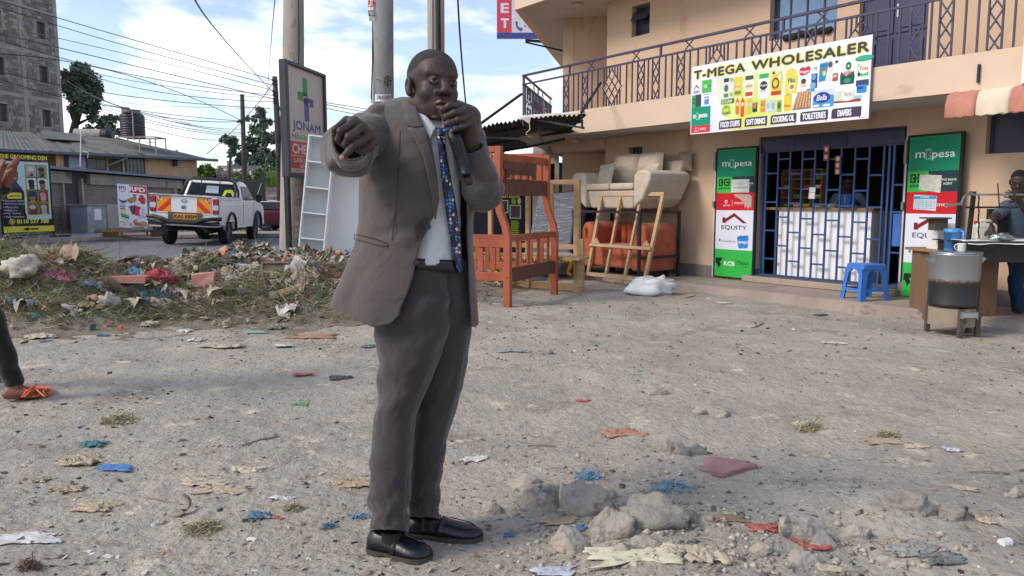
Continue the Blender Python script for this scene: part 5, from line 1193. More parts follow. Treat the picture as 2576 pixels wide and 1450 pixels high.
def agent(s0,s1,t0,t1,z0,z1,label,variant):
 A0=fw(s0,t0,z0);B0=fw(s1,t1,z0);X0=unit(B0-A0);W_=float(np.linalg.norm(B0-A0));Hh=z1-z0
 t=thing('door_leaf_board',label,'signboard',A0*[1,1,0]+[0,0,z0],'agent boards on the open door leaves')
 Yn=np.cross(X0,Zu)
 T_=frame(A0,X0,Yn,Zu)
 q=MB(T=T_);q.box(-.045,W_+.02,-.06,-.012,-.01,Hh+.03);q.build('door_leaf',m_trim,t,bevel=.004)
 q=MB(T=T_);q.box(0,W_,-.011,0,0,Hh);q.build('board',M('board_green_edge',C(60,170,90,.7),rough=.4),t)
 q=MB(T=T_);q.box(-.062,-.040,-.05,-.01,-.02,Hh+.02);q.build('edge_strip',M('pale_edge',C(214,214,210,.75),rough=.5),t)
 for zz in(.55,.86):
  q=MB(T=T_);q.tube([(-.05,.01,Hh*zz),(-.05,.01,Hh*zz+.09)],.018,8);q.build('hinge',M('galvanised',C(150,150,146,.7),rough=.4,metal=.5),t)
 q=MB(T=T_);q.box(-.05,-.02,-.0,.03,Hh*.84,Hh*.99);q.build('bolt',M('galvanised',C(150,150,146,.7)),t)
 q=MB(T=T_);q.box(W_*.2,W_*.23,-.05,-.02,-.1,-.01);q.box(W_*.35,W_*.38,-.05,-.02,-.1,-.01);q.build('drop_bolt',m_brick,t)
 sg=Sign(A0,X0,Zu,W_,Hh,100,340,lift=.002)
 MG=(0,138,98)
 sg.rect(0,0,100,340,(40,170,80),0);sg.rect(1,2,99,72,MG,.4)
 sg.text('m',13,32,33,44,(236,244,240),.02,l=1);sg.rrect(34,26,45,48,2,(120,200,180),1);sg.rrect(36,29,43,45,1,MG,1.3);sg.poly([(36,38),(46,34),(45,40)],(190,70,60),1.6);sg.text('pesa',47,34,92,50,(236,244,240),.02,l=1)
 sg.rect(0,72,42,115,(70,190,80),.4);sg.rect(42,72,100,115,(36,60,66),.5)
 for a0,b0,a1,b1 in((5,77,17,96),(20,77,35,96)):
  sg.rrect(a0,b0,a1,b1,2,(20,50,30),.9);sg.rrect(a0+3,b0+3.5,a1-3,b1-3.5,1.5,(70,190,80),1.1);sg.rrect(a0+5,b0+7,a1-3,b1-7,1,(20,50,30),1.3)
 sg.rect(15,85,23,88,(20,50,30),1.4);sg.text('JIRANI',4,99,35,107,(20,50,30),.03,l=1)
 sg.text('TIVE BANK',66,88,98,93,(220,224,226),.02,l=.9);sg.text('AGENT',72,96,90,101,(220,224,226),.02,l=.9)
 sg.rect(0,115,100,161,(206,30,44),.4);sg.ell(27,138,4,4.5,(240,226,226),l=.8);sg.ell(27.4,138,2,2.4,(206,30,44),l=1);sg.text('airtel',19,145,37,150,(240,226,226),.02,l=.8);sg.rect(43,134,43.8,150,(240,226,226),.8);sg.text('money',49,139,86,148,(240,226,226),.01,l=.8)
 sg.rect(0,161,100,266,(226,230,244),.4);MA=(128,30,40)
 sg.poly([(18,195),(18,180),(26,180),(26,184),(50,168),(84,195),(74,195),(50,177.5),(28,192),(28,195)],MA,.8);sg.text('EQUITY',16,201,84,214,(46,40,60),.02,l=.8)
 sg.text('FamilyBank',18,241,56,248,(60,80,130),.01,l=.8);sg.rrect(10,238,15,245,1,(90,130,180),.8)
 sg.poly([(60,233),(64,228),(88,226),(90,232),(88,260),(66,262),(62,256)],(60,140,214),.8);sg.text('pesa',60,230,84,238,(40,90,150),.02,l=1.1);sg.text('pap!',64,240,90,250,(236,240,250),.03,l=1.1)
 sg.rect(0,266,100,340,(56,186,80),.4);sg.text('KCB',26,298,55,310,(236,244,236),.04,l=.8);sg.rect(56.5,292,57.3,316,(30,90,50),.8);sg.text('Mtaani',60,294,92,303,(24,50,30),.01,shear=.2,l=.8);sg.line(62,306,90,303,.8,(24,50,30),.8);sg.text('AGENT',75,308,92,311,(24,60,30),.01,l=.8)
 sg.poly([(3,290),(20,289),(21,296),(14,300),(18,308),(10,318),(8,308),(2,304)],(28,40,44),1)
 if variant==0:
  q=MB(T=T_);q.add([(W_*.40,.006,Hh*.665),(W_*.87,.006,Hh*.665),(W_*.87,.006,Hh*.767),(W_*.40,.006,Hh*.767)],[(0,1,2,3)]);pn=q.build('paper_notice',M('old_notice',C(206,212,204,.85)),t)
  s2=Sign(A0+X0*W_*.40+Zu*Hh*.665+Yn*.006,X0,Zu,W_*.47,Hh*.10,47,35);s2.text('SALAD',12,8,35,14,(170,190,190),.02);s2.text('AVAILABLE!',5,18,43,24,(150,176,180),.03);s2.build('notice_lettering',pn)
  sg.poly([(48,118),(88,119),(94,124),(94,158),(90,150),(86,158),(82,148),(78,157),(74,140),(60,128),(50,126)],(196,170,160),1.5)
 else:
  q=MB(T=T_);q.add([(W_*.24,.006,Hh*.675),(W_*.68,.006,Hh*.655),(W_*.69,.006,Hh*.76),(W_*.25,.006,Hh*.77)],[(0,1,2,3)]);q.build('torn_notice',M('torn_notice',C(206,208,196,.85),spots=[(C(176,196,180,.8),14,.56)],scale=20),t)
  q=MB(T=T_);q.add([(W_*.15,.006,Hh*.555),(W_*.61,.006,Hh*.545),(W_*.62,.006,Hh*.635),(W_*.155,.006,Hh*.645)],[(0,1,2,3)]);pn=q.build('tariff_sheet',M('tariff_sheet',C(206,222,230,.85)),t)
  s2=Sign(A0+X0*W_*.15+Zu*Hh*.55+Yn*.006,X0,Zu,W_*.46,Hh*.085,46,30);s2.rect(0,0,46,6,(60,150,206),0);s2.text('m-pesa',14,1,32,5,(230,240,246),.03,l=.5)
  for i in range(5):s2.rect(3,10+i*4,43,10.6+i*4,(140,160,176),.3)
  for i in range(6):s2.rect(3+i*8,8,3.5+i*8,28,(150,170,186),.4)
  s2.build('tariff_print',pn)
 sg.build('printed_face',t)
agent(.335,1.0,.06,.06,.14,2.0,'green red and white money agent board left of the blue grille',0)
agent(3.155,3.78,.02,.14,.11,2.0,'green red and white money agent board right of the grille, with a tariff sheet',1)
gr=thing('shop_grille','blue metal grille with staggered rungs closing the shop doorway','grille',fw(2,-.06,.2))
GT0=-.07
q=MB(T=FM);q.box(SD[0]+.004,SD[1]-.004,GT0-.03,GT0+.02,1.93,2.146);tp_=q.build('top_panel',m_navy,gr)
for a,b in((1.03,1.55),(2.35,3.06)):
 q=MB(T=FM);q.box(a,b,GT0+.021,GT0+.034,1.95,2.12);q.build('vent_panel',m_navy,tp_,bevel=.006)
for i in range(6):
 q=MB(T=FM);q.box(1.60,1.93,GT0+.021,GT0+.035,1.955+i*.028,1.972+i*.028);q.build('louvre',m_navy,tp_)
 q=MB(T=FM);q.box(1.97,2.31,GT0+.021,GT0+.035,1.955+i*.028,1.972+i*.028);q.build('louvre',m_navy,tp_)
gx=[]
for u in(1917,1955,1994,2031,2069,2107,2145,2182,2221,2259):gx.append(0)
gs=np.linspace(1.10,2.80,10)
for i,s_ in enumerate(gs):
 q=MB(T=FM);q.box(s_-.011,s_+.011,GT0-.012,GT0+.010,.215,1.93);q.build('bar',m_blue,gr)
for i in range(9):
 for j in range(7):
  z=.44+j*.40+(.20 if i%2 else 0)-.02*i*.4
  if z>1.85:continue
  q=MB(T=FM);q.box(gs[i]+.0115,gs[i+1]-.0115,GT0-.010,GT0+.008,z-.011,z+.011);q.build('rung',m_blue,gr)
q=MB(T=FM);q.box(1.05,3.08,GT0-.015,GT0+.015,.199,.222);q.build('bottom_rail',m_blue,gr)
for s_ in(1.045,2.87,2.93,3.07):
 q=MB(T=FM);q.box(s_-.013,s_+.013,GT0-.014,GT0+.014,.223,1.93);q.build('frame_post',m_blue,gr)
for z in(.62,1.12,1.45):
 q=MB(T=FM);q.box(2.944,3.056,GT0-.010,GT0+.008,z-.011,z+.011);q.build('rung',m_blue,gr)
q=MB(T=FM);q.box(2.95,3.05,GT0-.012,GT0-.004,.70,1.10);q.build('blue_plate',M('blue_plate',C(50,110,190,.8),rough=.4),gr)
ct=thing('shop_counter','white panelled shop counter with brown top behind the grille','counter',fw(1.7,-.5,.2))
q=MB(T=FM);q.box(1.26,2.62,-.62,-.17,.19,1.13);q.build('counter_body',M('counter_white',C(240,240,244,.92),rough=.45,var=.02),ct)
q=MB(T=FM);q.box(1.02,2.66,-.80,-.13,1.132,1.165);q.build('counter_top',m_plank,ct)
q=MB(T=FM);q.box(1.02,1.25,-.62,-.45,.19,1.13);q.build('side_cabinet',M('grey_cabinet',C(120,120,122,.5)),ct)
rk=thing('shelf_rack','wooden pigeonhole rack with small packets on the shop counter','shelf',fw(1.3,-.62,1.17))
x0r,x1r,z0r,z1r=.98,1.62,1.166,1.70
for i in range(5):q=MB(T=FM);x=x0r+(x1r-x0r)*i/4;q.box(x-.008,x+.008,-.75,-.60,z0r,z1r);q.build('upright',m_plank,rk)
for j in range(1,5):q=MB(T=FM);z=z0r+(z1r-z0r)*j/4;q.box(x0r,x1r,-.74,-.597,z-.007,z+.007);q.build('shelf',m_plank,rk)
q=MB(T=FM);q.box(x0r,x1r,-.775,-.752,z0r,z1r);q.build('back',M('rack_back',C(110,100,90,.5)),rk)
pc=[(200,60,70),(120,180,90),(140,190,90),(230,220,200),(60,150,120),(200,190,90)]
k_=0
for i in range(4):
 for j in range(4):
  if rnd.random()<.35:continue
  k_+=1;x=x0r+(x1r-x0r)*(i+.5)/4;z=z0r+(z1r-z0r)*j/4+.008
  if k_>10:continue
  q=MB(T=FM);q.rings([[(x-.055,-.68,z),(x+.055,-.68,z),(x+.05,-.62,z),(x-.05,-.62,z)],[(x-.06,-.68,z+.04),(x+.05,-.67,z+.05),(x+.055,-.63,z+.035),(x-.05,-.62,z+.045)]]);o=q.build('snack_packet',PM(pc[k_%6]))
  tag(o,'%s packet in the %s column, %s shelf of the rack'%(['red','green','lime','cream','teal','mustard'][k_%6],['leftmost','left middle','right middle','rightmost'][i],['bottom','lower middle','upper middle','top'][j]),'packet','packets in the pigeonhole rack')
def hang(u,v0,v1,n,lab):
 a=fw(*[FS(u,v0,0)[0],-.03,FS(u,v0,0)[1]]);b=fw(FS(u,v1,0)[0],-.03,FS(u,v1,0)[1]);t=thing('sachet_strip',lab,'sachet strip',a)
 for i in range(n):
  z1_=a[2]+(b[2]-a[2])*i/n;z0_=a[2]+(b[2]-a[2])*(i+1)/n;c=(a+b)/2
  q=MB();V=[c*[1,1,0]+ES*(-.038)+Zu*(z0_+.003),c*[1,1,0]+ES*.038+Zu*(z0_+.003),c*[1,1,0]+ES*.038+Zu*(z1_-.003),c*[1,1,0]+ES*(-.038)+Zu*(z1_-.003)]
  q.prism(V,EN,.008);q.build('sachet',M('brown_sachet',C(150,70,44,.8),rough=.3),t)
  q=MB();cc=c*[1,1,0]+Zu*(z0_+z1_)/2+EN*.011;q.add([cc+ES*.024*math.cos(-k*.6283)+Zu*.03*math.sin(-k*.6283)for k in range(10)],[tuple(range(10))]);q.build('sachet_label',M('sachet_cream',C(226,206,180,.85),rough=.4),t)
hang(2076,366,405,2,'short strip of brown sachets hanging in the grille')
hang(2105,392,440,3,'longer strip of three brown sachets hanging in the grille')
q=MB(T=FM);a,b=FS(2044,487,.0);q.box(a-.045,a+.045,.012,.016,b-.07,b+.01);q.box(a-.04,a+.05,.012,.016,b+.015,b+.08);tag(q.build('receipt_slip',m_white),'white paper slips pinned to the grille bars','paper')
q=MB(T=FM);q.box(1.98,2.13,-.6,-.5,1.167,1.35);tag(q.build('blue_carton',M('blue_carton',C(50,110,190,.8)),None,bevel=.004),'small blue carton standing on the shop counter','carton')
for i,s_ in enumerate((1.70,1.90)):
 q=MB(T=FM);q.lathe([(.07,0),(.085,.03),(.088,.05)],18,(s_,-.45,1.167),capt=False);q.lathe([(.001,.035),(.083,.037)],18,(s_,-.45,1.167),mi=1)
 tag(q.build('sweet_tub',[M('clear_tub',C(200,200,196,.8),rough=.3),M('sweets',C(190,150,130,.8),scale=60,var=.5)]),['left','right'][i]+' clear tub of sweets on the shop counter','tub','tubs on the shop counter')
aw=thing('striped_awning','small faded red and white striped awning over the right window','awning',fw(4.1,.5,2.4))
mr_=M('faded_red_cloth',C(200,136,118,.8),rough=.9,var=.12,scale=5,spots=[(C(214,150,130,.8),3,.6)]);mw_=M('cream_cloth',C(232,214,190,.8),rough=.9,var=.06,scale=5)
for k in range(6):
 a0=4.02+k*.30;rws=[]
 prof=[(.30,2.44),(.55,2.43),(.85,2.39),(1.02,2.32),(1.06,2.22),(1.06,2.10)]
 for t_,z_ in prof:rws.append([(a0+.30*i/6,t_+.012*math.sin(i*1.7+k),z_+.008*math.sin(i*2.1+k*3))for i in range(7)])
 rws.append([(a0+.30*i/6,1.06,2.095-.014*(i%2))for i in range(7)])
 q=MB(T=FM);q.rings(rws,closed=False);q.build('cloth_panel',mr_ if k%2==0 else mw_,aw,smooth=True,solid=.006)
q=MB(T=FM);q.add([(4.02,.30,2.44),(4.02,.85,2.39),(4.02,1.02,2.32),(4.02,1.06,2.10),(4.02,.80,2.15),(4.02,.45,2.30)],[(0,1,2,3,4,5)]);q.build('side_panel',mw_,aw,solid=.006)
q=MB(T=FM);q.bar((4.28,.965,2.42),(4.28,.965,2.60),.035,.02);q.bar((4.28,.4,2.40),(4.28,.965,2.46),.02);q.build('steel_bracket',m_trim,aw)
a,b=FS(2566,210,1.0);rs=thing('white_sign','edge of a white signboard cut by the right picture border','signboard',fw(a,1.0,b))
q=MB(T=FM);q.box(a,a+1.5,.96,.985,b,b+.62);q.build('board',m_white,rs)
m_beige=M('beige_upholstery',C(206,190,170,.82),rough=.95,var=.07,scale=14,bump=.25,bscale=160,sheen=.2,bdist=.004)
m_orng=M('orange_velvet',C(190,84,44,.62),rough=.8,var=.16,scale=7,bump=.15,sheen=.35,col2=C(212,104,58,.68))
m_steelb=M('black_steel_tube',C(40,44,48,.5),rough=.5,var=.1)
SL,SR,SB,SF=-1.72,-.24,.16,1.0
sf=thing('beige_sofa','beige two seat sofa displayed on a black steel stand by the wall','sofa',fw(-1,.6,1.15))
q=MB(T=FM);q.rings([[(SL+.22,SB,1.14),(SR-.30,SB,1.14),(SR-.30,SF-.08,1.14),(SL+.22,SF-.08,1.14)],[(SL+.14,SB,1.42),(SR-.22,SB,1.42),(SR-.22,SF-.03,1.42),(SL+.14,SF-.03,1.42)]]);q.build('base',m_beige,sf,bevel=.03,seg=3)
mids=(SL+SR)/2-.03
for i,(a,b)in enumerate(((SL+.16,mids-.004),(mids+.004,SR-.24))):
 q=MB(T=FM);q.box(a,b,.40,SF,1.425,1.53);q.build('seat_cushion',m_beige,sf,bevel=.035,seg=3)
 n=13;Gp=np.zeros((n,n,3));Gb=np.zeros((n,n,3))
 for r in range(n):
  for c in range(n):
   x=a+(b-a)*c/(n-1);z=1.50+.50*r/(n-1)+.02*math.sin(math.pi*c/(n-1))*(r/(n-1));e=(math.sin(math.pi*c/(n-1))*math.sin(math.pi*r/(n-1)))**.45
   dimple=sum(math.exp(-((c/(n-1)-cx)**2+(r/(n-1)-cy)**2)/.004)for cx in(.3,.7)for cy in(.38,.72))
   Gp[r,c]=(x,.34+.13*e-.045*dimple+.05*(1-r/(n-1)),z);Gb[r,c]=(x,.30-.06*e,z)
 q=MB(T=FM);q.grid(Gp);q.grid(Gb);cu=q.build('back_cushion',m_beige,sf,smooth=True,sub=1)
for s_,a in((-1,SL),(1,SR)):
 pr=[(a-s_*.20,1.14),(a-s_*.01,1.28),(a+s_*.14,1.56),(a+s_*.15,1.66),(a+s_*.06,1.71),(a-s_*.12,1.71),(a-s_*.20,1.64)]
 q=MB(T=FM);q.prism([(x,SB,z)for x,z in pr],(0,1,0),SF-SB+.03);q.build('armrest',m_beige,sf,bevel=.035,seg=3)
q=MB(T=FM);q.rings([[(SL+.1,.12,1.2),(SR-.1,.12,1.2),(SR-.1,.26,1.2),(SL+.1,.26,1.2)],[(SL+.1,.06,1.88),(SR+.02,.06,1.88),(SR+.02,.2,1.88),(SL+.1,.2,1.88)]]);q.build('backrest',m_beige,sf,bevel=.04,seg=3)
def cushion(name,c,w_,h_,d_,T,mat,label,ry=0,rx=0):
 n=11;Gf=np.zeros((n,n,3));Gk=np.zeros((n,n,3))
 for r in range(n):
  for k in range(n):
   a=k/(n-1)*2-1;b=r/(n-1)*2-1;pinch=1+.10*(abs(a)**3)*(abs(b)**3)-.05*(abs(a*a)+abs(b*b))/2
   e=(max(0,(1-a*a)*(1-b*b)))**.5;x,z=a*w_/2*pinch,b*h_/2*pinch
   x,z=x*math.cos(ry)-z*math.sin(ry),x*math.sin(ry)+z*math.cos(ry)
   dm=.03*math.exp(-(a*a+b*b)/.02)
   Gf[r,k]=(c[0]+x,c[1]+d_/2*e-dm+z*math.sin(rx)*-1,c[2]+z);Gk[r,k]=(c[0]+x,c[1]-d_/2*e+z*math.sin(rx)*-1,c[2]+z)
 q=MB(T=T);q.grid(Gf);q.grid(Gk);return tag(q.build(name,mat,None,smooth=True,sub=1),label,'cushion')
cushion('throw_cushion',(SL+.34,.72,1.68),.34,.34,.12,FM,m_beige,'square buttoned cushion leaning in the left corner of the beige sofa',.08,.35)
cushion('throw_cushion',(SR-.30,.62,1.68),.34,.32,.12,FM,m_beige,'small cushion tucked against the right armrest of the beige sofa',-.1,.3)
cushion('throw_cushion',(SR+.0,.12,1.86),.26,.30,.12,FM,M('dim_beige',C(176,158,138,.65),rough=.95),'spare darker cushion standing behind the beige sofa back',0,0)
st=thing('display_stand','black steel tube stand carrying the beige sofa','stand',fw(-1,.6,.1))
fx0,fx1,ft0,ft1=-1.62,-.14,.34,1.18
for x in(fx0,fx1):
 for t_ in(ft0,ft1):q=MB(T=FM);q.box(x-.02,x+.02,t_-.02,t_+.02,.10,1.07);q.build('leg',m_steelb,st)
for(x0,x1,t_,z)in((fx0,fx1,ft1,1.09),(fx0,fx1,ft0,1.09),(fx0,fx1,ft0,.42)):
 q=MB(T=FM);q.box(x0-.02,x1+.02,t_-.02,t_+.02,z-.019,z+.02);q.build('rail',m_steelb,st)
for x in(fx0,fx1):
 for z in(1.09,.42):q=MB(T=FM);q.box(x-.018,x+.018,ft0+.021,ft1-.021,z-.018,z+.018);q.build('rail',m_steelb,st)
ac=thing('orange_armchair','orange velvet armchair under the beige sofa stand','armchair',fw(-.9,.7,.2))
q=MB(T=FM);q.box(-1.42,-.48,.40,.98,.22,.58);q.build('seat',m_orng,ac,bevel=.05,seg=3)
for i in range(7):
 x=-1.36+i*.14;q=MB(T=FM);q.rings([[(x+.068*math.cos(a),.42+.05*math.sin(a),z)for a in np.linspace(0,2*math.pi,9)[:-1]]for z in(.55,.75,.86,.90)]);q.build('back_channel',m_orng,ac,smooth=True)
for s_,a in((-1,-1.60),(1,-.46)):
 pr=[(a,.20),(a+.26,.20),(a+.30,.55),(a+.29,.84),(a+.2,.93),(a+.07,.92),(a-.01,.80)]
 q=MB(T=FM);q.prism([(x,.36,z)for x,z in pr],(0,1,0),.68);q.build('armrest',m_orng,ac,bevel=.05,seg=3)
q=MB(T=FM);q.box(-1.5,-.24,.26,.40,.2,.92);q.build('backrest',m_orng,ac,bevel=.05,seg=3)
q=MB(T=FM);q.lathe([(.001,0),(.02,.005),(.03,.0),(.04,-.0)],10,(0,0,0),T=frame([-1.47,1.045,.80],[1,0,0],[0,0,1],[0,1,0]));q.bar((-1.47,1.05,.80),(-1.46,1.055,.68),.018);q.bar((-1.455,1.05,.82),(-1.43,1.055,.75),.018);q.build('brass_ornament',M('brass',C(206,160,60,.8),rough=.3,metal=.9),ac)
for x in(-1.5,-.3):
 for t_ in(.42,.95):q=MB(T=FM);q.box(x-.03,x+.03,t_-.03,t_+.03,.10,.2);q.build('leg',m_steelb,ac)
m_pine=M('pale_pine',C(206,170,128,.72),rough=.8,var=.12,scale=4,stretch=(1,1,6),bump=.15,spots=[(C(170,130,92,.65),12,.66)])
lf=thing('lattice_frame','unfinished pale wooden lattice frame leaning before the orange armchair','wooden frame',fw(-.5,1.3,.1))
def LFp(a,b):
 s_=(-1.16+1.28*a)*(1-b)+(-1.25+1.36*a)*b;return np.array([s_,1.30*(1-b)+.93*b,.10*(1-b)+1.37*b])
def sti(a0,b0,a1,b1,w_,d_,name,off=0):
 q=MB(T=FM);q.bar(LFp(a0,b0)+[0,off,0],LFp(a1,b1)+[0,off,0],w_,d_,up=(0,1,.3));q.build(name,m_pine,lf)
for a in(.02,.34,.66,.98):sti(a,.035,a,.965,.055 if a in(.02,.98)else.04,.04,'upright')
sti(0,.985,1,.985,.055,.045,'rail');sti(0,.015,1,.015,.055,.045,'rail');sti(.0,.37,1,.37,.045,.035,'rail',.042)
for a,b in((.09,.44),(.91,.44)):q=MB(T=FM);p_=LFp(a,b);q.prism([p_+[-.08,.03,-.06],p_+[.08,.03,-.06],p_+[.0,.03,.03]],(0,1,0),.02);q.build('corner_gusset',m_pine,lf)
m_red_w=M('red_varnished_wood',C(166,80,54,.70),rough=.42,var=.16,scale=3,stretch=(1,1,.25),bump=.08,bscale=20,col2=C(190,98,66,.74))
m_brn_w=M('brown_sawn_wood',C(122,78,64,.62),rough=.75,var=.15,scale=4,stretch=(3,3,1),bump=.12)
bk=thing('bunk_bed','red brown wooden bunk bed frame standing behind the speaker','bunk bed',[-.05,9.0,0])
F0=np.array([-.05,9.0,0]);B0=np.array([.57,10.28,0]);e1=unit(B0-F0);e2=np.array([-e1[1],e1[0],0]);Lb=float(np.linalg.norm(B0-F0));LLg=1.35
zF=lambda v:float(P(1288,v,9.0)[2])
TBk=frame(F0,e1,e2,Zu)
def post(x,y,sgn=1,top=1.87):
 pr=[(0,0),(0,.45),(0,.82),(.025*sgn,.95),(.095*sgn,1.12),(.125*sgn,1.26),(.125*sgn,1.5),(.115*sgn,top)]
 q=MB(T=TBk);q.rings([[(x-.035,y+o-.045,z),(x+.035,y+o-.045,z),(x+.035,y+o+.045,z),(x-.035,y+o+.045,z)]for o,z in pr]);q.build('post',m_red_w,bk,bevel=.008)
post(0,0,1,zF(367));post(Lb,0,1,zF(367)-.03);post(0,LLg,-1,zF(367));post(Lb,LLg,-1,zF(367))
def member(x0,x1,y0,y1,v0,v1,name,mt,th=.03):
 q=MB(T=TBk)
 if abs(x1-x0)>abs(y1-y0):q.box(x0,x1,y0-th/2,y0+th/2,zF(v1),zF(v0))
 else:q.box(x0-th/2,x0+th/2,y0,y1,zF(v1),zF(v0))
 q.build(name,mt,bk,bevel=.004)
U_=.12
member(.036,Lb-.036,U_,U_,384,404,'top_rail',m_red_w);member(.036,Lb-.036,U_,U_,449,492,'end_board',m_brn_w,.04)
member(.036,Lb-.036,0,0,592,609,'lower_rail',m_red_w);member(.036,Lb-.036,0,0,676,712,'end_board',m_brn_w,.04)
for i in range(6):x=.06+(Lb-.12)*(i+.5)/6;member(x-.032,x+.032,U_,U_,405,448,'slat',m_red_w,.02)
for i in range(4):x=.08+(Lb-.12)*(i+.6)/4.2;member(x-.032,x+.032,0,0,610,674,'slat',m_red_w,.02)
q=MB(T=TBk);n=9;q.rings([[(.04+.95*i/(n-1),U_-.045,zF(402)+.0-.02*math.sin(math.pi*i/(n-1))),(.04+.95*i/(n-1),U_-.015,zF(402)-.02*math.sin(math.pi*i/(n-1))),(.04+.95*i/(n-1),U_-.015,zF(424)-.03*math.sin(math.pi*i/(n-1))),(.04+.95*i/(n-1),U_-.045,zF(424)-.03*math.sin(math.pi*i/(n-1)))]for i in range(n)]);q.build('loose_arched_board',m_brn_w,bk)
q=MB(T=TBk);q.box(.2,.92,U_-.045,U_-.015,zF(438),zF(427));q.box(.16,.22,U_-.046,U_-.014,zF(447),zF(420));q.box(.90,.96,U_-.046,U_-.014,zF(447),zF(420));q.build('loose_arched_board',m_brn_w,bk)
for x in(0,Lb):
 member(x,x,.17,LLg-.17,367,382,'guard_rail',m_red_w);member(x,x,.17,LLg-.17,449,484,'side_rail',m_brn_w if x else m_red_w)
 member(x,x,.046,LLg-.046,606,624,'side_rail',m_red_w);member(x,x,.046,LLg-.046,687,709,'side_rail',m_red_w)
 for i in range(9):
  y=.20+i*(LLg-.35)/9
  member(x,x,y,y+.075,383,448,'slat',m_red_w,.02)
 for i in range(7):
  y=.16+i*(LLg-.2)/7;member(x,x,y,y+.07,625,686,'slat',m_red_w,.02)
q=MB(T=TBk);q.sphere((-.038,-.0,zF(697)),.012,8,6);q.build('bolt_cover',M('brass',C(206,160,60,.8)),bk)
pf=thing('pale_bed_frame','unpainted pale wooden bed frame standing behind the bunk bed','bed frame',[.89,10.5,0])
A1=np.array([.90,10.55,0]);A2=np.array([-.36,11.35,0]);e1p=unit(A2-A1);Lp=float(np.linalg.norm(A2-A1));TP_=frame(A1,e1p,np.array([-e1p[1],e1p[0],0]),Zu)
zP=lambda v:float(P(1288,v,10.6)[2])
q=MB(T=TP_);q.box(-.03,.05,-.03,.03,0,zP(452));q.build('post',m_pine,pf)
q=MB(T=TP_);q.box(-.13,-.05,.04,.10,0,zP(600));q.build('post',m_pine,pf)
for x in(.42,.80,Lp-.05):q=MB(T=TP_);q.box(x-.03,x+.03,-.03,.02,0.02,zP(452)-.05);q.build('upright',m_pine,pf)
for v0,v1,y in((452,464,.0),(616,628,-.035),(716,732,-.035)):q=MB(T=TP_);q.box(.051 if v0==452 else-.02,Lp+.2,y-.02+.045*(y!=0)*0,y+.02,zP(v1),zP(v0));q.build('rail',m_pine,pf)
q=MB(T=TP_);q.box(-.2,Lp+.1,.04,.34,zP(650),zP(645)+.01);q.build('plank',m_pine,pf)
m_wrap=M('plastic_wrapped_grey',C(120,124,138,.6),rough=.22,var=.25,scale=5,bump=.8,bscale=9,stretch=(.6,1,5),spec=.7,bdist=.03,spots=[(C(176,184,200,.75),6,.60)])
for i,(u0,u1,dy,lab)in enumerate(((1322,1410,0,'front plastic wrapped grey mattress leaning behind the bunk bed'),(1350,1436,.22,'second wrapped mattress leaning behind the front one'),(1392,1470,.46,'rearmost dark wrapped mattress beside the wall corner'))):
 a=P(u0,600,12.6+dy);b=P(u1,600,12.3+dy+.3*i*0);w_=float(b[0]-a[0]);T_=place([a[0],a[1],.06],-.35)
 q=MB(T=T_);q.rings([[(0,0,0),(w_*1.3,0,0),(w_*1.3,.16,0),(0,.16,0)],[(.05,.10,.7),(w_*1.3+.05,.10,.7),(w_*1.3+.05,.27,.7),(.05,.27,.7)],[(.13,.24,1.30+.04*i),(w_*1.3+.10,.24,1.36+.04*i),(w_*1.3+.10,.40,1.36),(.13,.40,1.30)]])
 tag(q.build('wrapped_mattress',m_wrap if i<2 else M('plastic_wrapped_dark',C(52,60,84,.5),rough=.3,bump=.6,bscale=12,stretch=(1,1,4)),None,bevel=.04,seg=3),lab,'mattress','mattresses leaning behind the bunk bed')
m_gold=M('gold_paint',C(176,136,54,.8),rough=.35,var=.3,scale=20,metal=.6,bump=.6,bscale=30)
gt=thing('gold_table','carved gold painted table with curved legs behind the bed frames','table',[.5,12.1,.1])
q=MB();q.box(-.28,.95,11.95,12.35,.40,.43);q.build('table_top',M('marble_white',C(206,200,196,.8),rough=.3),gt)
q=MB();
for i in range(24):q.sphere((-.24+i*.05,11.94,.35+.025*math.sin(i*1.4)),(.03,.02,.045),7,5,noise=.3,sd=i)
q.build('carved_apron',m_gold,gt,smooth=True)
for x,y in((-.22,11.98),(.88,11.98),(-.22,12.3),(.88,12.3)):
 s_=-1 if x<0 else 1;q=MB();q.tube([(x,y,.40),(x+.05*s_,y-.03,.30),(x+.02*s_,y-.01,.2),(x-.01*s_,y,.14),(x+.05*s_,y-.03,.105)],[.045,.045,.028,.02,.035],8);q.build('leg',m_gold,gt,smooth=True)
cn=thing('corrugated_canopy','dark corrugated iron canopy propped against the balcony corner','canopy',P(1300,300,12.0))
m_corr=M('rusty_corrugated',C(104,96,88,.5),rough=.7,var=.3,scale=2,metal=.2,spots=[(C(70,60,54,.5),3,.56)])
def sheet(c00,c10,c01,c11,nx,name):
 U=np.linspace(0,1,nx*6+1);Vv=np.linspace(0,1,6);UU,V2=np.meshgrid(U,Vv);c=[np.array(k,float)for k in(c00,c10,c01,c11)]
 Pn=(c[0]*(1-UU[...,None])+c[1]*UU[...,None])*(1-V2[...,None])+(c[2]*(1-UU[...,None])+c[3]*UU[...,None])*V2[...,None]
 Pn[...,2]+=.018*np.sin(UU*nx*2*math.pi)+.02*fbm(UU*4,V2*3,1,2);q=MB();q.grid(Pn);q.build(name,m_corr,cn,smooth=True,solid=.004)
fa,fb,fc=P(1186,322,12.4),P(1312,299,11.9),P(1478,286,11.5)
ba,bb2,bc=P(1190,395,17.0),P(1330,372,16.2),P(1410,352,14.0)
sheet(fa,fb,ba,bb2,12,'roof_sheet');sheet(fb+[0,0,.02],fc,bb2+[0,0,.03],bc,14,'roof_sheet')
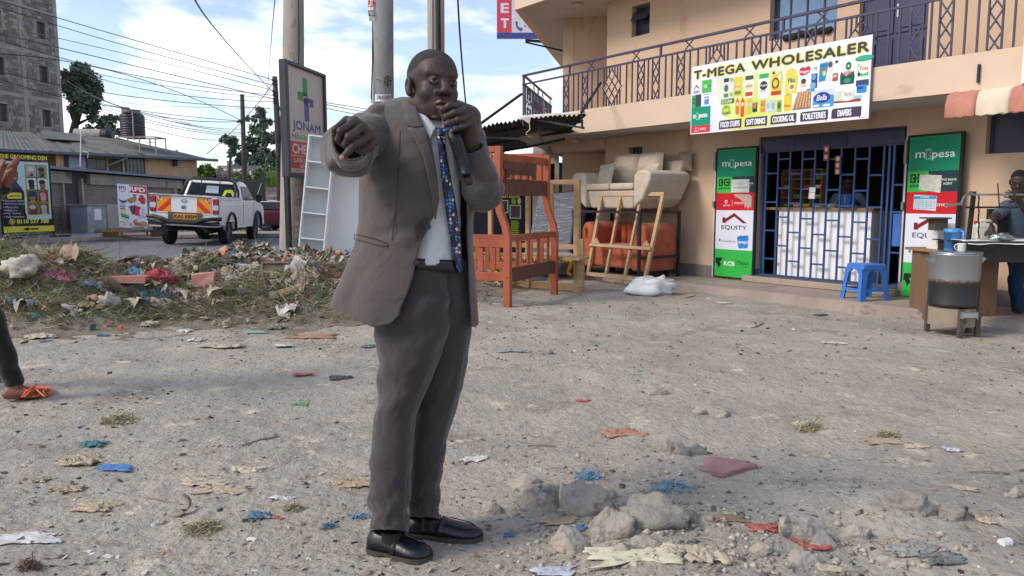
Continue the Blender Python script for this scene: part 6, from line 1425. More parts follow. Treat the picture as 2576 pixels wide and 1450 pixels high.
q=MB();q.prism([P(1306,296,11.88),P(1312,300,11.8),P(1330,296,11.8),P(1490,282,11.4),P(1490,279,11.42),P(1318,290,11.88)],(0,1,0),.02);q.build('edge_flashing',M('pale_edge',C(214,214,210,.75)),cn)
q=MB()
for k in(.15,.5,.85):
 q.bar(fa*(1-k)+ba*k-[0,0,.05],fb*(1-k)+bb2*k-[0,0,.05],.04);q.bar(fb*(1-k)+bb2*k-[0,0,.05],fc*(1-k)+bc*k-[0,0,.05],.04)
q.build('purlin',m_trim,cn)
q=MB();q.bar(P(1200,318,12.2),P(1312,237,13.2),.035);q.build('strut',m_trim,cn)
q=MB();q.bar(P(1462,284,11.4),P(1512,208,12.2),.03);q.build('strut',m_trim,cn)
q=MB();q.bar(P(1340,300,11.9),P(1470,323,11.5),.03);q.bar(P(1462,286,11.5),P(1465,322,11.5),.03);q.bar(P(1200,345,12.6),P(1362,352,12.0),.03);q.bar(P(1355,318,12.0),P(1362,352,12.0),.03);q.build('brace',m_trim,cn)
q=MB();a=P(1313,300,11.78);b=P(1335,296,11.78);c=P(1332,312,11.76);d=P(1322,306,11.77);q.add([a,b,c,d],[(0,3,2,1)]);q.tube([c,c+[.01,0,-.08],c+[-.05,0,-.14]],.008,4);q.build('torn_sheet_rag',m_soff,cn)
bo=thing('furniture_booth','dim shop booth with posters under the corrugated canopy','shop',[.3,17,0])
m_boo=M('booth_dark_blue',C(34,36,66,.5),rough=.8)
bx0,bx1=P(1180,500,17.2)[0],P(1345,500,17.2)[0]
q=MB();q.box(bx0-.6,bx1+.9,17.2,19.5,0,2.1);q.build('wall',m_boo,bo)
q=MB();a=P(1342,500,16.3)[0];b=P(1408,500,16.3)[0];q.box(a,b,16.6,16.8,0,2.5);q.build('white_wall_strip',m_soff,bo)
a=P(1395,520,14.9);q=MB();q.box(a[0]-.12,a[0]+.0,14.9,14.95,.9,P(1395,412,14.9)[2]);q.build('dark_curtain',M('navy_cloth',C(24,26,56,.5)),bo)
q=MB();c=P(1382,385,15.5);q.lathe([(.03,.14),(.035,.08),(.09,.03),(.10,-.02),(.05,-.10),(.02,-.12)],12,c);tag(q.build('wall_lantern',m_soff,None,smooth=True),'small pale wall lantern on the white wall strip under the slab','lamp')
sg0=P(1253,620,16.9);sgW=float(P(1312,620,16.9)[0]-sg0[0]);sgH=float(P(1288,484,16.9)[2]-sg0[2])
po=thing('shop_poster','dark poster board with green price list seen through the bunk bed','poster',sg0)
q=MB();q.box(sg0[0],sg0[0]+sgW,16.9,16.94,sg0[2],sg0[2]+sgH);q.build('board',m_trim,po)
sg=Sign(sg0+[0,-.001,0],[1,0,0],Zu,sgW,sgH,60,136);sg.rect(0,0,60,136,(30,34,36),0);sg.text('LADY LOOK',2,3,56,14,(170,190,60),.04,l=.5)
sg.rect(4,20,26,52,(190,196,196),.3);sg.rect(6,22,24,50,(50,60,64),.6);sg.rect(30,32,58,66,(180,186,190),.3);sg.rect(32,34,56,64,(70,56,60),.6);sg.ell(40,22,6,8,(120,150,60),l=.4);sg.ell(54,22,4,8,(190,190,120),l=.4)
for i in range(12):sg.rect(33,72+i*4.6,33+rnd.uniform(16,23),74+i*4.6,(150,196,40),.5)
sg.rect(28,124,58,128,(190,190,190),.5);sg.ell(22,80,6,6,(206,100,50),l=.5);sg.build('printed_face',po)
def crumple(name,c,size,mat,label,cat,sd=0,flat=.5,seg=22,rg=14,nz=.45,fr=2.2,mt2=None,rot=0,group=None,squash=True):
 q=MB();th_=np.linspace(0,math.pi,rg);V=[]
 q.sphere((0,0,0),(1,1,1),seg,rg);V=q.v[0]
 n1=fbm(V[:,0]*fr+sd,V[:,1]*fr+sd*1.7,V[:,2]*fr+sd*.3,4,.6);n2=np.abs(fbm(V[:,0]*fr*1.6+sd+9,V[:,1]*fr*1.6,V[:,2]*fr*1.6+sd,3,.6))
 V=V*(1+nz*n1-nz*.7*n2)[:,None];V=V*np.array(size)/2
 V[:,2]=np.where(V[:,2]<-size[2]*flat*.5,-size[2]*flat*.5+(V[:,2]+size[2]*flat*.5)*.15,V[:,2])
 V=V@rotz(rot).T;V=V+np.asarray(c)+[0,0,size[2]*flat*.5];q.v=[V]
 return tag(q.build(name,mat,None,smooth=True,sub=0),label,cat,group)
m_plast=M('white_plastic_bag',C(236,236,234,.92),rough=.4,var=.08,scale=8,bump=.5,bscale=9)
c=G(1640,738,.03);crumple('plastic_sack',[c[0],c[1],.02],(.62,.42,.34),m_plast,'white plastic sack lying on the ground near the lattice frame','sack',4,.45,nz=.25)
q=MB();q.tube([G(1705,738,.03),G(1725,742,.01),G(1750,744,.015),G(1722,750,.01),G(1700,750,.01)],.008,5);tag(q.build('bent_stick',m_pine),'thin bent stick lying right of the white sack','stick')
m_stool=M('blue_plastic',C(70,130,214,.82),rough=.38,var=.05,scale=4,bump=.25,bscale=90,bdist=.003)
sc_=G(2184,757,.1);ST_=place([sc_[0]+.02,sc_[1]+.14,.1],math.radians(12))
stl=thing('plastic_stool','blue plastic stool with slotted legs standing on the shop step','stool',ST_[:3,3])
hs,tt,wt,wb=.425,.02,.158,.192
q=MB(T=ST_);q.rings([rr_ring(wt,-wt,wt,hs-.05,.03),rr_ring(wt-.003,-wt+.003,wt-.003,hs-.008,.03),rr_ring(wt-.02,-wt+.02,wt-.02,hs,.03)]);
q.box(-wt-.004,wt+.004,-wt-.004,wt+.004,hs-.062,hs-.05);q.build('seat',m_stool,stl)
for sx_ in(-1,1):
 for sy_ in(-1,1):
  q=MB(T=ST_);z1=hs-.06
  for(ax0,ax1,ay0,ay1)in((0,.066,0,.007),(0,.007,0,.066)):
   rr=[]
   for z,w_,k in((0,wb,1),(z1*.5,(wb+wt)/2,1.0),(z1*.85,wt*.85+wb*.15,1.15),(z1,wt,1.8)):
    X_=sx_*w_;Y_=sy_*w_;rr.append([(X_-sx_*ax0,Y_-sy_*ay0,z),(X_-sx_*ax1*k,Y_-sy_*ay0,z),(X_-sx_*ax1*k,Y_-sy_*ay1*k*.6,z),(X_-sx_*ax0,Y_-sy_*ay1*k,z)]if ax1>.01 else[(X_,Y_,z),(X_-sx_*.007,Y_,z),(X_-sx_*.007,Y_-sy_*ay1*k,z),(X_,Y_-sy_*ay1*k,z)])
   q.rings(rr)
  q.build('leg',m_stool,stl)
for k in range(4):
 T4=ST_@place([0,0,0],k*math.pi/2);q=MB(T=T4);w_=wt+(wb-wt)*.72;q.box(-w_+.045,w_-.045,-w_,-w_+.012,hs*.28-.012,hs*.28+.018);q.build('cross_bar',m_stool,stl)
pc0=G(2390,848,0);PX,PY=float(P(2397,760,7.15)[0]),7.15
zt_=float(P(2397,637,PY)[2]);zm_=float(P(2397,770,PY)[2]);rP=58.5/FOC*PY
pot=thing('cooking_pot','tall aluminium cooking pot with sooty lower half and lid on a burner','pot',[PX,PY,zm_])
def alu(name):
 m=M(name,C(176,180,186,.8),rough=.38,var=.1,scale=3,metal=.85,bump=.1,bscale=40,stretch=(1,1,.2));t=m.node_tree;b=t.nodes['Principled BSDF']
 tc_=t.nodes.new('ShaderNodeTexCoord');sp=t.nodes.new('ShaderNodeSeparateXYZ');t.links.new(tc_.outputs['Object'],sp.inputs[0])
 nz=t.nodes.new('ShaderNodeTexNoise');nz.inputs['Scale'].default_value=22;mm=t.nodes.new('ShaderNodeMath');mm.operation='MULTIPLY_ADD';t.links.new(nz.outputs[0],mm.inputs[0]);mm.inputs[1].default_value=.05;t.links.new(sp.outputs[2],mm.inputs[2])
 r=t.nodes.new('ShaderNodeValToRGB');mr=t.nodes.new('ShaderNodeMapRange');t.links.new(mm.outputs[0],mr.inputs[0]);mr.inputs[1].default_value=zm_;mr.inputs[2].default_value=zt_;t.links.new(mr.outputs[0],r.inputs[0])
 e=r.color_ramp.elements;e[0].position=.50;e[0].color=(.015,.015,.017,1);e[1].position=.585;e[1].color=(*C(186,190,196,.8),1);k=e.new(.53);k.color=(*C(110,76,50,.7),1);k2=e.new(.47+.03);k2.color=(.02,.018,.018,1)
 t.links.new(r.outputs[0],b.inputs['Base Color'])
 r3=t.nodes.new('ShaderNodeMapRange');t.links.new(mr.outputs[0],r3.inputs[0]);r3.inputs[1].default_value=.50;r3.inputs[2].default_value=.57;r3.inputs[3].default_value=0;r3.inputs[4].default_value=.85;t.links.new(r3.outputs[0],b.inputs['Metallic'])
 return m
hh=zt_-zm_
q=MB();q.lathe([(rP*.93,0),(rP*.99,.012),(rP*1.0,.03),(rP*.985,.04),(rP*.985,hh-.02),(rP*1.01,hh-.012),(rP*1.01,hh)],48,(PX,PY,zm_));q.build('pot_body',alu('sooty_aluminium'),pot,smooth=True)
m_alu=M('bright_aluminium',C(190,194,200,.85),rough=.3,metal=.85,var=.08)
q=MB();q.lathe([(rP*1.02,hh+.001),(rP*1.03,hh+.006),(rP*1.02,hh+.012),(rP*.5,hh+.018),(.001,hh+.02)],40,(PX,PY,zm_));q.build('lid',m_alu,pot,smooth=True)
for s_ in(-1,1):
 q=MB();z=zm_+hh*.93;x0=PX+s_*rP*.97;q.prism([(x0,PY-.05,z+.01),(x0+s_*.05,PY-.045,z-.012),(x0+s_*.012,PY-.04,z-.065),(x0-s_*.01,PY-.045,z-.05)],(0,1,0),.09);q.build('handle',m_alu,pot)
bn=thing('burner','dusty cylindrical jiko burner on short legs under the big pot','burner',[PX,PY,0])
zb2=zm_-.004
q=MB();q.lathe([(rP*.93,.10),(rP*.94,.12),(rP*.93,zb2-.01),(rP*.95,zb2)],36,(PX,PY,0));q.build('burner_drum',M('dusty_metal',C(176,160,138,.62),rough=.8,var=.15,scale=5,spots=[(C(110,96,82,.5),6,.6)]),bn,smooth=False)
for a in(-1.75,.3,2.3,-.75):
 q=MB();x,y=PX+rP*.98*math.cos(a),PY+rP*.98*math.sin(a);q.box(x-.02,x+.02,y-.02,y+.02,gzf(x,y)-.01,zb2);q.build('leg',M('old_iron',C(110,98,86,.5),rough=.8),bn)
q=MB();q.box(PX-.045,PX+.075,PY-rP*.97-.05,PY-rP*.90,.20,.245);q.box(PX-.055,PX-.045,PY-rP*.97-.055,PY-rP*.9,.19,.255);q.box(PX+.075,PX+.085,PY-rP*.97-.055,PY-rP*.9,.19,.255);q.build('air_hatch',m_alu,bn)
mug=thing('enamel_mug','white enamel mug standing on the pot lid','mug',[PX+.02,PY,zt_+.02])
q=MB();q.lathe([(.032,0),(.036,.004),(.037,.07),(.039,.074),(.034,.074),(.033,.01),(.001,.008)],24,(PX+.035,PY-.02,zt_+.018),capt=False);q.build('cup',m_white,mug,smooth=True)
q=MB();c=np.array([PX-.004,PY-.03,zt_+.055]);q.tube([c+[.002,0,.028],c+[-.025,0,.026],c+[-.032,0,.005],c+[-.022,0,-.02],c+[.002,0,-.024]],.0045,6);q.build('handle',m_white,mug,smooth=True)
jug=thing('blue_jug','tall blue plastic jug standing on the wooden counter behind the pot','jug',P(2395,632,7.6))
jp=P(2394,633,7.6);q=MB();q.lathe([(.062,0),(.068,.01),(.078,.19),(.084,.225),(.08,.225),(.07,.03),(.001,.02)],24,jp,capt=False);q.build('jug_body',M('blue_jug_plastic',C(80,150,220,.85),rough=.35),jug,smooth=True)
q=MB();q.tube([jp+[.03,-.078,.205],jp+[.035,-.12,.20],jp+[.035,-.125,.12],jp+[.03,-.08,.07]],.012,8);q.build('handle',M('blue_jug_plastic',C(80,150,220,.85)),jug,smooth=True)
zc_=jp[2]-.002
cw=thing('wooden_counter','weathered plywood counter box between the agent board and the pot','counter',[4.6,8.0,0])
TC_=frame(G(2287,795,0)*[1,1,0],ES,EN*-1,Zu)
q=MB(T=TC_);
cw0=P(2291,700,8.35);cw1=P(2372,700,7.75);T_=frame([cw0[0],cw0[1],0],unit((cw1-cw0)*[1,1,0]),unit(np.cross(Zu,(cw1-cw0)*[1,1,0])),Zu);lw_=float(np.linalg.norm((cw1-cw0)[:2]))+.10
q=MB(T=T_);q.box(0,lw_,0,.5,.01,zc_-.03);q.build('cabinet',M('stained_plywood',C(140,108,84,.62),rough=.85,var=.16,scale=2,stretch=(1,1,.4),spots=[(C(90,68,54,.5),3,.58)]),cw)
q=MB(T=T_);q.box(-.08,lw_+.02,-.04,.52,zc_-.029,zc_);q.build('counter_top',m_plank,cw)
q=MB(T=T_);q.box(lw_*.5,lw_*.9,.502,.52,.1,zc_-.1);q.build('door',m_brn_w,cw)
q=MB();c=P(2385,625,7.85);q.box(c[0]-.12,c[0]+.06,7.85,8.05,c[2]-.02,c[2]+.26);tag(q.build('white_dispenser',m_white,None,bevel=.01),'white box dispenser behind the blue jug','dispenser')
q=MB();c=P(2362,555,7.7);q.box(c[0]-.12,c[0]+.10,7.65,7.85,c[2]+.015,c[2]+.03);q.box(c[0]-.05,c[0]+.08,7.68,7.8,c[2]-.10,c[2]+.014);tag(q.build('clamp_bracket',M('old_iron',C(110,98,86,.5))),'rusty iron clamp bracket before the agent board','clamp')
rt=thing('roasting_table','black steel roasting trough on legs with white cloth and turning rods','grill table',[4.8,7.6,0])
zg=float(P(2430,607,7.35)[2]);gx0=float(P(2424,640,7.35)[0])
m_iron=M('sooty_steel',C(72,66,64,.45),rough=.7,var=.2,scale=3,metal=.3,spots=[(C(120,104,90,.5),5,.62)])
q=MB();q.box(gx0,gx0+2.0,7.30,7.80,zg-.20,zg-.012);q.build('trough',m_iron,rt)
q=MB();q.box(gx0-.04,gx0+2.02,7.26,7.84,zg-.011,zg);q.build('table_plate',m_iron,rt)
for x,y in((gx0+.06,7.36),(gx0+.06,7.74),(gx0+1.9,7.36),(gx0+1.9,7.74)):q=MB();q.bar((x,y,zg-.2),(x-.07,y,0),.035);q.build('leg',M('slotted_angle',C(176,168,150,.6),rough=.6),rt)
q=MB();U=np.linspace(gx0-.02,gx0+1.9,40);Gc=np.array([[(x,7.25+j*.12,zg+.006+.006*float(fbm(x*9,j*1.3,2)))if j else(x,7.245,zg-.02-.01*float(fbm(x*7,1,1)))for x in U]for j in range(5)]);q.grid(Gc);tag(q.build('white_cloth',m_plast,None,smooth=True,solid=.003),'crumpled white plastic cloth laid on the roasting table','cloth')
q=MB();a=P(2436,605,7.45);b=P(2450,482,7.45);q.bar(a,b,.035,.03,up=(0,1,0));q.build('upright',m_iron,rt)
q=MB();a=P(2430,522,7.42);q.bar(a,a+[1.2,0,.0],.018,.025,up=(0,1,0));q.build('lower_rod',m_iron,rt)
q=MB();a=P(2452,490,7.42);q.tube([a-[.06,0,0],a+[1.2,0,.0]],.010,8);q.build('upper_rod',m_alu,rt)
q=MB();
for u0,v0,u1,v1 in((2510,462,2514,521),(2550,464,2557,522)):q=MB();q.bar(P(u0,v0,7.4),P(u1,v1,7.4),.008);q.build('skewer',m_iron,rt)
q=MB();q.tube([P(2452,492,7.4),P(2440,484,7.35),P(2424,498,7.3),P(2418,513,7.25)],.012,6);q.tube([P(2420,513,7.25),P(2378,517,7.2)],.013,8);q.build('crank_handle',m_alu,rt)
chn=[P(2462+.9*math.sin(i),492+i*5.2,7.4)for i in range(22)]
for i in range(21):q=MB();q.bar(chn[i],chn[i+1],.014,.006,up=((0,1,0)if i%2 else(1,0,0)));q.build('chain_link',m_iron,rt)
q=MB();a=P(2505,603,7.6);q.box(a[0]-.005,a[0]+.26,7.62,7.78,zg+.002,zg+.20);jc=thing('jerrycan','white plastic jerrycan behind the cloth on the roasting table','jerrycan',a)
a=P(2483,604,7.62);a[2]=zg+.003
q=MB(T=place(a));q.rings([rr_ring(.10,0,.12,0,.03),rr_ring(.105,-.005,.125,.02,.03),rr_ring(.105,-.005,.125,.13,.03),rr_ring(.09,0.01,.11,.16,.03)]);q.build('can_body',M('white_hdpe',C(226,222,206,.8),rough=.4),jc,smooth=False,bevel=.01,seg=2)
q=MB(T=place(a));q.tube([(-.05,.06,.155),(-.045,.06,.185),(.05,.06,.185),(.075,.06,.15)],.014,8);q.build('handle',M('white_hdpe',C(226,222,206,.8)),jc,smooth=True)
q=MB(T=place(a));q.lathe([(.022,0),(.022,.03)],12,(-.08,.06,.15));q.build('cap',M('red_plastic',C(206,40,40,.8),rough=.4),jc)
q=MB();a=P(2468,604,7.75);a[2]=zg+.003;q.lathe([(.04,0),(.045,.01),(.045,.10),(.02,.13),(.018,.15)],14,a);tag(q.build('yellow_can',M('yellow_plastic',C(226,190,50,.85),rough=.4)),'small yellow container left of the jerrycan','container')
crumple('foil_parcel',[*P(2520,596,7.38)[:2],zg+.008],(.22,.12,.09),M('foil',C(200,204,206,.85),rough=.25,metal=.9,bump=.8,bscale=30),'crumpled foil wrapped meat on the roasting table','foil parcel',2,.5,nz=.3)
q=MB();a=P(2500,560,7.9);q.rings([[(a[0]+x,7.95+y,z)for x,y in((-.02,0),(.35,0),(.35,.05),(-.02,.05))]for z in(zg-.25,zg+.30)]);tag(q.build('metal_sheet',m_iron),'rusty iron sheet standing behind the jerrycan','metal sheet')
# ============================================================ PEOPLE
m_skin=M('dark_skin',C(84,65,60,.62),rough=.52,var=.14,scale=16,bump=.22,bscale=300,bdist=.003,spec=.38,spots=[(C(72,54,50,.6),14,.60)])
m_palm=M('palm_skin',C(150,104,86,.7),rough=.5,var=.1,scale=20,bump=0)
m_lip=M('lip',C(112,66,62,.6),rough=.38,var=.1,bump=0)
m_mouth=M('mouth_dark',C(52,24,22,.4),rough=.6,bump=0)
m_eye=M('eye_white',C(150,124,110,.7),rough=.2,var=.03,bump=0);m_iris=M('iris',(.010,.007,.006),rough=.12,bump=0)
m_hair=M('short_grey_hair',C(62,54,52,.6),rough=.95,var=.25,scale=150,bump=.6,bscale=260,bdist=.003,spots=[(C(92,82,78,.6),300,.60)])
m_blackhair=M('black_hair',C(22,20,22,.4),rough=.95,var=.2,scale=90,bump=.6,bscale=160,bdist=.004)
m_nail=M('nail',C(176,134,116,.75),rough=.35,bump=0)
def cloth(name,col,col2,fine=420,bump=.12):
 m=M(name,col,rough=.92,var=.05,scale=5,bump=bump,bscale=fine,bdist=.002,sheen=.25,col2=col2)
 t=m.node_tree;b=t.nodes['Principled BSDF'];n=t.nodes.new;old=b.inputs['Normal'].links[0].from_socket
 tcn=n('ShaderNodeTexCoord');nz=n('ShaderNodeTexNoise');nz.inputs['Scale'].default_value=9;nz.inputs['Detail'].default_value=3;nz.inputs['Distortion'].default_value=.9
 t.links.new(tcn.outputs['Object'],nz.inputs['Vector']);bp=n('ShaderNodeBump');bp.inputs['Strength'].default_value=.42;bp.inputs['Distance'].default_value=.03
 t.links.new(nz.outputs[0],bp.inputs['Height']);t.links.new(old,bp.inputs['Normal']);t.links.new(bp.outputs[0],b.inputs['Normal']);return m
m_suit=cloth('grey_brown_suit',C(94,85,81,.61),C(103,93,88,.63))
m_trou=cloth('suit_trouser',C(76,67,69,.47),C(84,74,74,.50))
m_shirt=cloth('white_shirt',C(206,208,208,.84),C(214,216,216,.84),300,.06)
def make_head():
 h=.0022;ax,X=sd_grid((-.105,-.13,-.20),(.105,.125,.135),h);X=[c.astype(np.float32)for c in X]
 e=lambda c,r:ellipsoid(X,c,r);A=np.abs(X[0]);XA=[A,X[1],X[2]];em=lambda c,r:ellipsoid(XA,c,r);cm=lambda a,b,r0,r1:capsule(XA,a,b,r0,r1)
 D=e((0,-.018,.042),(.0745,.096,.083));D=smin(D,e((0,.026,.048),(.062,.062,.060)),.02)
 D=smin(D,e((0,.030,-.028),(.059,.056,.074)),.02)
 D=smin(D,cm((.050,-.005,-.050),(.012,.054,-.104),.020,.018),.025);D=smin(D,e((0,.062,-.108),(.023,.018,.018)),.015)
 D=smin(D,em((.040,.050,-.018),(.023,.022,.021)),.02);D=smin(D,e((0,.068,-.054),(.031,.022,.030)),.018)
 D=smin(D,cm((.010,.085,.037),(.046,.064,.041),.009,.008),.014)
 D=smax(D,-em((.032,.097,.018),(.020,.017,.011)),.012)
 D=smin(D,cm((0,.082,.024),(0,.100,-.009),.0095,.0135),.016);D=smin(D,e((0,.101,-.014),(.0155,.012,.011)),.010);D=smin(D,em((.0190,.0900,-.018),(.0125,.013,.0095)),.008)
 D=smax(D,-em((.0095,.101,-.0265),(.005,.007,.0045)),.003)
 eye=em((.0325,.0690,.0180),(.0145,.0145,.0130));D=smin(D,eye,.002)
 lid=cm((.0185,.0780,.0218),(.0325,.0830,.0248),.0042,.0050);lid=smin(lid,cm((.0325,.0830,.0248),(.046,.0725,.0203),.0046,.0038),.003)
 low=smin(cm((.019,.0785,.0125),(.0325,.0815,.0088),.0030,.0034),cm((.0325,.0815,.0088),(.045,.0730,.0130),.0038,.0034),.003)
 D=smin(D,lid,.003);D=smin(D,low,.006)
 D=smax(D,-cm((.026,.096,-.022),(.040,.086,-.060),.004,.004),.008)
 up=smin(cm((0,.0925,-.0475),(.012,.0925,-.0465),.0062,.0062),cm((.012,.0925,-.0465),(.027,.080,-.054),.0062,.003),.004)
 lo=smin(cm((0,.091,-.069),(.012,.090,-.0685),.0075,.007),cm((.012,.090,-.0685),(.026,.079,-.060),.007,.003),.004)
 D=smax(D,-e((0,.095,-.058),(.021,.018,.0068)),.003);D=smin(D,up,.004);D=smin(D,lo,.004)
 ear=em((.080,-.012,.004),(.0100,.0175,.0275));ear=smin(ear,em((.078,-.005,-.020),(.008,.010,.011)),.008);ear=smax(ear,-em((.0915,-.005,.005),(.0095,.0105,.0180)),.003)
 D=smin(D,ear,.006)
 D=smin(D,capsule(X,(0,-.018,-.055),(0,-.044,-.20),.060,.066),.03)
 D=smin(D,cm((.060,-.03,-.05),(.012,.02,-.19),.012,.011),.02)
 D+=(.0008*fbm(X[0]*40,X[1]*40,X[2]*40,2)).astype(np.float32)
 D+=np.where((X[1]>.03)&(X[2]>.058)&(X[2]<.092),.00035*np.sin(X[2]*2*math.pi/.0105+6*X[0]),0).astype(np.float32)
 V,F=surface(D,ax,h);c=V[F].mean(1);mi=np.zeros(len(F),int)
 x,y,z=c[:,0],c[:,1],c[:,2];ax_=np.abs(x)
 hl=z>.085-np.clip(-(y-.055),-1,.06)*.75+.010*fbm(x*45,y*45,z*45,3)+.004*fbm(x*260,y*260,z*260,1)
 hair=((hl&(y<.072))|((y<-.045)&(z>-.055)))&~((ax_>.070)&(z<.045)&(y>-.05))
 mi[hair]=1
 lipm=(y>.078)&(ax_<.025)&(((z<-.042)&(z>-.0525))|((z<-.0625)&(z>-.0755)));mi[lipm]=2
 mi[(y>.060)&(y<.0925)&(ax_<.021)&(z<-.0525)&(z>-.0635)]=3
 dx=ax_-.0325;ed=np.sqrt(dx**2+(z-.0180)**2+(y-.0690)**2);ev=(np.abs(ed-.0141)<.0022)&(np.abs(z-.0166)<.0042)&(np.abs(dx)<.0118)&(y>.07)
 mi[ev]=4;mi[ev&(np.hypot(x-np.sign(x)*.0325+.0005,z-.0172)<.0072)]=5
 mi[(y>9)&(ax_>.015+.003*fbm(x*200,z*200,0,1))&(ax_<.050)&(np.abs(z-(.0435-12.0*(ax_-.030)**2))<.0022+.0014*fbm(x*300,z*300,0,1))]=1
 return V,F,mi
HV,HF,HM_=make_head()
def head_world(c,yaw,pitch=0,roll=0,s=1.0,lean=(0,0)):
 cy,sy=math.cos(yaw),math.sin(yaw);Xl=np.array([cy,sy,0]);Fw_=np.array([sy,-cy,0]);U=np.array([0,0,1.0])
 cp,sp=math.cos(pitch),math.sin(pitch);F2=Fw_*cp-U*sp;U2=U*cp+Fw_*sp
 cr_,sr=math.cos(roll),math.sin(roll);X2=Xl*cr_+U2*sr;U3=U2*cr_-Xl*sr
 T=np.eye(4);T[:3,0]=X2*s;T[:3,1]=F2*s;T[:3,2]=U3*s;T[:3,3]=c;return T
def bend_neck(V,T,target):
 """neck ring follows the body"""
 W=V@T[:3,:3].T+T[:3,3];k=np.clip((-.085-V[:,2])/.115,0,1)**1.2
 nb=T[:3,:3]@np.array([0,-.048,-.20])+T[:3,3];return W+k[:,None]*(np.asarray(target)-nb)
def hand_sdf(fingers,palm,h=.0018,extra=None,noise=.0006):
 """fingers: list of joint lists [(p, r)...]; palm: capsules (a,b,ra,rb)"""
 allp=np.array([p for f in fingers for p,r in f]+[q for a in palm for q in a[:2]]);lo=allp.min(0)-.03;hi=allp.max(0)+.03
 ax,X=sd_grid(lo,hi,h);D=None
 for a,b,ra,rb in palm:d=capsule(X,a,b,ra,rb);D=d if D is None else smin(D,d,.014)
 for f in fingers:
  d=None
  for(p,r),(q,s)in zip(f[:-1],f[1:]):
   c=capsule(X,p,q,r,s);d=c if d is None else smin(d,c,.003)
  for(p,r)in f[1:-1]:d=smin(d,np.sqrt((X[0]-p[0])**2+(X[1]-p[1])**2+(X[2]-p[2])**2)-r*1.06,.003)
  D=smin(D,d,.0045)
 if noise:D=D+(noise*fbm(X[0]*70,X[1]*70,X[2]*70,2)).astype(np.float32)
 V,F=surface(D,ax,h);return V,F
class Body:
 def __init__(s):s.q=MB()
 def add(s,V,F,mi):
  s.q.v.append(V);s.q.f+=[tuple(int(i)+s.q.n for i in f)for f in F];s.q.m+=list(map(int,mi))if hasattr(mi,'__len__')else[mi]*len(F);s.q.n+=len(V)
SKM=[m_skin,m_hair,m_lip,m_mouth,m_eye,m_iris,m_blackhair,m_nail]
def sm(o,it=1,f=.5):
 q=o.modifiers.new('smooth','SMOOTH');q.iterations=it;q.factor=f;return o
YM=2.64
man=thing('person','man in grey brown suit and blue patterned tie, pointing while speaking into a microphone','man',G(1010,1380,0))
def ip(tab,v,col):a=np.array(tab,float);return np.interp(v,a[:,0],a[:,col])
JT=[
 (246,1010,1072,2.68,.060),(256,968,1110,2.68,.085),(270,938,1165,2.67,.105),(300,922,1186,2.66,.125),(350,910,1196,2.65,.142),(420,906,1197,2.645,.150),
 (500,905,1190,2.65,.150),(560,903,1188,2.66,.150),(620,892,1190,2.665,.155),(680,866,1194,2.67,.165),(740,838,1197,2.67,.175),(830,812,1200,2.67,.185)]
OL=[(246,1040),(262,1038),(300,1056),(341,1076),(414,1094),(480,1101),(540,1092),(575,1078),(620,1056),(665,1046),(700,1038),(740,1026),(775,1008),(830,1000)]
OR=[(246,1062),(270,1100),(300,1135),(350,1158),(420,1168),(500,1172),(600,1175),(700,1180),(830,1189)]
def jsurf(phi,v,off=0.0,k=1.0):
 uL,uR,Yc,ry=(ip(JT,v,i)for i in(1,2,3,4));hw=(uR-uL)/2*k;uc=(uL+uR)/2
 Yv=Yc-(ry*k+off)*math.cos(phi);return P(uc+(hw+off*FOC/Yc)*math.sin(phi)*(Yc/Yv if False else 1),v,Yv)
def jphi(u,v):
 uL,uR=ip(JT,v,1),ip(JT,v,2);return math.asin(max(-1,min(1,(u-(uL+uR)/2)/((uR-uL)/2))))
def JS(u,v,off=0.004):return jsurf(jphi(u,v),v,off)
HEM=[(-180,792),(-90,765),(-60,780),(-40,800),(-20,824),(-8,816),(0,786),(6,735),(12,700),(69,822),(75,823),(90,815),(180,792)]
def hemv(phi):
 d=math.degrees(phi);d=(d+180)%360-180;return float(np.interp(d,[a for a,b in HEM],[b for a,b in HEM]))
K_,J_=110,150;Gj=np.zeros((K_+1,J_+1,3))
for k in range(K_+1):
 for j in range(J_+1):
  v=246+(800-246)*k/K_
  for it in range(4):
   pr=jphi(ip(OR,v,1),v);pl=jphi(ip(OL,v,1),v)+2*math.pi;phi=pr+(pl-pr)*j/J_;hv=hemv(phi)
   v=246+(hv-246)*k/K_
  d=math.degrees(phi);x=j/J_
  fold=.0035*float(fbm(x*14,v*.008,1,3))+.006*math.sin(x*38+v*.006)*max(0,(v-620)/200)*.8
  bt=math.exp(-((v-575)/60)**2)*math.exp(-((j-J_)/30.0)**2);fold+=.006*bt*math.sin((v-575)*.09-(J_-j)*.12)
  sh_=math.exp(-((v-440)/50)**2)*math.exp(-((d-330)/22)**2);fold+=.007*sh_*math.sin(v*.12+d*.12)
  Gj[k,j]=jsurf(phi,v,fold)
jk=MB();jk.grid(Gj)
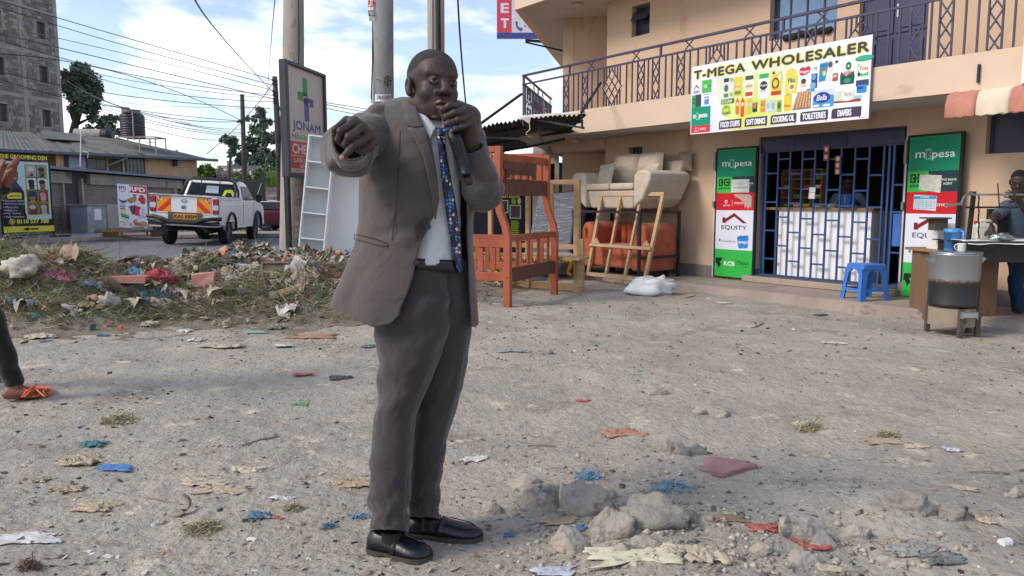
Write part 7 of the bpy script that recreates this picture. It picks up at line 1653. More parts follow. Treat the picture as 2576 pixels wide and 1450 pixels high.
def sleeve(caps,cuff,h=.0045,amp=.006,seed=0,ksm=.035):
 pts=np.array([p for c in caps for p in c[:2]]);lo=pts.min(0)-.13;hi=pts.max(0)+.13;ax,X=sd_grid(lo,hi,h);D=None
 for a,b,ra,rb in caps:d=capsule(X,a,b,ra,rb);D=d if D is None else smin(D,d,ksm)
 n=fbm(X[0]*9+seed,X[1]*9,X[2]*14+seed,2);cb_=np.asarray(cuff[1]);fd=np.clip((np.sqrt((X[0]-cb_[0])**2+(X[1]-cb_[1])**2+(X[2]-cb_[2])**2)-.03)/.12,.06,1);D=D+(amp*fd*(1-2*np.abs(n))).astype(np.float32)
 a,b,r=cuff;a=np.asarray(a);b=np.asarray(b);d=unit(b-a)
 pl=(X[0]-b[0])*d[0]+(X[1]-b[1])*d[1]+(X[2]-b[2])*d[2];near=np.sqrt((X[0]-b[0])**2+(X[1]-b[1])**2+(X[2]-b[2])**2)<.13
 D=np.where(near,np.maximum(D,pl),D);D=np.maximum(D,-capsule(X,b-d*.07,b+d*.05,r,r));return surface(D.astype(np.float32),ax,h)
RS,RE,RW=P(968,316,2.66),P(868,382,2.42),P(884,357,2.19)
RS2=P(990,300,2.68)
V,F=sleeve([(RS2,RS,.060,.078),(RS,RE,.080,.074),(RE,RW,.074,.056)],(RE,RW,.047),seed=3,amp=.011);jk.add(V,F)
LS,LE,LW=P(1158,318,2.72),P(1213,478,2.60),P(1186,372,2.53)
V,F=sleeve([(P(1140,300,2.72),LS,.055,.070),(LS,LE,.072,.066),(LE,LW,.064,.046)],(LE,LW,.037),seed=11,amp=.011);jk.add(V,F)
jacket=jk.build('jacket',m_suit,man,smooth=True);
q_=jacket.modifiers.new('sol','SOLIDIFY');q_.thickness=.003;q_.offset=-1
def ribbon(L_,R_,off,name,mat,parent,n=24,m=4,thick=.002,fn=JS):
 Ls=np.array(L_,float);Rs=np.array(R_,float);t=np.linspace(0,1,n)
 cum=lambda A:np.concatenate([[0],np.cumsum(np.hypot(*np.diff(A,axis=0).T))])/max(1e-6,np.sum(np.hypot(*np.diff(A,axis=0).T)))
 La=np.stack([np.interp(t,cum(Ls),Ls[:,i])for i in(0,1)],1);Ra=np.stack([np.interp(t,cum(Rs),Rs[:,i])for i in(0,1)],1)
 G_=np.zeros((n,m+1,3))
 for i in range(n):
  for j in range(m+1):
   u,v=La[i]*(1-j/m)+Ra[i]*j/m;G_[i,j]=fn(u,v,off(i/(n-1),j/m)if callable(off)else off)
 q=MB();q.grid(G_);return q.build(name,mat,parent,smooth=True,solid=thick)
m_seam=M('suit_seam_shade',C(70,64,62,.6),rough=.95,bump=0)
bow=lambda i,j:.009+.006*math.sin(math.pi*min(1,i*1.1))*(1-j)*.8
ribbon([(1027,322),(1048,360),(1064,396),(1076,450),(1086,510),(1090,552)],[(1066,318),(1080,350),(1091,400),(1099,450),(1103,500),(1094,552)],bow,'lapel',m_suit,jacket)
ribbon([(1012,256),(1018,285),(1024,312),(1038,321)],[(1040,256),(1052,284),(1064,312),(1066,318)],.012,'collar',m_suit,jacket)
ribbon([(1160,345),(1164,400),(1168,470),(1170,540)],[(1176,330),(1186,390),(1182,460),(1172,540)],.009,'lapel',m_suit,jacket)
def seam(pts,name='seam',r=.0013,off=.0065,par=None):
 q=MB();pp=[]
 for(a,b)in zip(pts[:-1],pts[1:]):
  for k in range(4):t=k/4;pp.append(JS(a[0]*(1-t)+b[0]*t,a[1]*(1-t)+b[1]*t,off))
 pp.append(JS(*pts[-1],off));q.tube(pp,r,5);return q.build(name,m_seam,par or jacket)
seam([(1008,330),(1004,420),(998,520),(990,580),(988,605)]);
seam([(893,594),(897,590),(920,594),(950,602),(974,612),(978,618)]);seam([(895,602),(920,608),(950,616),(976,621)]);seam([(893,594),(895,602)]);seam([(978,618),(976,621)])
for(u,v)in((1075,570),(1047,661)):
 c=JS(u,v,.006);nrm=unit(CAM-c);T_=frame(c,unit(np.cross([0,0,1.0],nrm)),np.cross(nrm,unit(np.cross([0,0,1.0],nrm))),nrm)
 q=MB(T=T_);q.lathe([(.009,0),(.0105,.002),(.0105,.004),(.0085,.0045),(.008,.0035),(.001,.0035)],16);
 for a in(-1,1):q.box(a*.003-.001,a*.003+.001,-.003,.003,.0035,.0048,1)
 q.build('button',[M('dark_button',C(34,38,50,.5),rough=.25,bump=0),m_seam],jacket)
ST_=[(v,a+8,b-4,c+.003,r-.012)for v,a,b,c,r in JT]
Gs=np.zeros((60,40,3))
for k in range(60):
 v=300+(668-300)*k/59
 for j in range(40):
  u0,u1=max(1000,ip(OL,v,1)-45),1186;u=u0+(u1-u0)*j/39
  wr=.004*float(fbm(u*.03+v*.012,v*.02-u*.012,2,3));dg=.005*math.sin((v*.7+u*1.0)*.045+1)*np.clip((v-540)/60,0,1)
  Gs[k,j]=JS(u,v,-.022+wr+dg-.02*max(0,(u-1150)/40))
q=MB();q.grid(Gs);shirt=q.build('shirt',m_shirt,man,smooth=True,solid=.001)
ribbon([(1030,257),(1046,290),(1062,325),(1080,354)],[(1046,262),(1066,286),(1084,306),(1096,320)],lambda i,j:-.002+.006*j,'shirt_collar',m_shirt,shirt)
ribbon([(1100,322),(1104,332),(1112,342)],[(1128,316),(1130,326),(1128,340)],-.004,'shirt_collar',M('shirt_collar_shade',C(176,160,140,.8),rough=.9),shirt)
q=MB();q.tube([JS(1086,360,-.019),JS(1088,440,-.017),JS(1082,540,-.017),JS(1076,640,-.017)],.0016,5);q.build('placket',m_shirt,shirt)
mt=bpy.data.materials.new('blue_cell_tie');mt.use_nodes=True;t_=mt.node_tree;b_=t_.nodes['Principled BSDF'];b_.inputs['Roughness'].default_value=.45
tcx=t_.nodes.new('ShaderNodeTexCoord');mpx=t_.nodes.new('ShaderNodeMapping');mpx.inputs['Scale'].default_value=(1,.3,.72)
v1=t_.nodes.new('ShaderNodeTexVoronoi');v1.inputs['Scale'].default_value=112;v1.inputs['Randomness'].default_value=.45;v2=t_.nodes.new('ShaderNodeTexVoronoi');v2.feature='DISTANCE_TO_EDGE';v2.inputs['Scale'].default_value=112;v2.inputs['Randomness'].default_value=.45
t_.links.new(tcx.outputs['Object'],mpx.inputs[0]);t_.links.new(mpx.outputs[0],v1.inputs['Vector']);t_.links.new(mpx.outputs[0],v2.inputs['Vector'])
sp=t_.nodes.new('ShaderNodeSeparateColor');t_.links.new(v1.outputs['Color'],sp.inputs[0]);cr_=t_.nodes.new('ShaderNodeValToRGB');cr_.color_ramp.interpolation='CONSTANT';t_.links.new(sp.outputs[0],cr_.inputs[0])
e=cr_.color_ramp.elements;e[0].color=(*C(30,36,70),1);e[0].position=0;e[1].position=.16;e[1].color=(*C(56,92,170),1)
for p_,c_ in((.42,C(84,150,196)),(.66,C(60,78,150)),(.82,C(214,200,176))):k=e.new(p_);k.color=(*c_,1)
r2=t_.nodes.new('ShaderNodeValToRGB');r2.color_ramp.elements[0].position=.13;r2.color_ramp.elements[1].position=.17;t_.links.new(v2.outputs['Distance'],r2.inputs[0])
mxx=t_.nodes.new('ShaderNodeMix');mxx.data_type='RGBA';t_.links.new(r2.outputs[0],mxx.inputs[0]);mxx.inputs[6].default_value=(*C(22,24,40),1);t_.links.new(cr_.outputs[0],mxx.inputs[7]);t_.links.new(mxx.outputs[2],b_.inputs['Base Color'])
tie=ribbon([(1099,338),(1103,360),(1107,400),(1113,450),(1120,500),(1128,560),(1138,610),(1148,650),(1156,676),(1166,692)],[(1122,334),(1121,358),(1127,400),(1137,450),(1147,500),(1157,560),(1165,610),(1169,650),(1171,676),(1168,692)],lambda i,j:-.006+.004*math.sin(math.pi*j)-.010*max(0,i-.72)/.28,'tie',mt,man,n=40,m=6,thick=.003)
ribbon([(1097,322),(1099,332),(1103,340)],[(1126,318),(1124,330),(1119,340)],lambda i,j:-.002+.006*math.sin(math.pi*j),'knot',mt,tie,n=10,m=6)
bt=ribbon([(1046,650),(1046,678)],[(1176,656),(1176,686)],lambda i,j:-.019-.008*max(0,j-.8)/.2,'belt',M('black_leather_belt',C(30,30,34,.5),rough=.4),man,n=4,m=18)
NL=[(655,965,1130,2.665,.125),(760,950,1142,2.65,.132),(850,944,1122,2.63,.118),(915,957,1100,2.62,.108),(980,953,1072,2.615,.098),(1045,942,1045,2.61,.09),(1110,937,1038,2.61,.085),(1200,933,1030,2.61,.078),(1290,932,1026,2.605,.074),(1338,933,1026,2.60,.074)]
FL=[(655,1035,1172,2.70,.11),(760,1040,1187,2.71,.122),(850,1048,1184,2.72,.112),(915,1052,1174,2.73,.104),(980,1048,1160,2.735,.096),(1045,1042,1141,2.74,.088),(1110,1034,1123,2.745,.082),(1170,1030,1112,2.75,.076),(1250,1026,1101,2.75,.072),(1306,1025,1103,2.75,.072)]
tr=MB()
for tab,sd_,vb_ in((NL,1,1342),(FL,5,1308)):
 rings=[]
 for v in np.linspace(655,tab[-1][0],110):
  uL,uR,Yc,ry=(float(ip(tab,v,i))for i in(1,2,3,4));r=[]
  for j in range(56):
   a=2*math.pi*j/56;kx=math.sin(a);ky=math.cos(a)
   crease=.006*math.exp(-((a-.75)/.10)**2)*min(1,max(0,(v-760)/60))
   f_=.0035*float(fbm(math.cos(a)*1.3+sd_,math.sin(a)*1.3+v*.006,v*.013,3))+.0055*math.sin(v*.055+a*2.2+sd_)*1.7*math.exp(-((v-985)/85)**2)*max(0,math.cos(a+.9))
   f_+=.004*float(fbm(math.cos(a)*2.2+sd_*3,math.sin(a)*2.2,v*.03,3))*(.4+min(1,abs(v-1000)/300))+.008*math.sin(v*.085+a*1.6)*math.exp(-((v-(tab[-1][0]-50))/42)**2)*.8+.006*math.sin(v*.05+a*3)*math.exp(-((v-800)/50)**2)*max(0,math.cos(a-.8))
   hw=(uR-uL)/2;Yv=Yc-(ry+f_+crease)*ky;dv=(6*math.sin(a-1.2)if v>tab[-1][0]-1 else 0)
   r.append(P((uL+uR)/2+(hw+(f_+crease)*FOC/Yc)*kx,v+dv,Yv))
  rings.append(r)
 tr.rings(rings,capb=False,capt=False)
trousers=tr.build('trousers',m_trou,man,smooth=True);qq=trousers.modifiers.new('s','SOLIDIFY');qq.thickness=.003
m_lea=M('black_shoe_leather',C(34,38,46,.5),rough=.32,var=.15,scale=12,bump=.1,spots=[(C(90,86,84,.4),9,.66)]);m_sole=M('shoe_sole',C(92,84,76,.5),rough=.9)
def shoe(hl_,te,wd=.095,name='shoe',z0=.002,parent=None,ankle=.075):
 hl_=np.asarray(hl_,float)*[1,1,0];te=np.asarray(te,float)*[1,1,0];d=unit(te-hl_);L_=float(np.linalg.norm(te-hl_));s_=np.cross(Zu,d)
 prof=[(0,.30,.052),(.05,.40,.070),(.16,.44,ankle),(.30,.43,ankle*.98),(.42,.43,ankle*.80),(.55,.47,.052),(.68,.50,.043),(.80,.49,.037),(.90,.42,.031),(.97,.27,.024),(1.0,.10,.018)]
 rr=[]
 for x,w_,h_ in prof:
  c=hl_+d*L_*x;r=[]
  for k in range(20):
   a=2*math.pi*k/20;ca,sa=math.cos(a),math.sin(a);wq=wd*w_*abs(ca)**.85*(1 if ca>0 else-1);zq=.018+h_*max(0,sa)**.8 if sa>=0 else.018
   wq*=(1-.28*max(0,sa)**2);r.append(c+s_*wq+Zu*(z0+zq))
  rr.append(r)
 q=MB();q.rings(rr);so2=q.build(name,m_lea,parent,smooth=True)
 rr=[]
 for x,w_,h_ in prof:
  c=hl_+d*L_*(x*1.015-.005);rr.append([c+s_*wd*w_*1.06*k+Zu*zz for k,zz in((-1,z0+(.0 if x<.28 or x>.45 else.008)),(1,z0+(.0 if x<.28 or x>.45 else.008)),(1,z0+.019),(-1,z0+.019))])
 q=MB();q.rings(rr);q.build('sole',m_sole,so2)
 q=MB();ap=[]
 for t in np.linspace(-1,1,15):
  x=.93-.38*abs(t)**2.2;w_=np.interp(x,[p[0]for p in prof],[p[1]for p in prof])*.66*np.sign(t)*min(1,abs(t)*1.6);h_=np.interp(x,[p[0]for p in prof],[p[2]for p in prof]);ap.append(hl_+d*L_*x+s_*wd*w_+Zu*(z0+.020+h_*.86))
 q.tube(ap,.0022,5);q.build('apron_seam',m_lea,so2)
 q=MB();rr=[]
 for x in(.425,.43,.52,.525):
  w_=np.interp(x,[p[0]for p in prof],[p[1]for p in prof]);h_=np.interp(x,[p[0]for p in prof],[p[2]for p in prof]);g_=.0035 if.426<x<.523 else 0;r=[]
  for k in range(20):
   a=2*math.pi*k/20;ca,sa=math.cos(a),math.sin(a);wq=(wd*w_*abs(ca)**.85+g_)*(1 if ca>0 else-1)*(1-.28*max(0,sa)**2);r.append(hl_+d*L_*x+s_*wq+Zu*(z0+.018+(h_+g_)*max(0,sa)**.8))
  rr.append(r)
 q.rings(rr,capb=False,capt=False);q.build('strap',m_lea,so2,smooth=True)
 q=MB();c=hl_+d*L_*.475+Zu*(z0+.018+.066)-np.array([0,.012,0]);q.tube([c-s_*.010,c+s_*.010],.002,6);q.build('metal_bit',m_alu,so2);return so2
shoe(G(934,1382),G(1083,1413),.105,parent=man);shoe(G(1024,1344),G(1213,1360),.10,parent=man)
for a,b in((P(1085,1300,2.75),P(1083,1330,2.75)),(P(985,1335,2.61),P(985,1360,2.61))):q=MB();q.tube([a,b],.036,12);q.build('sock',m_trim,man)
bd=Body();HT=head_world(P(1089,224,2.60),math.radians(30),math.radians(3),math.radians(-2),1.03)
NT=P(1068,318,2.665);W=bend_neck(HV,HT,NT);bd.add(W,HF,HM_)
w_=P(900,344,2.165);
idx=[(P(928,343,2.085),.0115),(P(896,361,2.045),.0100),(P(878,379,2.035),.0088),(P(861,397,2.03),.0075)]
mid_=[(P(910,322,2.075),.0118),(P(878,345,2.035),.0105),(P(869,364,2.05),.0092),(P(880,376,2.075),.0080)]
rng=[(P(890,308,2.075),.0115),(P(857,331,2.04),.0100),(P(851,351,2.055),.0090),(P(862,363,2.08),.0078)]
lit=[(P(871,303,2.09),.0105),(P(843,326,2.06),.0090),(P(842,344,2.075),.0080),(P(853,355,2.095),.0070)]
thb=[(P(938,352,2.125),.0150),(P(930,370,2.10),.0125),(P(912,380,2.09),.0110),(P(899,376,2.085),.0095)]
palm=[(w_,P(928,343,2.095),.025,.0165),(w_,P(910,324,2.09),.026,.0165),(w_,P(890,311,2.09),.026,.016),(w_,P(873,306,2.10),.024,.0145),(P(890,308,2.085),P(926,340,2.09),.0135,.014),(w_,P(938,352,2.13),.024,.020),(w_,P(892,352,2.30),.028,.033)]
V,F=hand_sdf([idx,mid_,rng,lit,thb],palm);c=V[F].mean(1);mi=np.zeros(len(F),int)
tip=P(859,399,2.022);mi[(np.linalg.norm(c-tip,axis=1)<.0085)]=7;bd.add(V,F,mi)
mA,mB_=P(1127,290,2.455),P(1182,466,2.475)
lw2=P(1181,352,2.515)
i2=[(P(1160,268,2.47),.0115),(P(1130,267,2.425),.0100),(P(1113,276,2.425),.0088),(P(1114,288,2.435),.0078)]
m2=[(P(1172,278,2.465),.0118),(P(1144,284,2.415),.0102),(P(1122,294,2.415),.0090),(P(1117,306,2.43),.0080)]
r2_=[(P(1181,292,2.465),.0115),(P(1152,302,2.415),.0100),(P(1128,310,2.412),.0088),(P(1117,318,2.425),.0078)]
l2=[(P(1185,308,2.47),.0100),(P(1162,318,2.418),.0090),(P(1146,324,2.412),.0080),(P(1137,328,2.42),.0070)]
t2=[(P(1150,310,2.50),.0140),(P(1128,292,2.50),.0120),(P(1112,283,2.485),.0110),(P(1108,272,2.475),.0100)]
pl2=[(lw2,P(1160,270,2.475),.024,.016),(lw2,P(1172,280,2.47),.026,.016),(lw2,P(1181,294,2.47),.026,.0155),(lw2,P(1185,310,2.475),.024,.0145),(lw2,P(1150,312,2.50),.022,.017),(lw2,P(1186,392,2.545),.026,.030)]
V,F=hand_sdf([i2,m2,r2_,l2,t2],pl2);c=V[F].mean(1);mi=np.zeros(len(F),int)
for f in(i2,m2,r2_,l2):
 p3=f[3][0];tc_=p3+unit(p3-f[2][0])*.002+unit(CAM-p3)*.006;mi[(np.linalg.norm(c-tc_,axis=1)<.0058)]=7
bd.add(V,F,mi)
def tubeVF(pts,r,seg=12):
 q=MB();q.tube(pts,r,seg);return np.concatenate(q.v),q.f
for pts,r in(([P(892,352,2.30),RE,RS,RS2],[.033,.045,.055,.05]),([P(1186,392,2.545),LE,LS,P(1100,320,2.70)],[.03,.042,.05,.05]),([NT,P(1055,420,2.68),P(1050,640,2.68)],[.062,.11,.11])):
 V,F=tubeVF(pts,r);bd.add(V,F,0)
bo_=bd.q.build('body',SKM,man,smooth=True)
mic=thing('microphone','black wireless microphone with a blue ring held to the speaker mouth','microphone',mA)
ax_m=unit(mB_-mA);up_=unit(np.cross(ax_m,[0,1.0,0]));Tm=frame(mA,up_,np.cross(ax_m,up_),ax_m);Lm=float(np.linalg.norm(mB_-mA))
m_mic=M('microphone_black',C(40,44,52,.6),rough=.28,metal=.3,var=.3,scale=60,bump=.2,spots=[(C(120,130,140,.6),90,.62)])  # pale spots are glints painted into the black handle colour
q=MB(T=Tm);q.lathe([(.001,-.022),(.014,-.019),(.0215,-.008),(.0235,.004),(.0215,.018),(.0175,.028)],24);q.build('grille_head',M('mic_mesh',C(80,82,86,.6),rough=.4,metal=.6,bump=.8,bscale=400),mic,smooth=True)
q=MB(T=Tm);q.lathe([(.0175,.020),(.023,.024),(.0245,.034),(.023,.044),(.0175,.048)],24);q.build('blue_ring',M('blue_rubber',C(40,120,206,.85),rough=.4),mic,smooth=True)
q=MB(T=Tm);q.lathe([(.020,.046),(.0225,.08),(.0215,Lm*.55),(.0205,Lm*.80),(.0225,Lm*.81),(.0225,Lm*.84),(.0205,Lm*.845)],24);q.build('handle',m_mic,mic,smooth=True)
q=MB(T=Tm);q.lathe([(.0125,Lm*.846),(.012,Lm*.99),(.0105,Lm),(.001,Lm)],20);q.build('aerial_cap',m_trim,mic,smooth=True)
q=MB();c=mA+ax_m*Lm*.40+unit(CAM-(mA+ax_m*Lm*.4))*.0182;c=c+unit(CAM-c)*.0015;q.prism([c-up_*.005-ax_m*.005,c+up_*.005-ax_m*.005,c+up_*.005+ax_m*.005,c-up_*.005+ax_m*.005],unit(CAM-c),.0015);q.build('switch_plate',M('silver_plate',C(200,204,210,.8),rough=.3),mic)
def blob(parts,name,mat,parent,h=.01,k=.03,amp=.0,seed=0,cut=None):
 pts=np.array([p for c in parts for p in c[:2]]);mr=max(max(c[2],c[3])for c in parts)+.05;ax,X=sd_grid(pts.min(0)-mr,pts.max(0)+mr,h);D=None
 for a,b,ra,rb in parts:d=capsule(X,a,b,ra,rb);D=d if D is None else smin(D,d,k)
 if amp:D=D+(amp*(1-2*np.abs(fbm(X[0]*7+seed,X[1]*7,X[2]*7,2)))).astype(np.float32)
 if cut is not None:D=cut(D,X)
 V,F=surface(D.astype(np.float32),ax,h)
 if name is None:return V,F
 q=MB();q.add(V,F);return q.build(name,mat,parent,smooth=True)
def head_sm(T):
 return HV@T[:3,:3].T+T[:3,3]
def small_hand(w,dirv,across,L=.16,curl=.2,h=.004):
 w=np.asarray(w,float);d=unit(dirv);a=unit(across);n=np.cross(d,a);fs=[]
 for i,(o,l)in enumerate(((-.030,.075),(-.010,.085),(.010,.080),(.030,.062))):
  b=w+d*L*.5+a*o*.9;fs.append([(b,.0095),(b+unit(d+n*curl*.4)*l*.5+a*o*.1,.0085),(b+unit(d+n*curl)*l+a*o*.25,.0065)])
 tb=[(w+d*.02-a*.028,.013),(w+d*.065-a*.058,.011),(w+d*.095-a*.066,.008)]
 return hand_sdf(fs+[tb],[(w,w+d*L*.5+a*o,.020,.013)for o in(-.027,-.009,.009,.027)]+[(w-d*.06,w,.022,.021)],h=h,noise=0)
Y1=4.55
lpn=thing('person','person in black clothes at the left picture edge with raised hands and orange sandals','person',G(20,990,0))
m_blk_c=cloth('black_cloth',C(30,30,36,.3),C(38,38,44,.3),200,.1);m_sk2=M('warm_brown_skin',C(140,84,66,.7),rough=.5,var=.12,scale=12,bump=.1,bscale=90)
hip=P(-95,655,4.75);kn=P(-22,800,4.72);an=P(34,968,4.83)
blob([(hip,kn,.095,.072),(kn,an-[0,0,-.02],.072,.058),(P(-130,655,4.9),P(-120,810,5.0),.09,.07),(P(-120,810,5.0),P(-190,960,5.1),.07,.06),(hip,P(-130,655,4.9),.11,.11)],'trousers',m_blk_c,lpn,h=.012,amp=.006,cut=lambda D,X:np.maximum(D,(an[2]-.005)-X[2]))
sh1=P(-60,345,4.7);
blob([(P(-110,620,4.8),P(-100,400,4.75),.14,.15),(P(-150,370,4.85),sh1,.10,.10),(sh1,P(-40,520,4.6),.062,.055),(P(-40,520,4.6),P(12,475,4.45),.052,.036),(P(-170,370,4.9),P(-120,510,4.5),.06,.05),(P(-120,510,4.5),P(-14,470,4.40),.05,.036)],'coat',m_blk_c,lpn,h=.013,amp=.008)
b2=Body();T_=head_world(P(-85,262,4.75),math.radians(60),0,0,1.0);
b2.add(bend_neck(HV,T_,P(-100,365,4.78)),HF,HM_)
V,F=small_hand(P(16,462,4.44),P(38,400,4.40)-P(16,462,4.44),np.array([.9,-.1,.45]),L=.17,curl=.15);b2.add(V,F,0)
V,F=small_hand(P(-10,465,4.38),P(2,405,4.33)-P(-10,465,4.38),np.array([.8,-.5,.2]),L=.17,curl=.15);b2.add(V,F,0)
V,F=blob([(P(-100,370,4.78),P(-100,600,4.78),.10,.10),(P(-100,400,4.78),sh1,.06,.05),(sh1,P(-40,520,4.6),.05,.04),(P(-40,520,4.6),P(14,470,4.45),.04,.026),(P(-120,400,4.8),P(-120,510,4.5),.05,.04),(P(-120,510,4.5),P(-12,468,4.39),.035,.026),(P(-100,600,4.78),hip,.10,.09),(hip,kn,.07,.05),(kn,an,.05,.04),(an+[0,0,.06],an+[0,0,-.03],.042,.040),(an+[0,0,-.03],G(62,985,.035),.038,.034),(G(20,992,.03),G(75,988,.03),.034,.034),(G(75,988,.03),G(110,985,.022),.030,.020)],None,None,None,h=.006,k=.02);b2.add(V,F,0)
for i,(u,v)in enumerate(((128,984),(124,988),(119,991),(113,994),(107,996))):
 V,F=tubeVF([G(98,988-3+i*2.4,.022),G(u-6,v-1,.020),G(u,v,.015)],[.011-.0008*i,.010-.0008*i,.006],8);b2.add(V,F,0)
b2.q.build('body',[m_sk2]+SKM[1:],lpn,smooth=True)
m_osan=M('orange_sandal',C(226,106,40,.8),rough=.5,bump=.1)
q=MB();so3=[G(12,994,.0),G(30,985,0),G(70,978,0),(G(120,976,0)),G(134,984,0),G(128,996,0),G(90,1001,0),G(40,1003,0)];q.prism([p*[1,1,0]+[0,0,.002]for p in so3],Zu,.016);sn=q.build('sandal',m_osan,lpn,bevel=.004)
q=MB();q.tube([G(55,1000,.02),G(66,985,.05),G(86,972,.075),G(92,968,.06)],.006,6);q.tube([G(60,1000,.02),G(76,984,.055),G(98,979,.05),G(118,980,.02)],.006,6);q.tube([G(112,998,.02),G(96,984,.05),G(86,975,.06)],.006,6);q.tube([G(116,996,.018),G(108,984,.045),G(122,978,.02)],.005,6);q.tube([G(16,990,.03),G(36,972,.075),G(50,972,.07),G(70,985,.05)],.005,6);q.build('strap',m_osan,sn)
so4=[p+np.array([-.62,.42,0])for p in so3];q=MB();q.prism([p*[1,1,0]+[0,0,.002]for p in so4],Zu,.016);q.build('sandal',m_osan,lpn,bevel=.004)
vp=thing('person','man in a blue polo shirt and torn jeans behind the roasting table at the right','man',G(2550,810,.0))
m_polo=cloth('blue_grey_polo',C(66,84,106,.62),C(76,94,116,.62),200,.1);m_jean=M('torn_blue_jeans',C(44,72,112,.6),rough=.9,var=.2,scale=9,bump=.2,bscale=120,spots=[(C(120,140,170,.6),12,.64)])
Yv=7.95;vs=P(2532,522,Yv);ve=P(2500,548,Yv-.1);vw=P(2494,576,Yv-.35)
blob([(P(2562,530,Yv),P(2572,650,Yv+.05),.135,.13),(vs,P(2610,520,Yv),.075,.075),(vs,P(2509,541,Yv-.06),.066,.056),(P(2612,520,Yv),P(2632,560,Yv),.07,.06)],'polo_shirt',m_polo,vp,h=.012,amp=.006)
blob([(P(2560,655,Yv+.03),P(2556,735,Yv),.085,.066),(P(2556,735,Yv),P(2562,790,Yv+.02),.064,.048),(P(2600,655,Yv+.05),P(2612,735,Yv+.1),.085,.066),(P(2612,735,Yv+.1),P(2600,795,Yv+.15),.062,.048),(P(2560,655,Yv+.03),P(2600,655,Yv+.05),.1,.1)],'jeans',m_jean,vp,h=.012,amp=.007,seed=4)
b3=Body();T_=head_world(P(2563,459,Yv-.02),math.radians(-38),math.radians(24),0,.98);b3.add(bend_neck(HV,T_,P(2570,512,Yv)),HF,np.where(HM_==1,6,HM_))
V,F=blob([(P(2570,520,Yv),P(2574,640,Yv+.04),.10,.09),(vs,P(2612,520,Yv),.05,.05),(vs,ve,.05,.042),(ve,vw,.040,.027),(P(2612,520,Yv),P(2632,560,Yv),.05,.04),(P(2632,560,Yv),P(2590,545,Yv-.35),.04,.035),(P(2590,545,Yv-.35),P(2560,500,Yv-.42),.034,.026)],None,None,None,h=.009,k=.02);b3.add(V,F,0)
V,F=blob([(P(2574,640,Yv+.04),P(2558,735,Yv),.06,.045),(P(2558,735,Yv),P(2562,785,Yv),.045,.036),(P(2562,785,Yv),G(2560,802,.045),.036,.034),(P(2574,640,Yv+.04),P(2612,735,Yv+.1),.06,.045),(P(2612,735,Yv+.1),P(2602,785,Yv+.1),.045,.036),(P(2602,785,Yv+.1),G(2600,808,.045),.036,.034)],None,None,None,h=.010,k=.02);b3.add(V,F,0)
V,F=small_hand(vw,P(2500,604,Yv-.45)-vw,np.array([.7,-.7,0]),L=.15,curl=.6);b3.add(V,F,0)
V,F=small_hand(P(2560,500,Yv-.42),P(2538,486,Yv-.48)-P(2560,500,Yv-.42),np.array([.3,0,1]),L=.14,curl=.9);b3.add(V,F,0)
for fx,fy,sdx in((2548,808,0),(2588,815,.1)):
 V,F=blob([(P(fx+14,780,Yv+sdx),G(fx+10,fy-8,.06),.036,.034),(G(fx+12,fy-6,.04),G(fx-28,fy,.025),.036,.026)],None,None,None,h=.008,k=.02);b3.add(V,F,0)
b3.q.build('body',SKM,vp,smooth=True)
for fx,fy in((2548,808),(2588,815)):
 q=MB();c0,c1=G(fx+22,fy-3,0),G(fx-34,fy+3,0);d=unit(c1-c0);s_=np.cross(Zu,d);q.prism([c0+s_*.04+Zu*.004,c1+s_*.045+Zu*.004,c1-s_*.045+Zu*.004,c0-s_*.04+Zu*.004],Zu,.014);m_=c0*.45+c1*.55;q.tube([m_+s_*.045+Zu*.015,m_+s_*.03+Zu*.06,m_-s_*.03+Zu*.06,m_-s_*.045+Zu*.015],.012,6);q.build('sandal',m_trim,vp)
q=MB();q.bar(P(2498,598,Yv-.44),P(2512,607,Yv-.5),.03,.012);tag(q.build('knife',m_iron),'small dark knife in the vendor hand over the foil','knife')
def FW(u,v,t):s_,z=FS(u,v,t);return fw(s_,t,z)
kp=thing('person','shopkeeper in a pale blue shirt looking at a phone behind the counter','person',FW(2131,600,-.95)*[1,1,0]+[0,0,.2])
m_pb=cloth('pale_blue_shirt',C(120,146,184,.75),C(132,156,192,.75),200,.08);tk=-.92
blob([(FW(2131,508,tk),FW(2131,560,tk),.14,.14),(FW(2105,497,tk),FW(2160,497,tk),.065,.065),(FW(2098,500,tk),FW(2088,530,tk+.12),.055,.048),(FW(2088,530,tk+.12),FW(2108,512,tk+.28),.045,.036),(FW(2168,500,tk),FW(2180,532,tk+.12),.055,.048),(FW(2180,532,tk+.12),FW(2150,520,tk+.3),.045,.036)],'shirt',m_pb,kp,h=.012,amp=.005)
b4=Body()
V,F=blob([(FW(2131,492,tk),FW(2131,560,tk),.10,.10),(FW(2100,502,tk),FW(2165,502,tk),.045,.045),(FW(2100,502,tk),FW(2088,530,tk+.12),.04,.035),(FW(2088,530,tk+.12),FW(2112,508,tk+.30),.03,.02),(FW(2165,502,tk),FW(2180,532,tk+.12),.04,.035),(FW(2180,532,tk+.12),FW(2150,520,tk+.3),.03,.02)],None,None,None,h=.009,k=.02);b4.add(V,F,0)
T_=head_world(FW(2131,463,tk),math.radians(8),math.radians(18),0,.95);b4.add(bend_neck(HV,T_,FW(2131,492,tk)),HF,np.where(HM_==1,6,HM_))
V,F=small_hand(FW(2112,508,tk+.30),FW(2126,494,tk+.33)-FW(2112,508,tk+.30),np.array([.5,-.2,-.8]),L=.13,curl=.6);b4.add(V,F,0)
V,F=small_hand(FW(2150,520,tk+.30),FW(2136,508,tk+.33)-FW(2150,520,tk+.30),np.array([.5,-.2,.8]),L=.13,curl=.7);b4.add(V,F,0)
b4.q.build('body',SKM,kp,smooth=True)
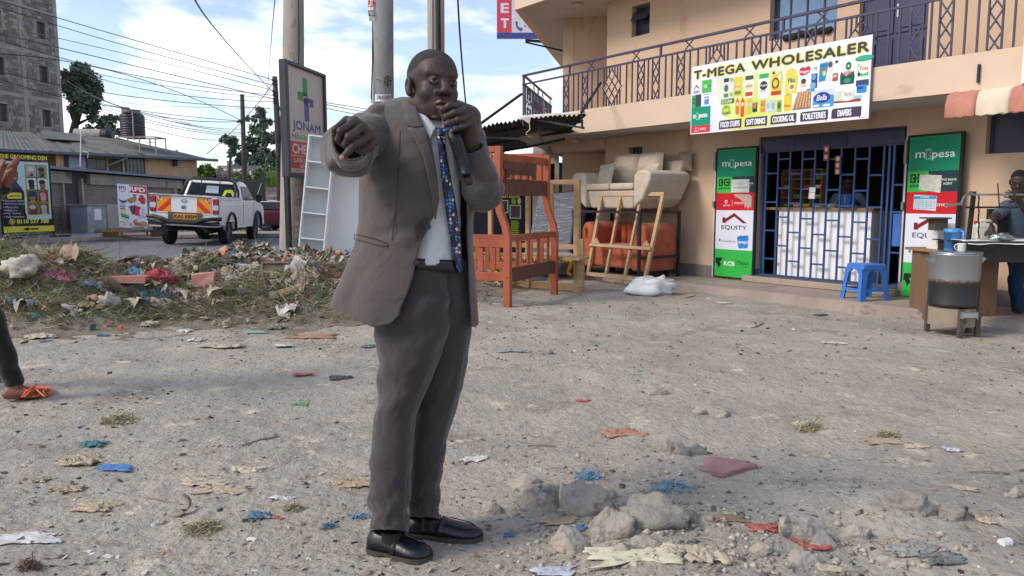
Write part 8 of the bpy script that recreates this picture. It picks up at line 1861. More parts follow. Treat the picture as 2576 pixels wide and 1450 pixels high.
q=MB();a=FW(2131,501,tk+.40);q.box(a[0]-.036,a[0]+.036,a[1]-.004,a[1]+.004,a[2]-.05,a[2]+.05);tag(q.build('phone',M('pink_phone',C(226,160,190,.85),rough=.3),None,bevel=.006),'pink phone in the shopkeeper hands','phone')
# ============================================================ RUBBISH HEAP, STONES AND LITTER
BUMPS=[(-5.6,8.75,1.35,.85,.62),(-4.6,9.3,1.1,.9,.42),(-6.6,9.6,1.5,1.2,.50),(-4.3,11.1,1.5,1.1,.46),(-3.0,11.2,1.2,1.1,.40),(-2.5,8.55,1.0,.55,.46),(-3.4,9.2,1.0,.8,.26),(-1.7,9.0,.8,.6,.30),(-1.5,11.3,1.2,1.0,.30),(-2.3,12.2,1.3,.8,.30),(-4.9,7.75,.9,.45,.20),(-1.5,9.4,.5,.4,.05)]
def hz(x,y):
 x=np.asarray(x,float);y=np.asarray(y,float);h=0
 for cx,cy,rx,ry,a in BUMPS:h=np.maximum(h,a*np.exp(-(((x-cx)/rx)**2+((y-cy)/ry)**2)**1.15))+.12*a*np.exp(-(((x-cx)/rx)**2+((y-cy)/ry)**2))
 m=np.clip(h/.10,0,1);return h*(1+.22*fbm(x*1.6,y*1.6,4,3))+m*(.035*fbm(x*5,y*5,2,4))-.012
def top(x,y):return float(max(hz(x,y),gz(x,y)))
xs_,ys_=np.meshgrid(np.linspace(-8.8,.8,330),np.linspace(6.9,14.2,230));zz=hz(xs_,ys_)+gz(xs_,ys_)*.3+.02*np.abs(fbm(xs_*14,ys_*14,3,2))*np.clip(hz(xs_,ys_)/.1,0,1)
q=MB();q.grid(np.stack([xs_,ys_,zz],-1));hp=q.build('rubbish_heap',M('heap_soil',C(148,136,118,.78),rough=.98,scale=4,var=.25,bump=1.0,bscale=30,bdist=.04,spots=[(C(96,86,74,.65),5,.56),(C(160,146,122,.8),11,.58),(C(70,64,56,.6),21,.62)]),smooth=True);tag(hp,kind='structure')
def stuff_mesh(name,V,nper,faces,mat_idx,mats):
 n=len(V)//nper;me=bpy.data.meshes.new(name);me.vertices.add(len(V));me.vertices.foreach_set('co',np.asarray(V,float).ravel())
 F=(np.arange(n)[:,None,None]*nper+np.array(faces)[None]).reshape(-1,len(faces[0]));k=F.shape[1]
 me.loops.add(F.size);me.loops.foreach_set('vertex_index',F.ravel());me.polygons.add(len(F));me.polygons.foreach_set('loop_start',np.arange(len(F))*k)
 for m in mats:me.materials.append(m)
 me.polygons.foreach_set('material_index',np.repeat(mat_idx,len(faces)).astype(np.int32));me.update(calc_edges=True)
 o=mkobj(name,me);tag(o,kind='stuff');return o
rg=np.random.RandomState(11)
def cl(rgb,k=.85):return M('cloth_%02x%02x%02x'%tuple(rgb),C(*[c*.70+d*.30 for c,d in zip(rgb,(176,166,152))],k),rough=.85,var=.16,scale=7,bump=.5,bscale=26,bdist=.01,spots=[(C(176,166,150,.85),16,.58),(C(120,108,94,.8),9,.64)])
GM=[M('dry_grass',C(184,176,134,.84),rough=.8,bump=0,var=.25,scale=3),M('dull_green_grass',C(110,128,76,.76),rough=.8,bump=0,var=.25,scale=3),M('grey_straw',C(152,142,116,.76),rough=.85,bump=0,var=.25,scale=3),M('dark_straw',C(110,98,76,.7),rough=.9,bump=0,var=.3,scale=3)]
def strands(name,regs,N_,L_,w_,mats_p):
 Vs=[];mi=[]
 for(cx,cy,rx,ry,wt,pp)in regs:
  n=int(N_*wt);x=cx+rx*.8*rg.randn(n)*.6;y=cy+ry*.8*rg.randn(n)*.6;z=np.maximum(hz(x,y),gz(x,y));ok=z>.02;x,y,z=x[ok],y[ok],z[ok];n=len(x)
  p0=np.stack([x,y,z+.045*rg.rand(n)**2],1);a=rg.rand(n)*2*math.pi;l=L_*(.4+.9*rg.rand(n))[:,None];d=np.stack([np.cos(a),np.sin(a),rg.uniform(-.25,.55,n)],1)
  b=rg.randn(n,3)*.55;p1=p0+d*l*.4;p2=p1+(d+b*.8)*l*.35;p3=p2+(d+b*1.6-[0,0,.5])*l*.3
  s_=unit_rows(np.cross(d,rg.randn(n,3)))*w_;Vs.append(np.stack([p0-s_,p0+s_,p1-s_,p1+s_,p2-s_*.8,p2+s_*.8,p3-s_*.3,p3+s_*.3],1).reshape(-1,3));mi.append(rg.choice(4,n,p=pp))
 stuff_mesh(name,np.concatenate(Vs),8,[(0,1,3,2),(2,3,5,4),(4,5,7,6)],np.concatenate(mi),GM)
G1=[.38,.30,.22,.10];G2=[.34,.12,.34,.20];G3=[.2,.05,.45,.30]
strands('grass_cuttings',[(-5.6,8.6,1.5,.8,.26,G1),(-4.7,9.1,1.1,.9,.13,G1),(-6.5,9.3,1.4,1.2,.10,G1),(-2.5,8.45,1.2,.6,.17,G2),(-1.7,8.8,1.0,.6,.10,G2),(-3.6,8.6,1.2,.7,.03,G3),(-4.9,7.7,1.0,.4,.06,G1),(-3.0,10.8,1.6,.9,.05,G3),(-5.2,8.0,1.6,.3,.10,G3),(-3.2,8.1,1.2,.3,.08,G3)],58000,.13,.0022,G1)
strands('tall_grass_stems',[(-5.6,8.9,1.5,.7,.5,G1),(-2.4,8.6,1.0,.5,.3,G2),(-4.7,9.3,1.0,.7,.2,G1)],1500,.42,.0025,G1)
FL_=[M('flake_%d'%i,C(*c,.8),rough=.7,bump=0,var=.2,scale=9)for i,c in enumerate([(186,170,148),(140,118,94),(206,200,190),(96,84,72),(60,56,54),(70,110,170),(190,70,60),(70,130,130),(206,120,90),(214,204,180)])]
def flakes(name,P0,size,mi,lift=.5):
 n=len(P0);a=unit_rows(rg.randn(n,3)*[1,1,lift]);b=unit_rows(np.cross(a,unit_rows(rg.randn(n,3)*.5+[0,0,1])));s_=size[:,None];e=rg.uniform(.3,1,(n,1))
 V=np.stack([P0-a*s_-b*s_*e,P0+a*s_*.7-b*s_*e*.8,P0+a*s_*.9+b*s_*e,P0-a*s_*.8+b*s_*e*.9,P0+rg.randn(n,3)*s_*.25+[0,0,1]*s_*.3],1).reshape(-1,3)
 stuff_mesh(name,V,5,[(0,1,4),(1,2,4),(2,3,4),(3,0,4)],mi,FL_)
n=6800;cx=np.array(BUMPS)[rg.choice(len(BUMPS),n,p=np.array([.06,.06,.05,.2,.17,.06,.10,.08,.10,.06,.04,.02]))];x=cx[:,0]+cx[:,2]*rg.randn(n)*.6;y=cx[:,1]+cx[:,3]*rg.randn(n)*.65;z=np.maximum(hz(x,y),gz(x,y));
flakes('loose_rubbish',np.stack([x,y,z+.015+.03*rg.rand(n)],1),.012+.050*rg.rand(n)**2.4,rg.choice(10,n,p=[.27,.17,.13,.12,.06,.045,.035,.03,.04,.10]),.8)
CR_=[cl(c)for c in((186,172,150),(206,196,184),(150,130,108),(196,150,132),(214,206,206),(120,112,104),(150,160,166),(176,156,120),(206,110,100),(110,140,170))]
Vc=[];mc=[]
for i in range(760):
 bx_=np.array(BUMPS)[rg.choice(len(BUMPS),p=np.array([.03,.06,.03,.22,.20,.08,.12,.10,.08,.05,.01,.02]))];cx_=bx_[0]+bx_[2]*rg.randn()*.55;cy_=bx_[1]+bx_[3]*rg.randn()*.6;s_=.035+.11*rg.rand()**1.8;s_*=.6 if i%3==0 else 1
 U,W_=np.meshgrid(np.linspace(-1,1,7),np.linspace(-1,1,7));sd=rg.rand()*50;a=rg.rand()*6.28;e_=1+.5*fbm(U*1.2+sd,W_*1.2,0,2);X_=U*s_*e_;Y_=W_*s_*.7*e_;xx=cx_+X_*math.cos(a)-Y_*math.sin(a);yy=cy_+X_*math.sin(a)+Y_*math.cos(a);tl_=rg.randn(2)*.35
 zz_=np.maximum(float(hz(cx_,cy_)),float(gz(cx_,cy_)))+.045+(xx-cx_)*tl_[0]+(yy-cy_)*tl_[1]+s_*.5*(1-2*np.abs(fbm(U*1.7+sd,W_*1.7+sd,1,3,.6)));Vc.append(np.stack([xx,yy,np.maximum(zz_,np.maximum(hz(xx,yy),gz(xx,yy))-.01)],-1).reshape(-1,3));mc.append(rg.choice(10,p=[.23,.16,.18,.07,.08,.10,.06,.08,.02,.02]))
stuff_mesh('crumpled_rubbish',np.concatenate(Vc),49,[(r*7+c,r*7+c+1,(r+1)*7+c+1,(r+1)*7+c)for r in range(6)for c in range(6)],np.array(mc),CR_)
def polar(n,r0,r1,a=.80):
 th_=rg.uniform(-a,a,n);r=np.exp(rg.uniform(math.log(r0),math.log(r1),n));return r*np.sin(th_),r*np.cos(th_)
n=20000;x,y=polar(n,1.9,11.0);dens=fbm(x*.7+4,y*.7,1,3);ok=(rg.rand(n)<.55+.7*dens)&~((x>2.2)&(y>8.0));x,y=x[ok],y[ok];n=len(x)
s_=(.0018+.0055*rg.rand(n)**3.5)*(1+y*.10);base=np.array([[1,0,0],[-1,0,0],[0,1,0],[0,-1,0],[0,0,1],[0,0,-.6]]);V=base[None]*(.6+.8*rg.rand(n,6,1))*s_[:,None,None]*np.array([1,1,.6]);an_=rg.rand(n)*6.28
c_,sn_=np.cos(an_)[:,None],np.sin(an_)[:,None];V=np.stack([V[...,0]*c_-V[...,1]*sn_,V[...,0]*sn_+V[...,1]*c_,V[...,2]],-1)+np.stack([x,y,gz(x,y)+s_*.3],1)[:,None]
stuff_mesh('gravel',V.reshape(-1,3),6,[(0,2,4),(2,1,4),(1,3,4),(3,0,4),(2,0,5),(1,2,5),(3,1,5),(0,3,5)],rg.choice(4,n,p=[.45,.27,.20,.08]),[M('pebble_grey',C(160,150,140,.8),bump=0),M('pebble_pale',C(190,180,166,.85),bump=0),M('pebble_dark',C(110,102,98,.7),bump=0),M('pebble_white',C(220,216,208,.85),bump=0)])
n=12500;x,y=polar(n,1.9,10.5);dens=fbm(x*.9,y*.9+7,3,3)+.35*(x<0)*(y<5)+.25*np.exp(-((y-.35*x-3.2)/.4)**2);ok=(rg.rand(n)<.30+.6*dens)&~((x>2.2)&(y>8.2));x,y=x[ok],y[ok];n=len(x)
flakes('litter_chips',np.stack([x,y,gz(x,y)+.004],1),(.0025+.013*rg.rand(n)**3.2)*(1+y*.06),rg.choice(10,n,p=[.31,.17,.07,.20,.20,.008,.008,.006,.003,.025]),.22)
n=5200;x,y=polar(n,1.9,9);V=[];a=rg.randn(n)*.5;L_=(.012+.05*rg.rand(n)**2)*(1+.05*y);w_=.0011*(1+.1*y);d=np.stack([np.cos(a),np.sin(a)*.8,.05*rg.randn(n)],1)*L_[:,None];p0=np.stack([x,y,gz(x,y)+.006],1);sd2=np.stack([-np.sin(a),np.cos(a),0*a],1)*w_[:,None];bend=rg.randn(n,3)*L_[:,None]*.15*[1,1,.3]
V=np.stack([p0-sd2,p0+sd2,p0+d*.5+bend+sd2,p0+d*.5+bend-sd2,p0+d+sd2,p0+d-sd2],1).reshape(-1,3)
stuff_mesh('straw_litter',V,6,[(0,1,2,3),(3,2,4,5)],rg.choice(4,n,p=[.35,.05,.3,.3]),GM)
def onheap(u,v,dz=0.0):
 """first point where the sight line meets the heap or the ground"""
 r=ray(u,v);tt=np.linspace(1.8,15,900);pp=CAM+r*tt[:,None];hit=pp[:,2]<=np.maximum(hz(pp[:,0],pp[:,1]),gz(pp[:,0],pp[:,1]))
 if hit.any():return pp[int(np.argmax(hit))]+[0,0,dz]
 return G(u,v,.05)
def rag(name,uv,wpx,hpx,rgb,label,cat,sd=1,fold=.5,group=None,lying=True,ratio=1.0,rot=0.0,mat=None):
 c=onheap(*uv);w_=wpx*c[1]/FOC;d_=max(.5*w_,hpx*c[1]/FOC*1.6)*ratio;n=22;U,Vv=np.meshgrid(np.linspace(-1,1,n),np.linspace(-1,1,n));R2=np.maximum(np.abs(U),np.abs(Vv))
 ed=1+.30*fbm(U*1.9+sd,Vv*1.9+sd,0,4,.65);X_=U*w_/2*ed;Y_=Vv*d_/2*(1+.22*fbm(U*1.4,Vv*1.4+sd*2,5,3));X_=X_+.12*w_*fbm(U*2,Vv*2+sd,9,3);Y_=Y_+.12*d_*fbm(U*2+sd,Vv*2,3,3)
 X2=X_*math.cos(rot)-Y_*math.sin(rot);Y2=X_*math.sin(rot)+Y_*math.cos(rot);h_=hpx*c[1]/FOC*fold
 F_=1-2.2*np.abs(fbm(U*2.1+sd*3,Vv*2.3+sd,2,4,.62));Z_=h_*(.10+.62*F_)*(1-R2**4*.6);xx=c[0]+X2;yy=c[1]+Y2;gnd=np.maximum(hz(xx,yy),gz(xx,yy));gnd=gnd*.5+.5*np.maximum(gnd,np.median(gnd))
 q=MB();q.grid(np.stack([xx,yy,gnd+.006+np.maximum(Z_,0)],-1));return tag(q.build(name,mat or cl(rgb),None,smooth=True,solid=.003),label,cat,group)
def lump(name,uv,wpx,hpx,rgb,label,cat,sd=1,mat=None,ratio=.8,nz=.45,fr=2.2,rot=0,sink=.1,group=None):
 c=onheap(*uv);w_=wpx*c[1]/FOC;h_=hpx*c[1]/FOC;c=c-np.array([0,0,h_*sink]);return crumple(name,c,(w_*.92,w_*ratio,h_*1.15),mat or cl(rgb),label,cat,sd,.5,26,16,nz,fr,rot=rot,group=group)
lump('sack',(60,690),105,60,(214,206,188),'large cream plastic sack on top of the grass heap at the left','sack',3,nz=.3)
rag('rag',(147,690),62,22,(226,84,150),'bright pink rag on the grassy part of the heap','rag',2)
rag('rag',(125,692),34,14,(206,120,160),'dusty pink scrap beside the bright pink rag','rag',6)
for i,(u,v,w_,a)in enumerate(((330,668,120,.5),(368,664,110,.35))):
 c=onheap(u,v+12);W_=w_*c[1]/FOC;q=MB();n=12;pr=[(c[0]+W_*(t-.5),.24*math.sin(math.pi*(t*.85+.05))*a*1.6)for t in np.linspace(0,1,n)]
 Gc=np.array([[(x,c[1]+j*.12-.05*math.sin(x*9),c[2]-.03+z+.01*math.sin(j*2+x*7))for x,z in pr]for j in range(4)]);q.grid(Gc);tag(q.build('cardboard_sheet',cl((120,92,66)if i else(92,72,56),.7),None,smooth=True,solid=.012),['dark bent cardboard sheet arching at the top of the heap, left one','brown bent cardboard sheet arching at the top of the heap, right one'][i],'cardboard')
def nest(uv,wpx,hpx,label,n=420,name='straw_bundle',cat='straw',mats=None):
 c=onheap(*uv);w_=wpx*c[1]/FOC;h_=hpx*c[1]/FOC;q=MB()
 for i in range(n):
  a=rg.rand()*6.28;r=rg.rand()**.6;p=c+[math.cos(a)*w_*.5*r,math.sin(a)*w_*.4*r,h_*(1-r*r)*rg.rand()];d=unit(rg.randn(3)*[1,1,.35]);L_=w_*rg.uniform(.12,.35);s2=unit(np.cross(d,rg.randn(3)))*max(.0012,.0007*c[1]);b=rg.randn(3)*L_*.25
  q.add([p-s2,p+s2,p+d*L_*.5+b+s2,p+d*L_*.5+b-s2,p+d*L_+b*.3+s2*.5,p+d*L_+b*.3-s2*.5],[(0,1,2,3),(3,2,4,5)],rg.randint(2))
 return tag(q.build(name,mats or[GM[0],GM[2]]),label,cat)
nest((515,668),90,36,'round bundle of dry brown straw on the crest of the heap',600)
lump('plastic_bag',(345,696),52,28,(50,120,206),'bright blue plastic bag lying near the heap crest','plastic bag',5)
rag('rag',(312,698),50,20,(54,66,110),'dark blue rag left of the bright blue plastic bag','rag',8)
rag('rag',(366,672),46,22,(110,110,160),'greyish violet rag below the bent cardboard','rag',9)
c=onheap(283,708);
q=MB(T=place(c+[0,-.05,.05],.03));q.box(-.42,.42,-.08,.08,0,.014);q.box(-.42,.42,-.085,-.08,-.06,.014);tag(q.build('red_plank',cl((190,112,104))),'long salmon red board lying across the heap','board')
q=MB(T=place(onheap(288,722),.3));q.bar((0,0,0),(.03,-.02,.26),.03,.02);tag(q.build('wood_stake',cl((104,88,70))),'short dark stake poking up before the salmon board','stake')
lump('rag',(404,715),84,48,(206,40,58),'bunched bright red cloth in the middle of the heap','cloth',12,nz=.55,fr=2.6)
rag('rag',(356,752),88,42,(52,122,130),'crumpled teal cloth on the front slope of the heap','cloth',14,.9)
rag('rag',(428,738),74,26,(62,92,160),'slate blue cloth right of the teal cloth','cloth',16,.7)
rag('rag',(340,772),36,26,(150,190,196),'pale aqua scrap below the teal cloth','rag',17)
c=onheap(522,722);q=MB(T=place(c,-.1));q.rings([[(-.14,-.08,0),(.13,-.10,0),(.14,.08,0),(-.13,.08,0)],[(-.15,-.10,.15),(.14,-.08,.19),(.13,.08,.17),(-.14,.07,.16)]]);tag(q.build('torn_box',cl((214,130,120)),None,bevel=.01),'torn salmon pink box on the right half of the heap','box')
rag('sheet',(614,702),86,34,(172,162,146),'crumpled grey beige plastic sheet right of the salmon box','plastic sheet',19,.9);rag('sheet',(560,694),60,26,(190,176,160),'pale creased plastic between the salmon box and the straw','plastic sheet',20,.8)
rag('sheet',(470,716),70,34,(128,112,92),'brown earthy sacking right of the red cloth','sacking',21,.9)
c=onheap(700,700);T_=place(c+[0,0,.05],.25);tr_=thing('wooden_tray','broken wooden tray tilted on the heap below the signpost','tray',c)
Tt=T_@np.array([[math.cos(.9),0,math.sin(.9),0],[0,1,0,0],[-math.sin(.9),0,math.cos(.9),0],[0,0,0,1.0]])
Tt=T_@np.array([[1,0,0,0],[0,math.cos(1.0),-math.sin(1.0),0],[0,math.sin(1.0),math.cos(1.0),0],[0,0,0,1.0]])
mt_=cl((120,98,76));q=MB(T=Tt);q.box(-.18,.18,-.12,.12,0,.012);q.build('tray_base',cl((176,160,140)),tr_)
for a in((-.18,-.16,-.12,.12),(.16,.18,-.12,.12),(-.159,.159,-.12,-.10),(-.159,.159,.10,.12)):q=MB(T=Tt);q.box(a[0],a[1],a[2],a[3],.013,.06);q.build('tray_rim',mt_,tr_)
q=MB();q.tube([onheap(705,682,.05),onheap(722,668,.16),onheap(738,672,.15),onheap(752,690,.03)],.02,6);tag(q.build('orange_strap',cl((226,130,96)),None,smooth=True),'curved orange strap sticking up at the signpost foot','strap')
q=MB();q.tube([onheap(660,690,.03),onheap(690,682,.07),onheap(720,684,.08),onheap(742,688,.02)],.014,6);tag(q.build('rubber_hose',m_trim,None,smooth=True),'black rubber hose end lying over the wooden tray','hose')
c=onheap(625,680);q=MB(T=place(c+[0,0,.03],-.25));q.box(-.2,.2,-.06,.06,0,.05);tag(q.build('foam_slab',cl((214,218,230))),'white foam slab near the top of the heap','foam slab')
rag('rag',(658,672),44,14,(130,180,220),'pale blue plastic scrap behind the white foam slab','rag',24)
lump('rag',(412,776),68,34,(166,154,136),'coiled grey beige rag at the foot of the heap','rag',25,nz=.5);lump('plastic_bag',(276,772),56,44,(196,188,178),'off white crumpled bag at the heap front','plastic bag',26)
lump('foam_lump',(300,745),36,30,(214,200,166),'cream foam lump above the off white bag','foam',27,nz=.3);rag('rag',(256,724),42,24,(160,190,184),'pale green fluffy scrap under the salmon board','rag',28,.9);rag('rag',(218,712),26,16,(150,156,206),'lilac scrap at the left end of the salmon board','rag',29)
rag('sheet',(770,692),58,38,(190,172,148),'beige plastic sheet heaped against the wardrobe foot','plastic sheet',30,1.0);rag('rag',(826,694),60,18,(206,60,56),'tangle of red ribbons by the wardrobe','ribbon',31,.8);rag('rag',(792,684),26,20,(50,96,190),'small bright blue rag by the wardrobe','rag',32,.9)
rag('rag',(818,712),44,18,(60,70,84),'dark slate rag below the red ribbons','rag',33);rag('paper',(766,710),36,26,(206,180,146),'tan paper sheet standing on the heap below the wardrobe','paper',34,.9);rag('paper',(757,728),26,28,(214,206,196),'white paper scrap below the tan paper','paper',35,.9)
q=MB();a,b=onheap(706,750,.04),onheap(762,734,.05);q.tube([a,b],[.05,.045],12);tag(q.build('cardboard_tube',cl((160,130,98)),None,smooth=False),'brown cardboard tube lying on the right grass mound','tube')
rag('rag',(536,730),70,20,(190,160,120),'tan flattened cardboard under the salmon box','cardboard',36,.5);rag('rag',(808,742),18,16,(40,140,90),'small green scrap at the jacket edge','rag',37,.9)
rag('cardboard',(478,700),30,14,(206,150,130),'peach scrap behind the red cloth','rag',38);rag('rag',(575,722),34,12,(50,54,62),'black scrap right of the salmon box','rag',39)
LIT=[('paper',(470,800),36,20,(226,222,214),'white folded paper at the foot of the heap'),('rag',(379,820),34,26,(206,196,168),'cream torn rag standing at the heap foot'),('shard',(697,826),34,20,(120,140,130),'grey green plastic shard at the right heap foot'),
 ('tissue',(465,836),26,16,(236,236,236),'small white crumpled tissue before the heap'),('strip',(643,838),52,6,(120,200,176),'pale green plastic strip on the ground before the heap'),('rag',(560,872),96,16,(204,192,172),'long beige torn cloth on the open ground'),
 ('rag',(494,858),36,16,(230,228,226),'white curled scrap left of the long beige cloth'),('plate',(779,848),118,12,(176,120,92),'flat orange brown panel lying left of the jacket hem'),('rag',(930,875),36,12,(50,80,96),'dark teal scrap just left of the trouser thigh'),
 ('rag',(711,872),44,14,(214,210,204),'white dusty scrap right of the long beige cloth'),('rag',(108,850),66,18,(200,186,164),'cream rag at the left foot of the grass mound'),('rag',(262,847),24,9,(40,110,180),'blue scrap before the left grass mound'),('rag',(114,862),24,8,(40,96,120),'small teal scrap under the cream rag at the left'),
 ('bag',(857,956),46,20,(66,68,74),'black plastic piece left of the trouser knee'),('rag',(762,945),44,8,(186,74,70),'red scrap left of the black plastic piece'),('rag',(756,1019),34,8,(70,170,90),'green scrap on the ground left of the knees'),
 ('rag',(232,1122),62,22,(36,116,140),'teal rag on the left foreground ground'),('cloth',(205,1166),84,40,(196,178,150),'long torn beige cloth below the teal rag'),('strip',(287,1181),86,9,(44,120,206),'bright blue plastic strip in the left foreground'),('rag',(622,1187),76,22,(206,194,174),'pale beige rag in the middle left foreground'),
 ('cardboard',(515,1217),116,20,(196,180,156),'torn grey cardboard in the left foreground'),('cardboard',(560,1240),116,22,(190,172,146),'folded cardboard piece just right of and below the torn one'),('strip',(713,1260),54,12,(226,228,240),'white curved plastic strip left of the shoes'),('rag',(652,1304),50,20,(40,108,150),'dark blue rag left of the shoes'),
 ('strip',(74,1357),140,10,(232,232,236),'long white strip at the lower left'),('thread',(830,1334),54,22,(50,130,176),'blue fluffy thread nearest the left shoe'),('thread',(905,1305),52,14,(50,140,190),'blue fluffy scrap touching the trouser hem'),('rag',(882,1222),86,26,(200,172,136),'tan fibrous rag left of the trouser leg'),
 ('rag',(172,1235),60,18,(190,170,140),'beige curled rag in the far left foreground'),('rag',(100,1214),40,22,(184,170,150),'small folded beige scrap at the left'),('rag',(240,1284),90,24,(196,176,146),'flattened tan rag at the lower left middle'),
 ('paper',(1196,1161),58,11,(232,232,232),'white oval paper right of the knees'),('plastic',(1566,1094),96,22,(190,120,96),'torn orange film in the middle foreground'),('plastic',(1468,1013),32,10,(190,66,60),'small red plastic in the middle distance'),('thread',(1690,1229),110,22,(60,150,196),'blue raffia threads behind the stones'),
 ('thread',(1484,1204),90,18,(50,140,200),'blue thread scrap behind the left stones'),('plastic',(1445,1337),52,12,(60,120,190),'blue plastic between the stones'),('plastic',(1281,1350),20,10,(50,120,200),'tiny blue plastic right of the far shoe'),('wood',(1410,1318),92,8,(190,164,130),'curved bark strip before the left stones'),
 ('tissue',(1612,1305),50,34,(190,182,176),'grey tissue caught between the stones'),('husk',(1608,1404),215,17,(236,232,200),'long pale maize husk at the bottom of the picture'),('husk',(1690,1394),60,20,(214,200,176),'short curled husk end at the right of the long husk'),('paper',(1778,1403),104,50,(196,180,158),'large brown paper piece right of the husk'),
 ('packet',(1389,1446),96,14,(200,212,236),'blue and white packet at the bottom edge'),('paper',(2396,1137),44,12,(230,234,240),'white and blue paper in the right foreground'),('cardboard',(2225,1113),84,14,(178,160,136),'dark edged cardboard in the right foreground'),('cardboard',(2304,1126),52,10,(206,190,164),'pale cardboard strip right of the dark edged one'),
 ('rag',(2474,1313),48,20,(200,182,160),'pale leathery scrap at the lower right'),('plastic',(1640,1262),0,0,(0,0,0),''),('plastic',(1922,1336),70,10,(196,72,70),'red thread by the large right stone'),('plastic',(2040,1378),90,16,(190,60,56),'red film under the large right stone'),
 ('rag',(2425,1234),60,10,(196,180,160),'thin beige scrap on the right slope'),('cardboard',(2090,1440),60,20,(200,186,160),'beige scrap at the lower right edge of the picture'),('leaf',(1830,1310),70,10,(120,100,80),'brown dry leaf strip right of the long stone'),('rag',(2290,1395),110,24,(150,150,146),'grey torn film in the lower right litter'),
 ('rag',(2360,1420),100,22,(86,96,104),'dark slate film in the lower right litter'),('rag',(2240,1375),60,18,(176,164,146),'tan curled rag in the lower right litter'),('rag',(2065,795),30,8,(70,60,56),'dark scrap on the ground before the shop step'),('rag',(2120,745),34,9,(196,60,56),'red rag on the step left of the stool'),
 ('paper',(2095,865),50,8,(206,210,200),'pale wrapper on the ground left of the burner'),('paper',(2460,845),50,10,(206,200,190),'white flattened bag right of the burner'),('paper',(1822,765),26,6,(232,232,230),'small white scrap before the step'),('rag',(1290,885),70,10,(150,150,150),'grey scrap on the ground below the bunk bed post')]
for i,(nm,uv,wp,hp_,rgb,lab)in enumerate(LIT):
 if not wp:continue
 if nm=='thread':
  nest(uv,wp,hp_,lab,120,'raffia_thread','thread',[cl(rgb),cl(rgb)])
 else:rag({'rag':'rag','bag':'plastic_bag','plate':'flat_panel','husk':'maize_husk','plastic':'plastic_film','wood':'bark_strip','strip':'plastic_strip'}.get(nm,nm),uv,wp,max(hp_,6),rgb,lab,{'rag':'rag','plate':'panel','husk':'husk','wood':'bark','bag':'plastic bag'}.get(nm,nm),40+i*1.7,.35 if nm in('plate','cardboard','packet')else.6,rot=0.0 if wp>80 else rnd.uniform(-.2,.2))
nest((302,1060),74,14,'flat tuft of dry straw in the left middle foreground',300);nest((515,1335),96,22,'fuzzy brown straw nest in the lower left foreground',460);nest((2043,1082),80,14,'brown twig tuft in the right middle foreground',260);nest((740,1285),60,18,'small straw tuft beside the white curved strip',260)
nest((2235,1100),60,16,'brown fibre tuft above the dark edged cardboard',220)
nest((74,1437),66,34,'rust brown hair ball at the bottom left corner',420,'hair_ball','hair ball',[cl((120,74,60)),cl((96,60,52))])
for(u0,v0,u1,v1,r,lab)in((607,1120,700,1092,.005,'long thin stick in the left middle foreground'),(2402,1108,2462,1148,.0022,'straight pale stalk in the right foreground'),(2440,1180,2540,1184,.004,'black twig at the right edge'),(1328,1120,1400,1124,.004,'dark splinter left of the orange film'),(372,1250,430,1262,.004,'short stick right of the beige curled rag')):
 q=MB();a,b=G(u0,v0,.012),G(u1,v1,.012);a[2]=gzf(a[0],a[1])+.008;b[2]=gzf(b[0],b[1])+.008;q.tube([a,(a+b)/2+[0,0,.006],b],r,5);tag(q.build('twig',cl((120,104,84))if 'pale' not in lab else cl((190,170,130))),lab,'twig')
c=onheap(460,1292);q=MB();pts=[c+[-.03+.05*math.cos(a)*1.2,.03*math.sin(a),.035+.035*math.sin(a)]for a in np.linspace(-2.2,1.2,14)]
q.grid(np.array([[p+[0,-.012,0],p+[0,.012,0]]for p in pts]))
tag(q.build('curled_band',cl((120,104,84)),None,solid=.003),'curled brown band standing on edge in the lower left foreground','band')
c=onheap(1312,1392);q=MB();q.tube([c+[.022*math.cos(a),.02*math.sin(a),.006]for a in np.linspace(0,6.28,18)],.003,6);tag(q.build('rubber_ring',cl((176,110,100))),'small reddish rubber ring before the stones','ring')
c=onheap(2528,1376);q=MB(T=place(c+[0,0,.016],.3));
q.tube([(-.02,0,0),(.02,0,0)],.016,14);tag(q.build('pipe_end',m_white),'short white pipe ring at the lower right','pipe')
for i,(u,v,w_,lab)in enumerate(((272,1405,30,'largest white tile chip at the lower left'),(235,1398,24,'white tile chip just left of the largest one'),(222,1390,20,'smallest leftmost white tile chip'),(634,1361,28,'white tile chip between the straw nest and the shoes'),(650,1455-16,34,'white tile chip at the bottom edge left of the shoes'),(812,1424,24,'grey chip at the bottom left of the near shoe'))):
 c=onheap(u,v);s_=w_*c[1]/FOC/2;q=MB(T=place(c,rnd.uniform(-.5,.5)));q.rings([[(-s_,-s_*.5,0),(s_,-s_*.6,0),(s_*.9,s_*.5,0),(-s_*.8,s_*.6,0)],[(-s_*.9,-s_*.5,s_*.5),(s_*.9,-s_*.5,s_*.42),(s_*.8,s_*.5,s_*.45),(-s_*.8,s_*.5,s_*.5)]]);tag(q.build('tile_chip',m_white if i<5 else m_blk),lab,'tile chip','tile chips in the foreground')
m_rock=M('dusty_stone',C(178,168,156,.86),rough=.95,scale=5,var=.16,bump=1.0,bscale=15,bdist=.035,spots=[(C(136,131,125,.78),9,.53),(C(84,83,84,.6),12,.60),(C(196,184,166,.88),4,.60)])
m_rockd=M('dark_stone',C(162,154,144,.82),rough=.95,scale=6,var=.2,bump=1.0,bscale=15,bdist=.035,spots=[(C(78,78,80,.6),8,.57),(C(176,166,150,.85),4,.6)])
m_rockp=M('pink_stone',C(168,128,128,.75),rough=.95,scale=6,var=.12,bump=.5,bscale=30,spots=[(C(160,140,130,.75),5,.6)])
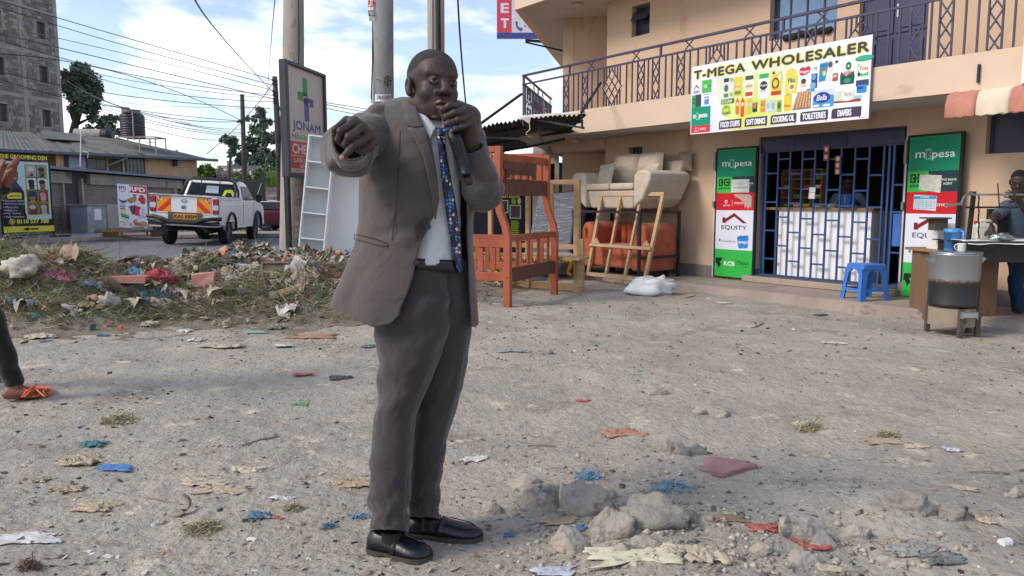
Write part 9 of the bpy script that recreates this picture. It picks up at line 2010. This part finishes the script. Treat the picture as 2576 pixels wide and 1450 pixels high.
def stone(uv,w_,h_,label,sd,mat=None,ratio=.8,rot=0,sink=.34,nz=.24,fr=1.2):
 c=onheap(*uv);W_=w_*c[1]/FOC;H_=h_*c[1]/FOC;q=MB();q.sphere((0,0,0),(1,1,1),48,30);V=q.v[0]
 p=5.0;V=V/((np.abs(V)**p).sum(1)**(1/p))[:,None]*.62+V*.38
 rr_=np.random.RandomState(int(sd*10));pn=unit_rows(rr_.randn(16,3));pd=.58+.24*rr_.rand(16)
 for a_,b_ in zip(pn,pd):d_=V@a_;V=V*np.where(d_>b_,(b_+(d_-b_)*.04)/np.maximum(d_,1e-6),1)[:,None]
 V=V*(1+nz*.7*fbm(V[:,0]*fr+sd,V[:,1]*fr+sd*2,V[:,2]*fr,4,.55))[:,None];V+=(.06*fbm(V[:,0]*4+sd,V[:,1]*4,V[:,2]*4,4,.6)-.07*np.maximum(0,fbm(V[:,0]*2.1+sd*2,V[:,1]*2.1,V[:,2]*2.1,2)))[:,None]*V
 V=V*[W_/2*1.12,W_/2*ratio*1.12,H_*.80]@rotz(rot).T;V=V+[c[0],c[1]+W_*ratio*.35,c[2]+H_*(.5-sink)];q.v=[V];return tag(q.build('stone',mat or m_rock,None,smooth=True),label,'stone','loose stones in the foreground')
for i,(uv,w_,h_,lab,mt2,kw)in enumerate([((1358,1296),132,86,'boulder with a dark hollow under its front, leftmost of the big stones',None,{}),((1470,1300),124,88,'pale rounded boulder second from the left, behind the others',None,{}),((1532,1366),128,100,'tall front boulder in the middle of the stone group',None,{'ratio':.7}),
 ((1655,1326),196,84,'longest grey boulder at the right of the stone group',m_rockd,{'ratio':.55,'rot':-.25}),((1740,1322),44,46,'dark knob at the right tip of the longest boulder',m_rockd,{}),((1322,1232),92,40,'low pale stone behind the leftmost boulder',None,{}),((1428,1392),118,54,'low domed stone in front of the group',None,{}),
 ((1238,1298),60,42,'small stone left of the leftmost boulder',None,{}),((1562,1402),62,44,'jagged small stone beside the husk',None,{}),((1634,1390),90,32,'half buried flat stone behind the husk',None,{}),((1732,1148),100,52,'flat grey stone half buried above the stone group',None,{'sink':.4}),
 ((1834,1200),165,40,'pinkish red flat stone half buried in the ground',m_rockp,{'ratio':.9,'sink':.36,'nz':.1}),((2036,1372),154,82,'large pitted stone in the lower right',None,{'ratio':.65}),((2160,1366),90,48,'stone touching the right side of the large pitted stone',None,{}),((1920,1404),64,38,'cracked pale stone left of the large pitted stone',None,{}),
 ((2025,1432),96,52,'dusty stone below the large pitted stone',None,{}),((2144,1286),24,14,'little round pebble alone on the right slope',None,{}),((2562,1256),46,32,'pale stone cut by the right edge',None,{}),((2290,1288),112,60,'crumbling dark clod on the right slope',m_rockd,{'sink':.40,'nz':.35}),((2396,1310),90,40,'smaller dark clod right of the crumbling one',m_rockd,{'sink':.42,'nz':.35}),
 ((2436,1392),44,30,'small dusty stone near the white pipe ring',None,{}),((2260,1436),84,34,'half buried stone in the lower right litter',None,{'sink':.35}),((1372,890),36,18,'small dark stone on the ground below the bunk bed',m_rockd,{}),((1890,825),80,16,'low grey lump of rubble before the shop step',None,{'sink':.4}),
 ((1655,995),60,20,'dark edged stone in the middle distance',m_rockd,{'sink':.35}),((1480,1425),50,28,'small stone at the bottom left of the husk',None,{}),((1250,1365),40,18,'pebble just off the far shoe toe',None,{}),((1800,1050),120,28,'long flat half buried stone above the pink one',None,{'sink':.45}),((1530,1260),60,30,'small wedge stone behind the front boulder',None,{}),((2150,1400),30,20,'tiny stone under the touching stone',None,{}),((640,1330-30),26,14,'small grey pebble left of the blue rag',None,{}),((400,1320),26,16,'small grey stone left of the straw nest',None,{})]):
 stone(uv,w_,h_,lab,i*3.7+1,mt2,**kw)
n=1500;x=rg.normal(.28,.36,n);y=2.62+.40*rg.randn(n);x2=rg.normal(.95,.35,900);y2=rg.normal(2.55,.22,900);x=np.concatenate([x,x2]);y=np.concatenate([y,y2]);ok=(y>1.9)&(x>-.12);x,y=x[ok],y[ok];n=len(x)
s_=.004+.014*rg.rand(n)**2.6;V=base[None]*(.6+.8*rg.rand(n,6,1))*s_[:,None,None]*np.array([1,1,.7])+np.stack([x,y,gz(x,y)+s_*.25],1)[:,None]
stuff_mesh('stone_crumbs',V.reshape(-1,3),6,[(0,2,4),(2,1,4),(1,3,4),(3,0,4),(2,0,5),(1,2,5),(3,1,5),(0,3,5)],rg.choice(3,n,p=[.6,.3,.1]),[M('pebble_grey',C(160,150,140,.8)),M('pebble_pale',C(190,180,166,.85)),M('pebble_dark',C(110,102,98,.7))])
Vs=[];n=2600;t=rg.rand(n);a0=np.array([-17.5,25.2]);a1=np.array([-9.5,27.2]);x=a0[0]*(1-t)+a1[0]*t+rg.randn(n)*.25;y=a0[1]*(1-t)+a1[1]*t+rg.randn(n)*.25;p0=np.stack([x,y,np.full(n,ZR+.12)],1);d=np.stack([rg.randn(n)*.3,rg.randn(n)*.3,np.ones(n)],1)*(.05+.14*rg.rand(n))[:,None];s2=np.array([.012,0,0])
stuff_mesh('kerbside_weeds',np.stack([p0-s2,p0+s2,p0+d],1).reshape(-1,3),3,[(0,1,2)],rg.choice(4,n,p=[.4,.3,.2,.1]),GM)
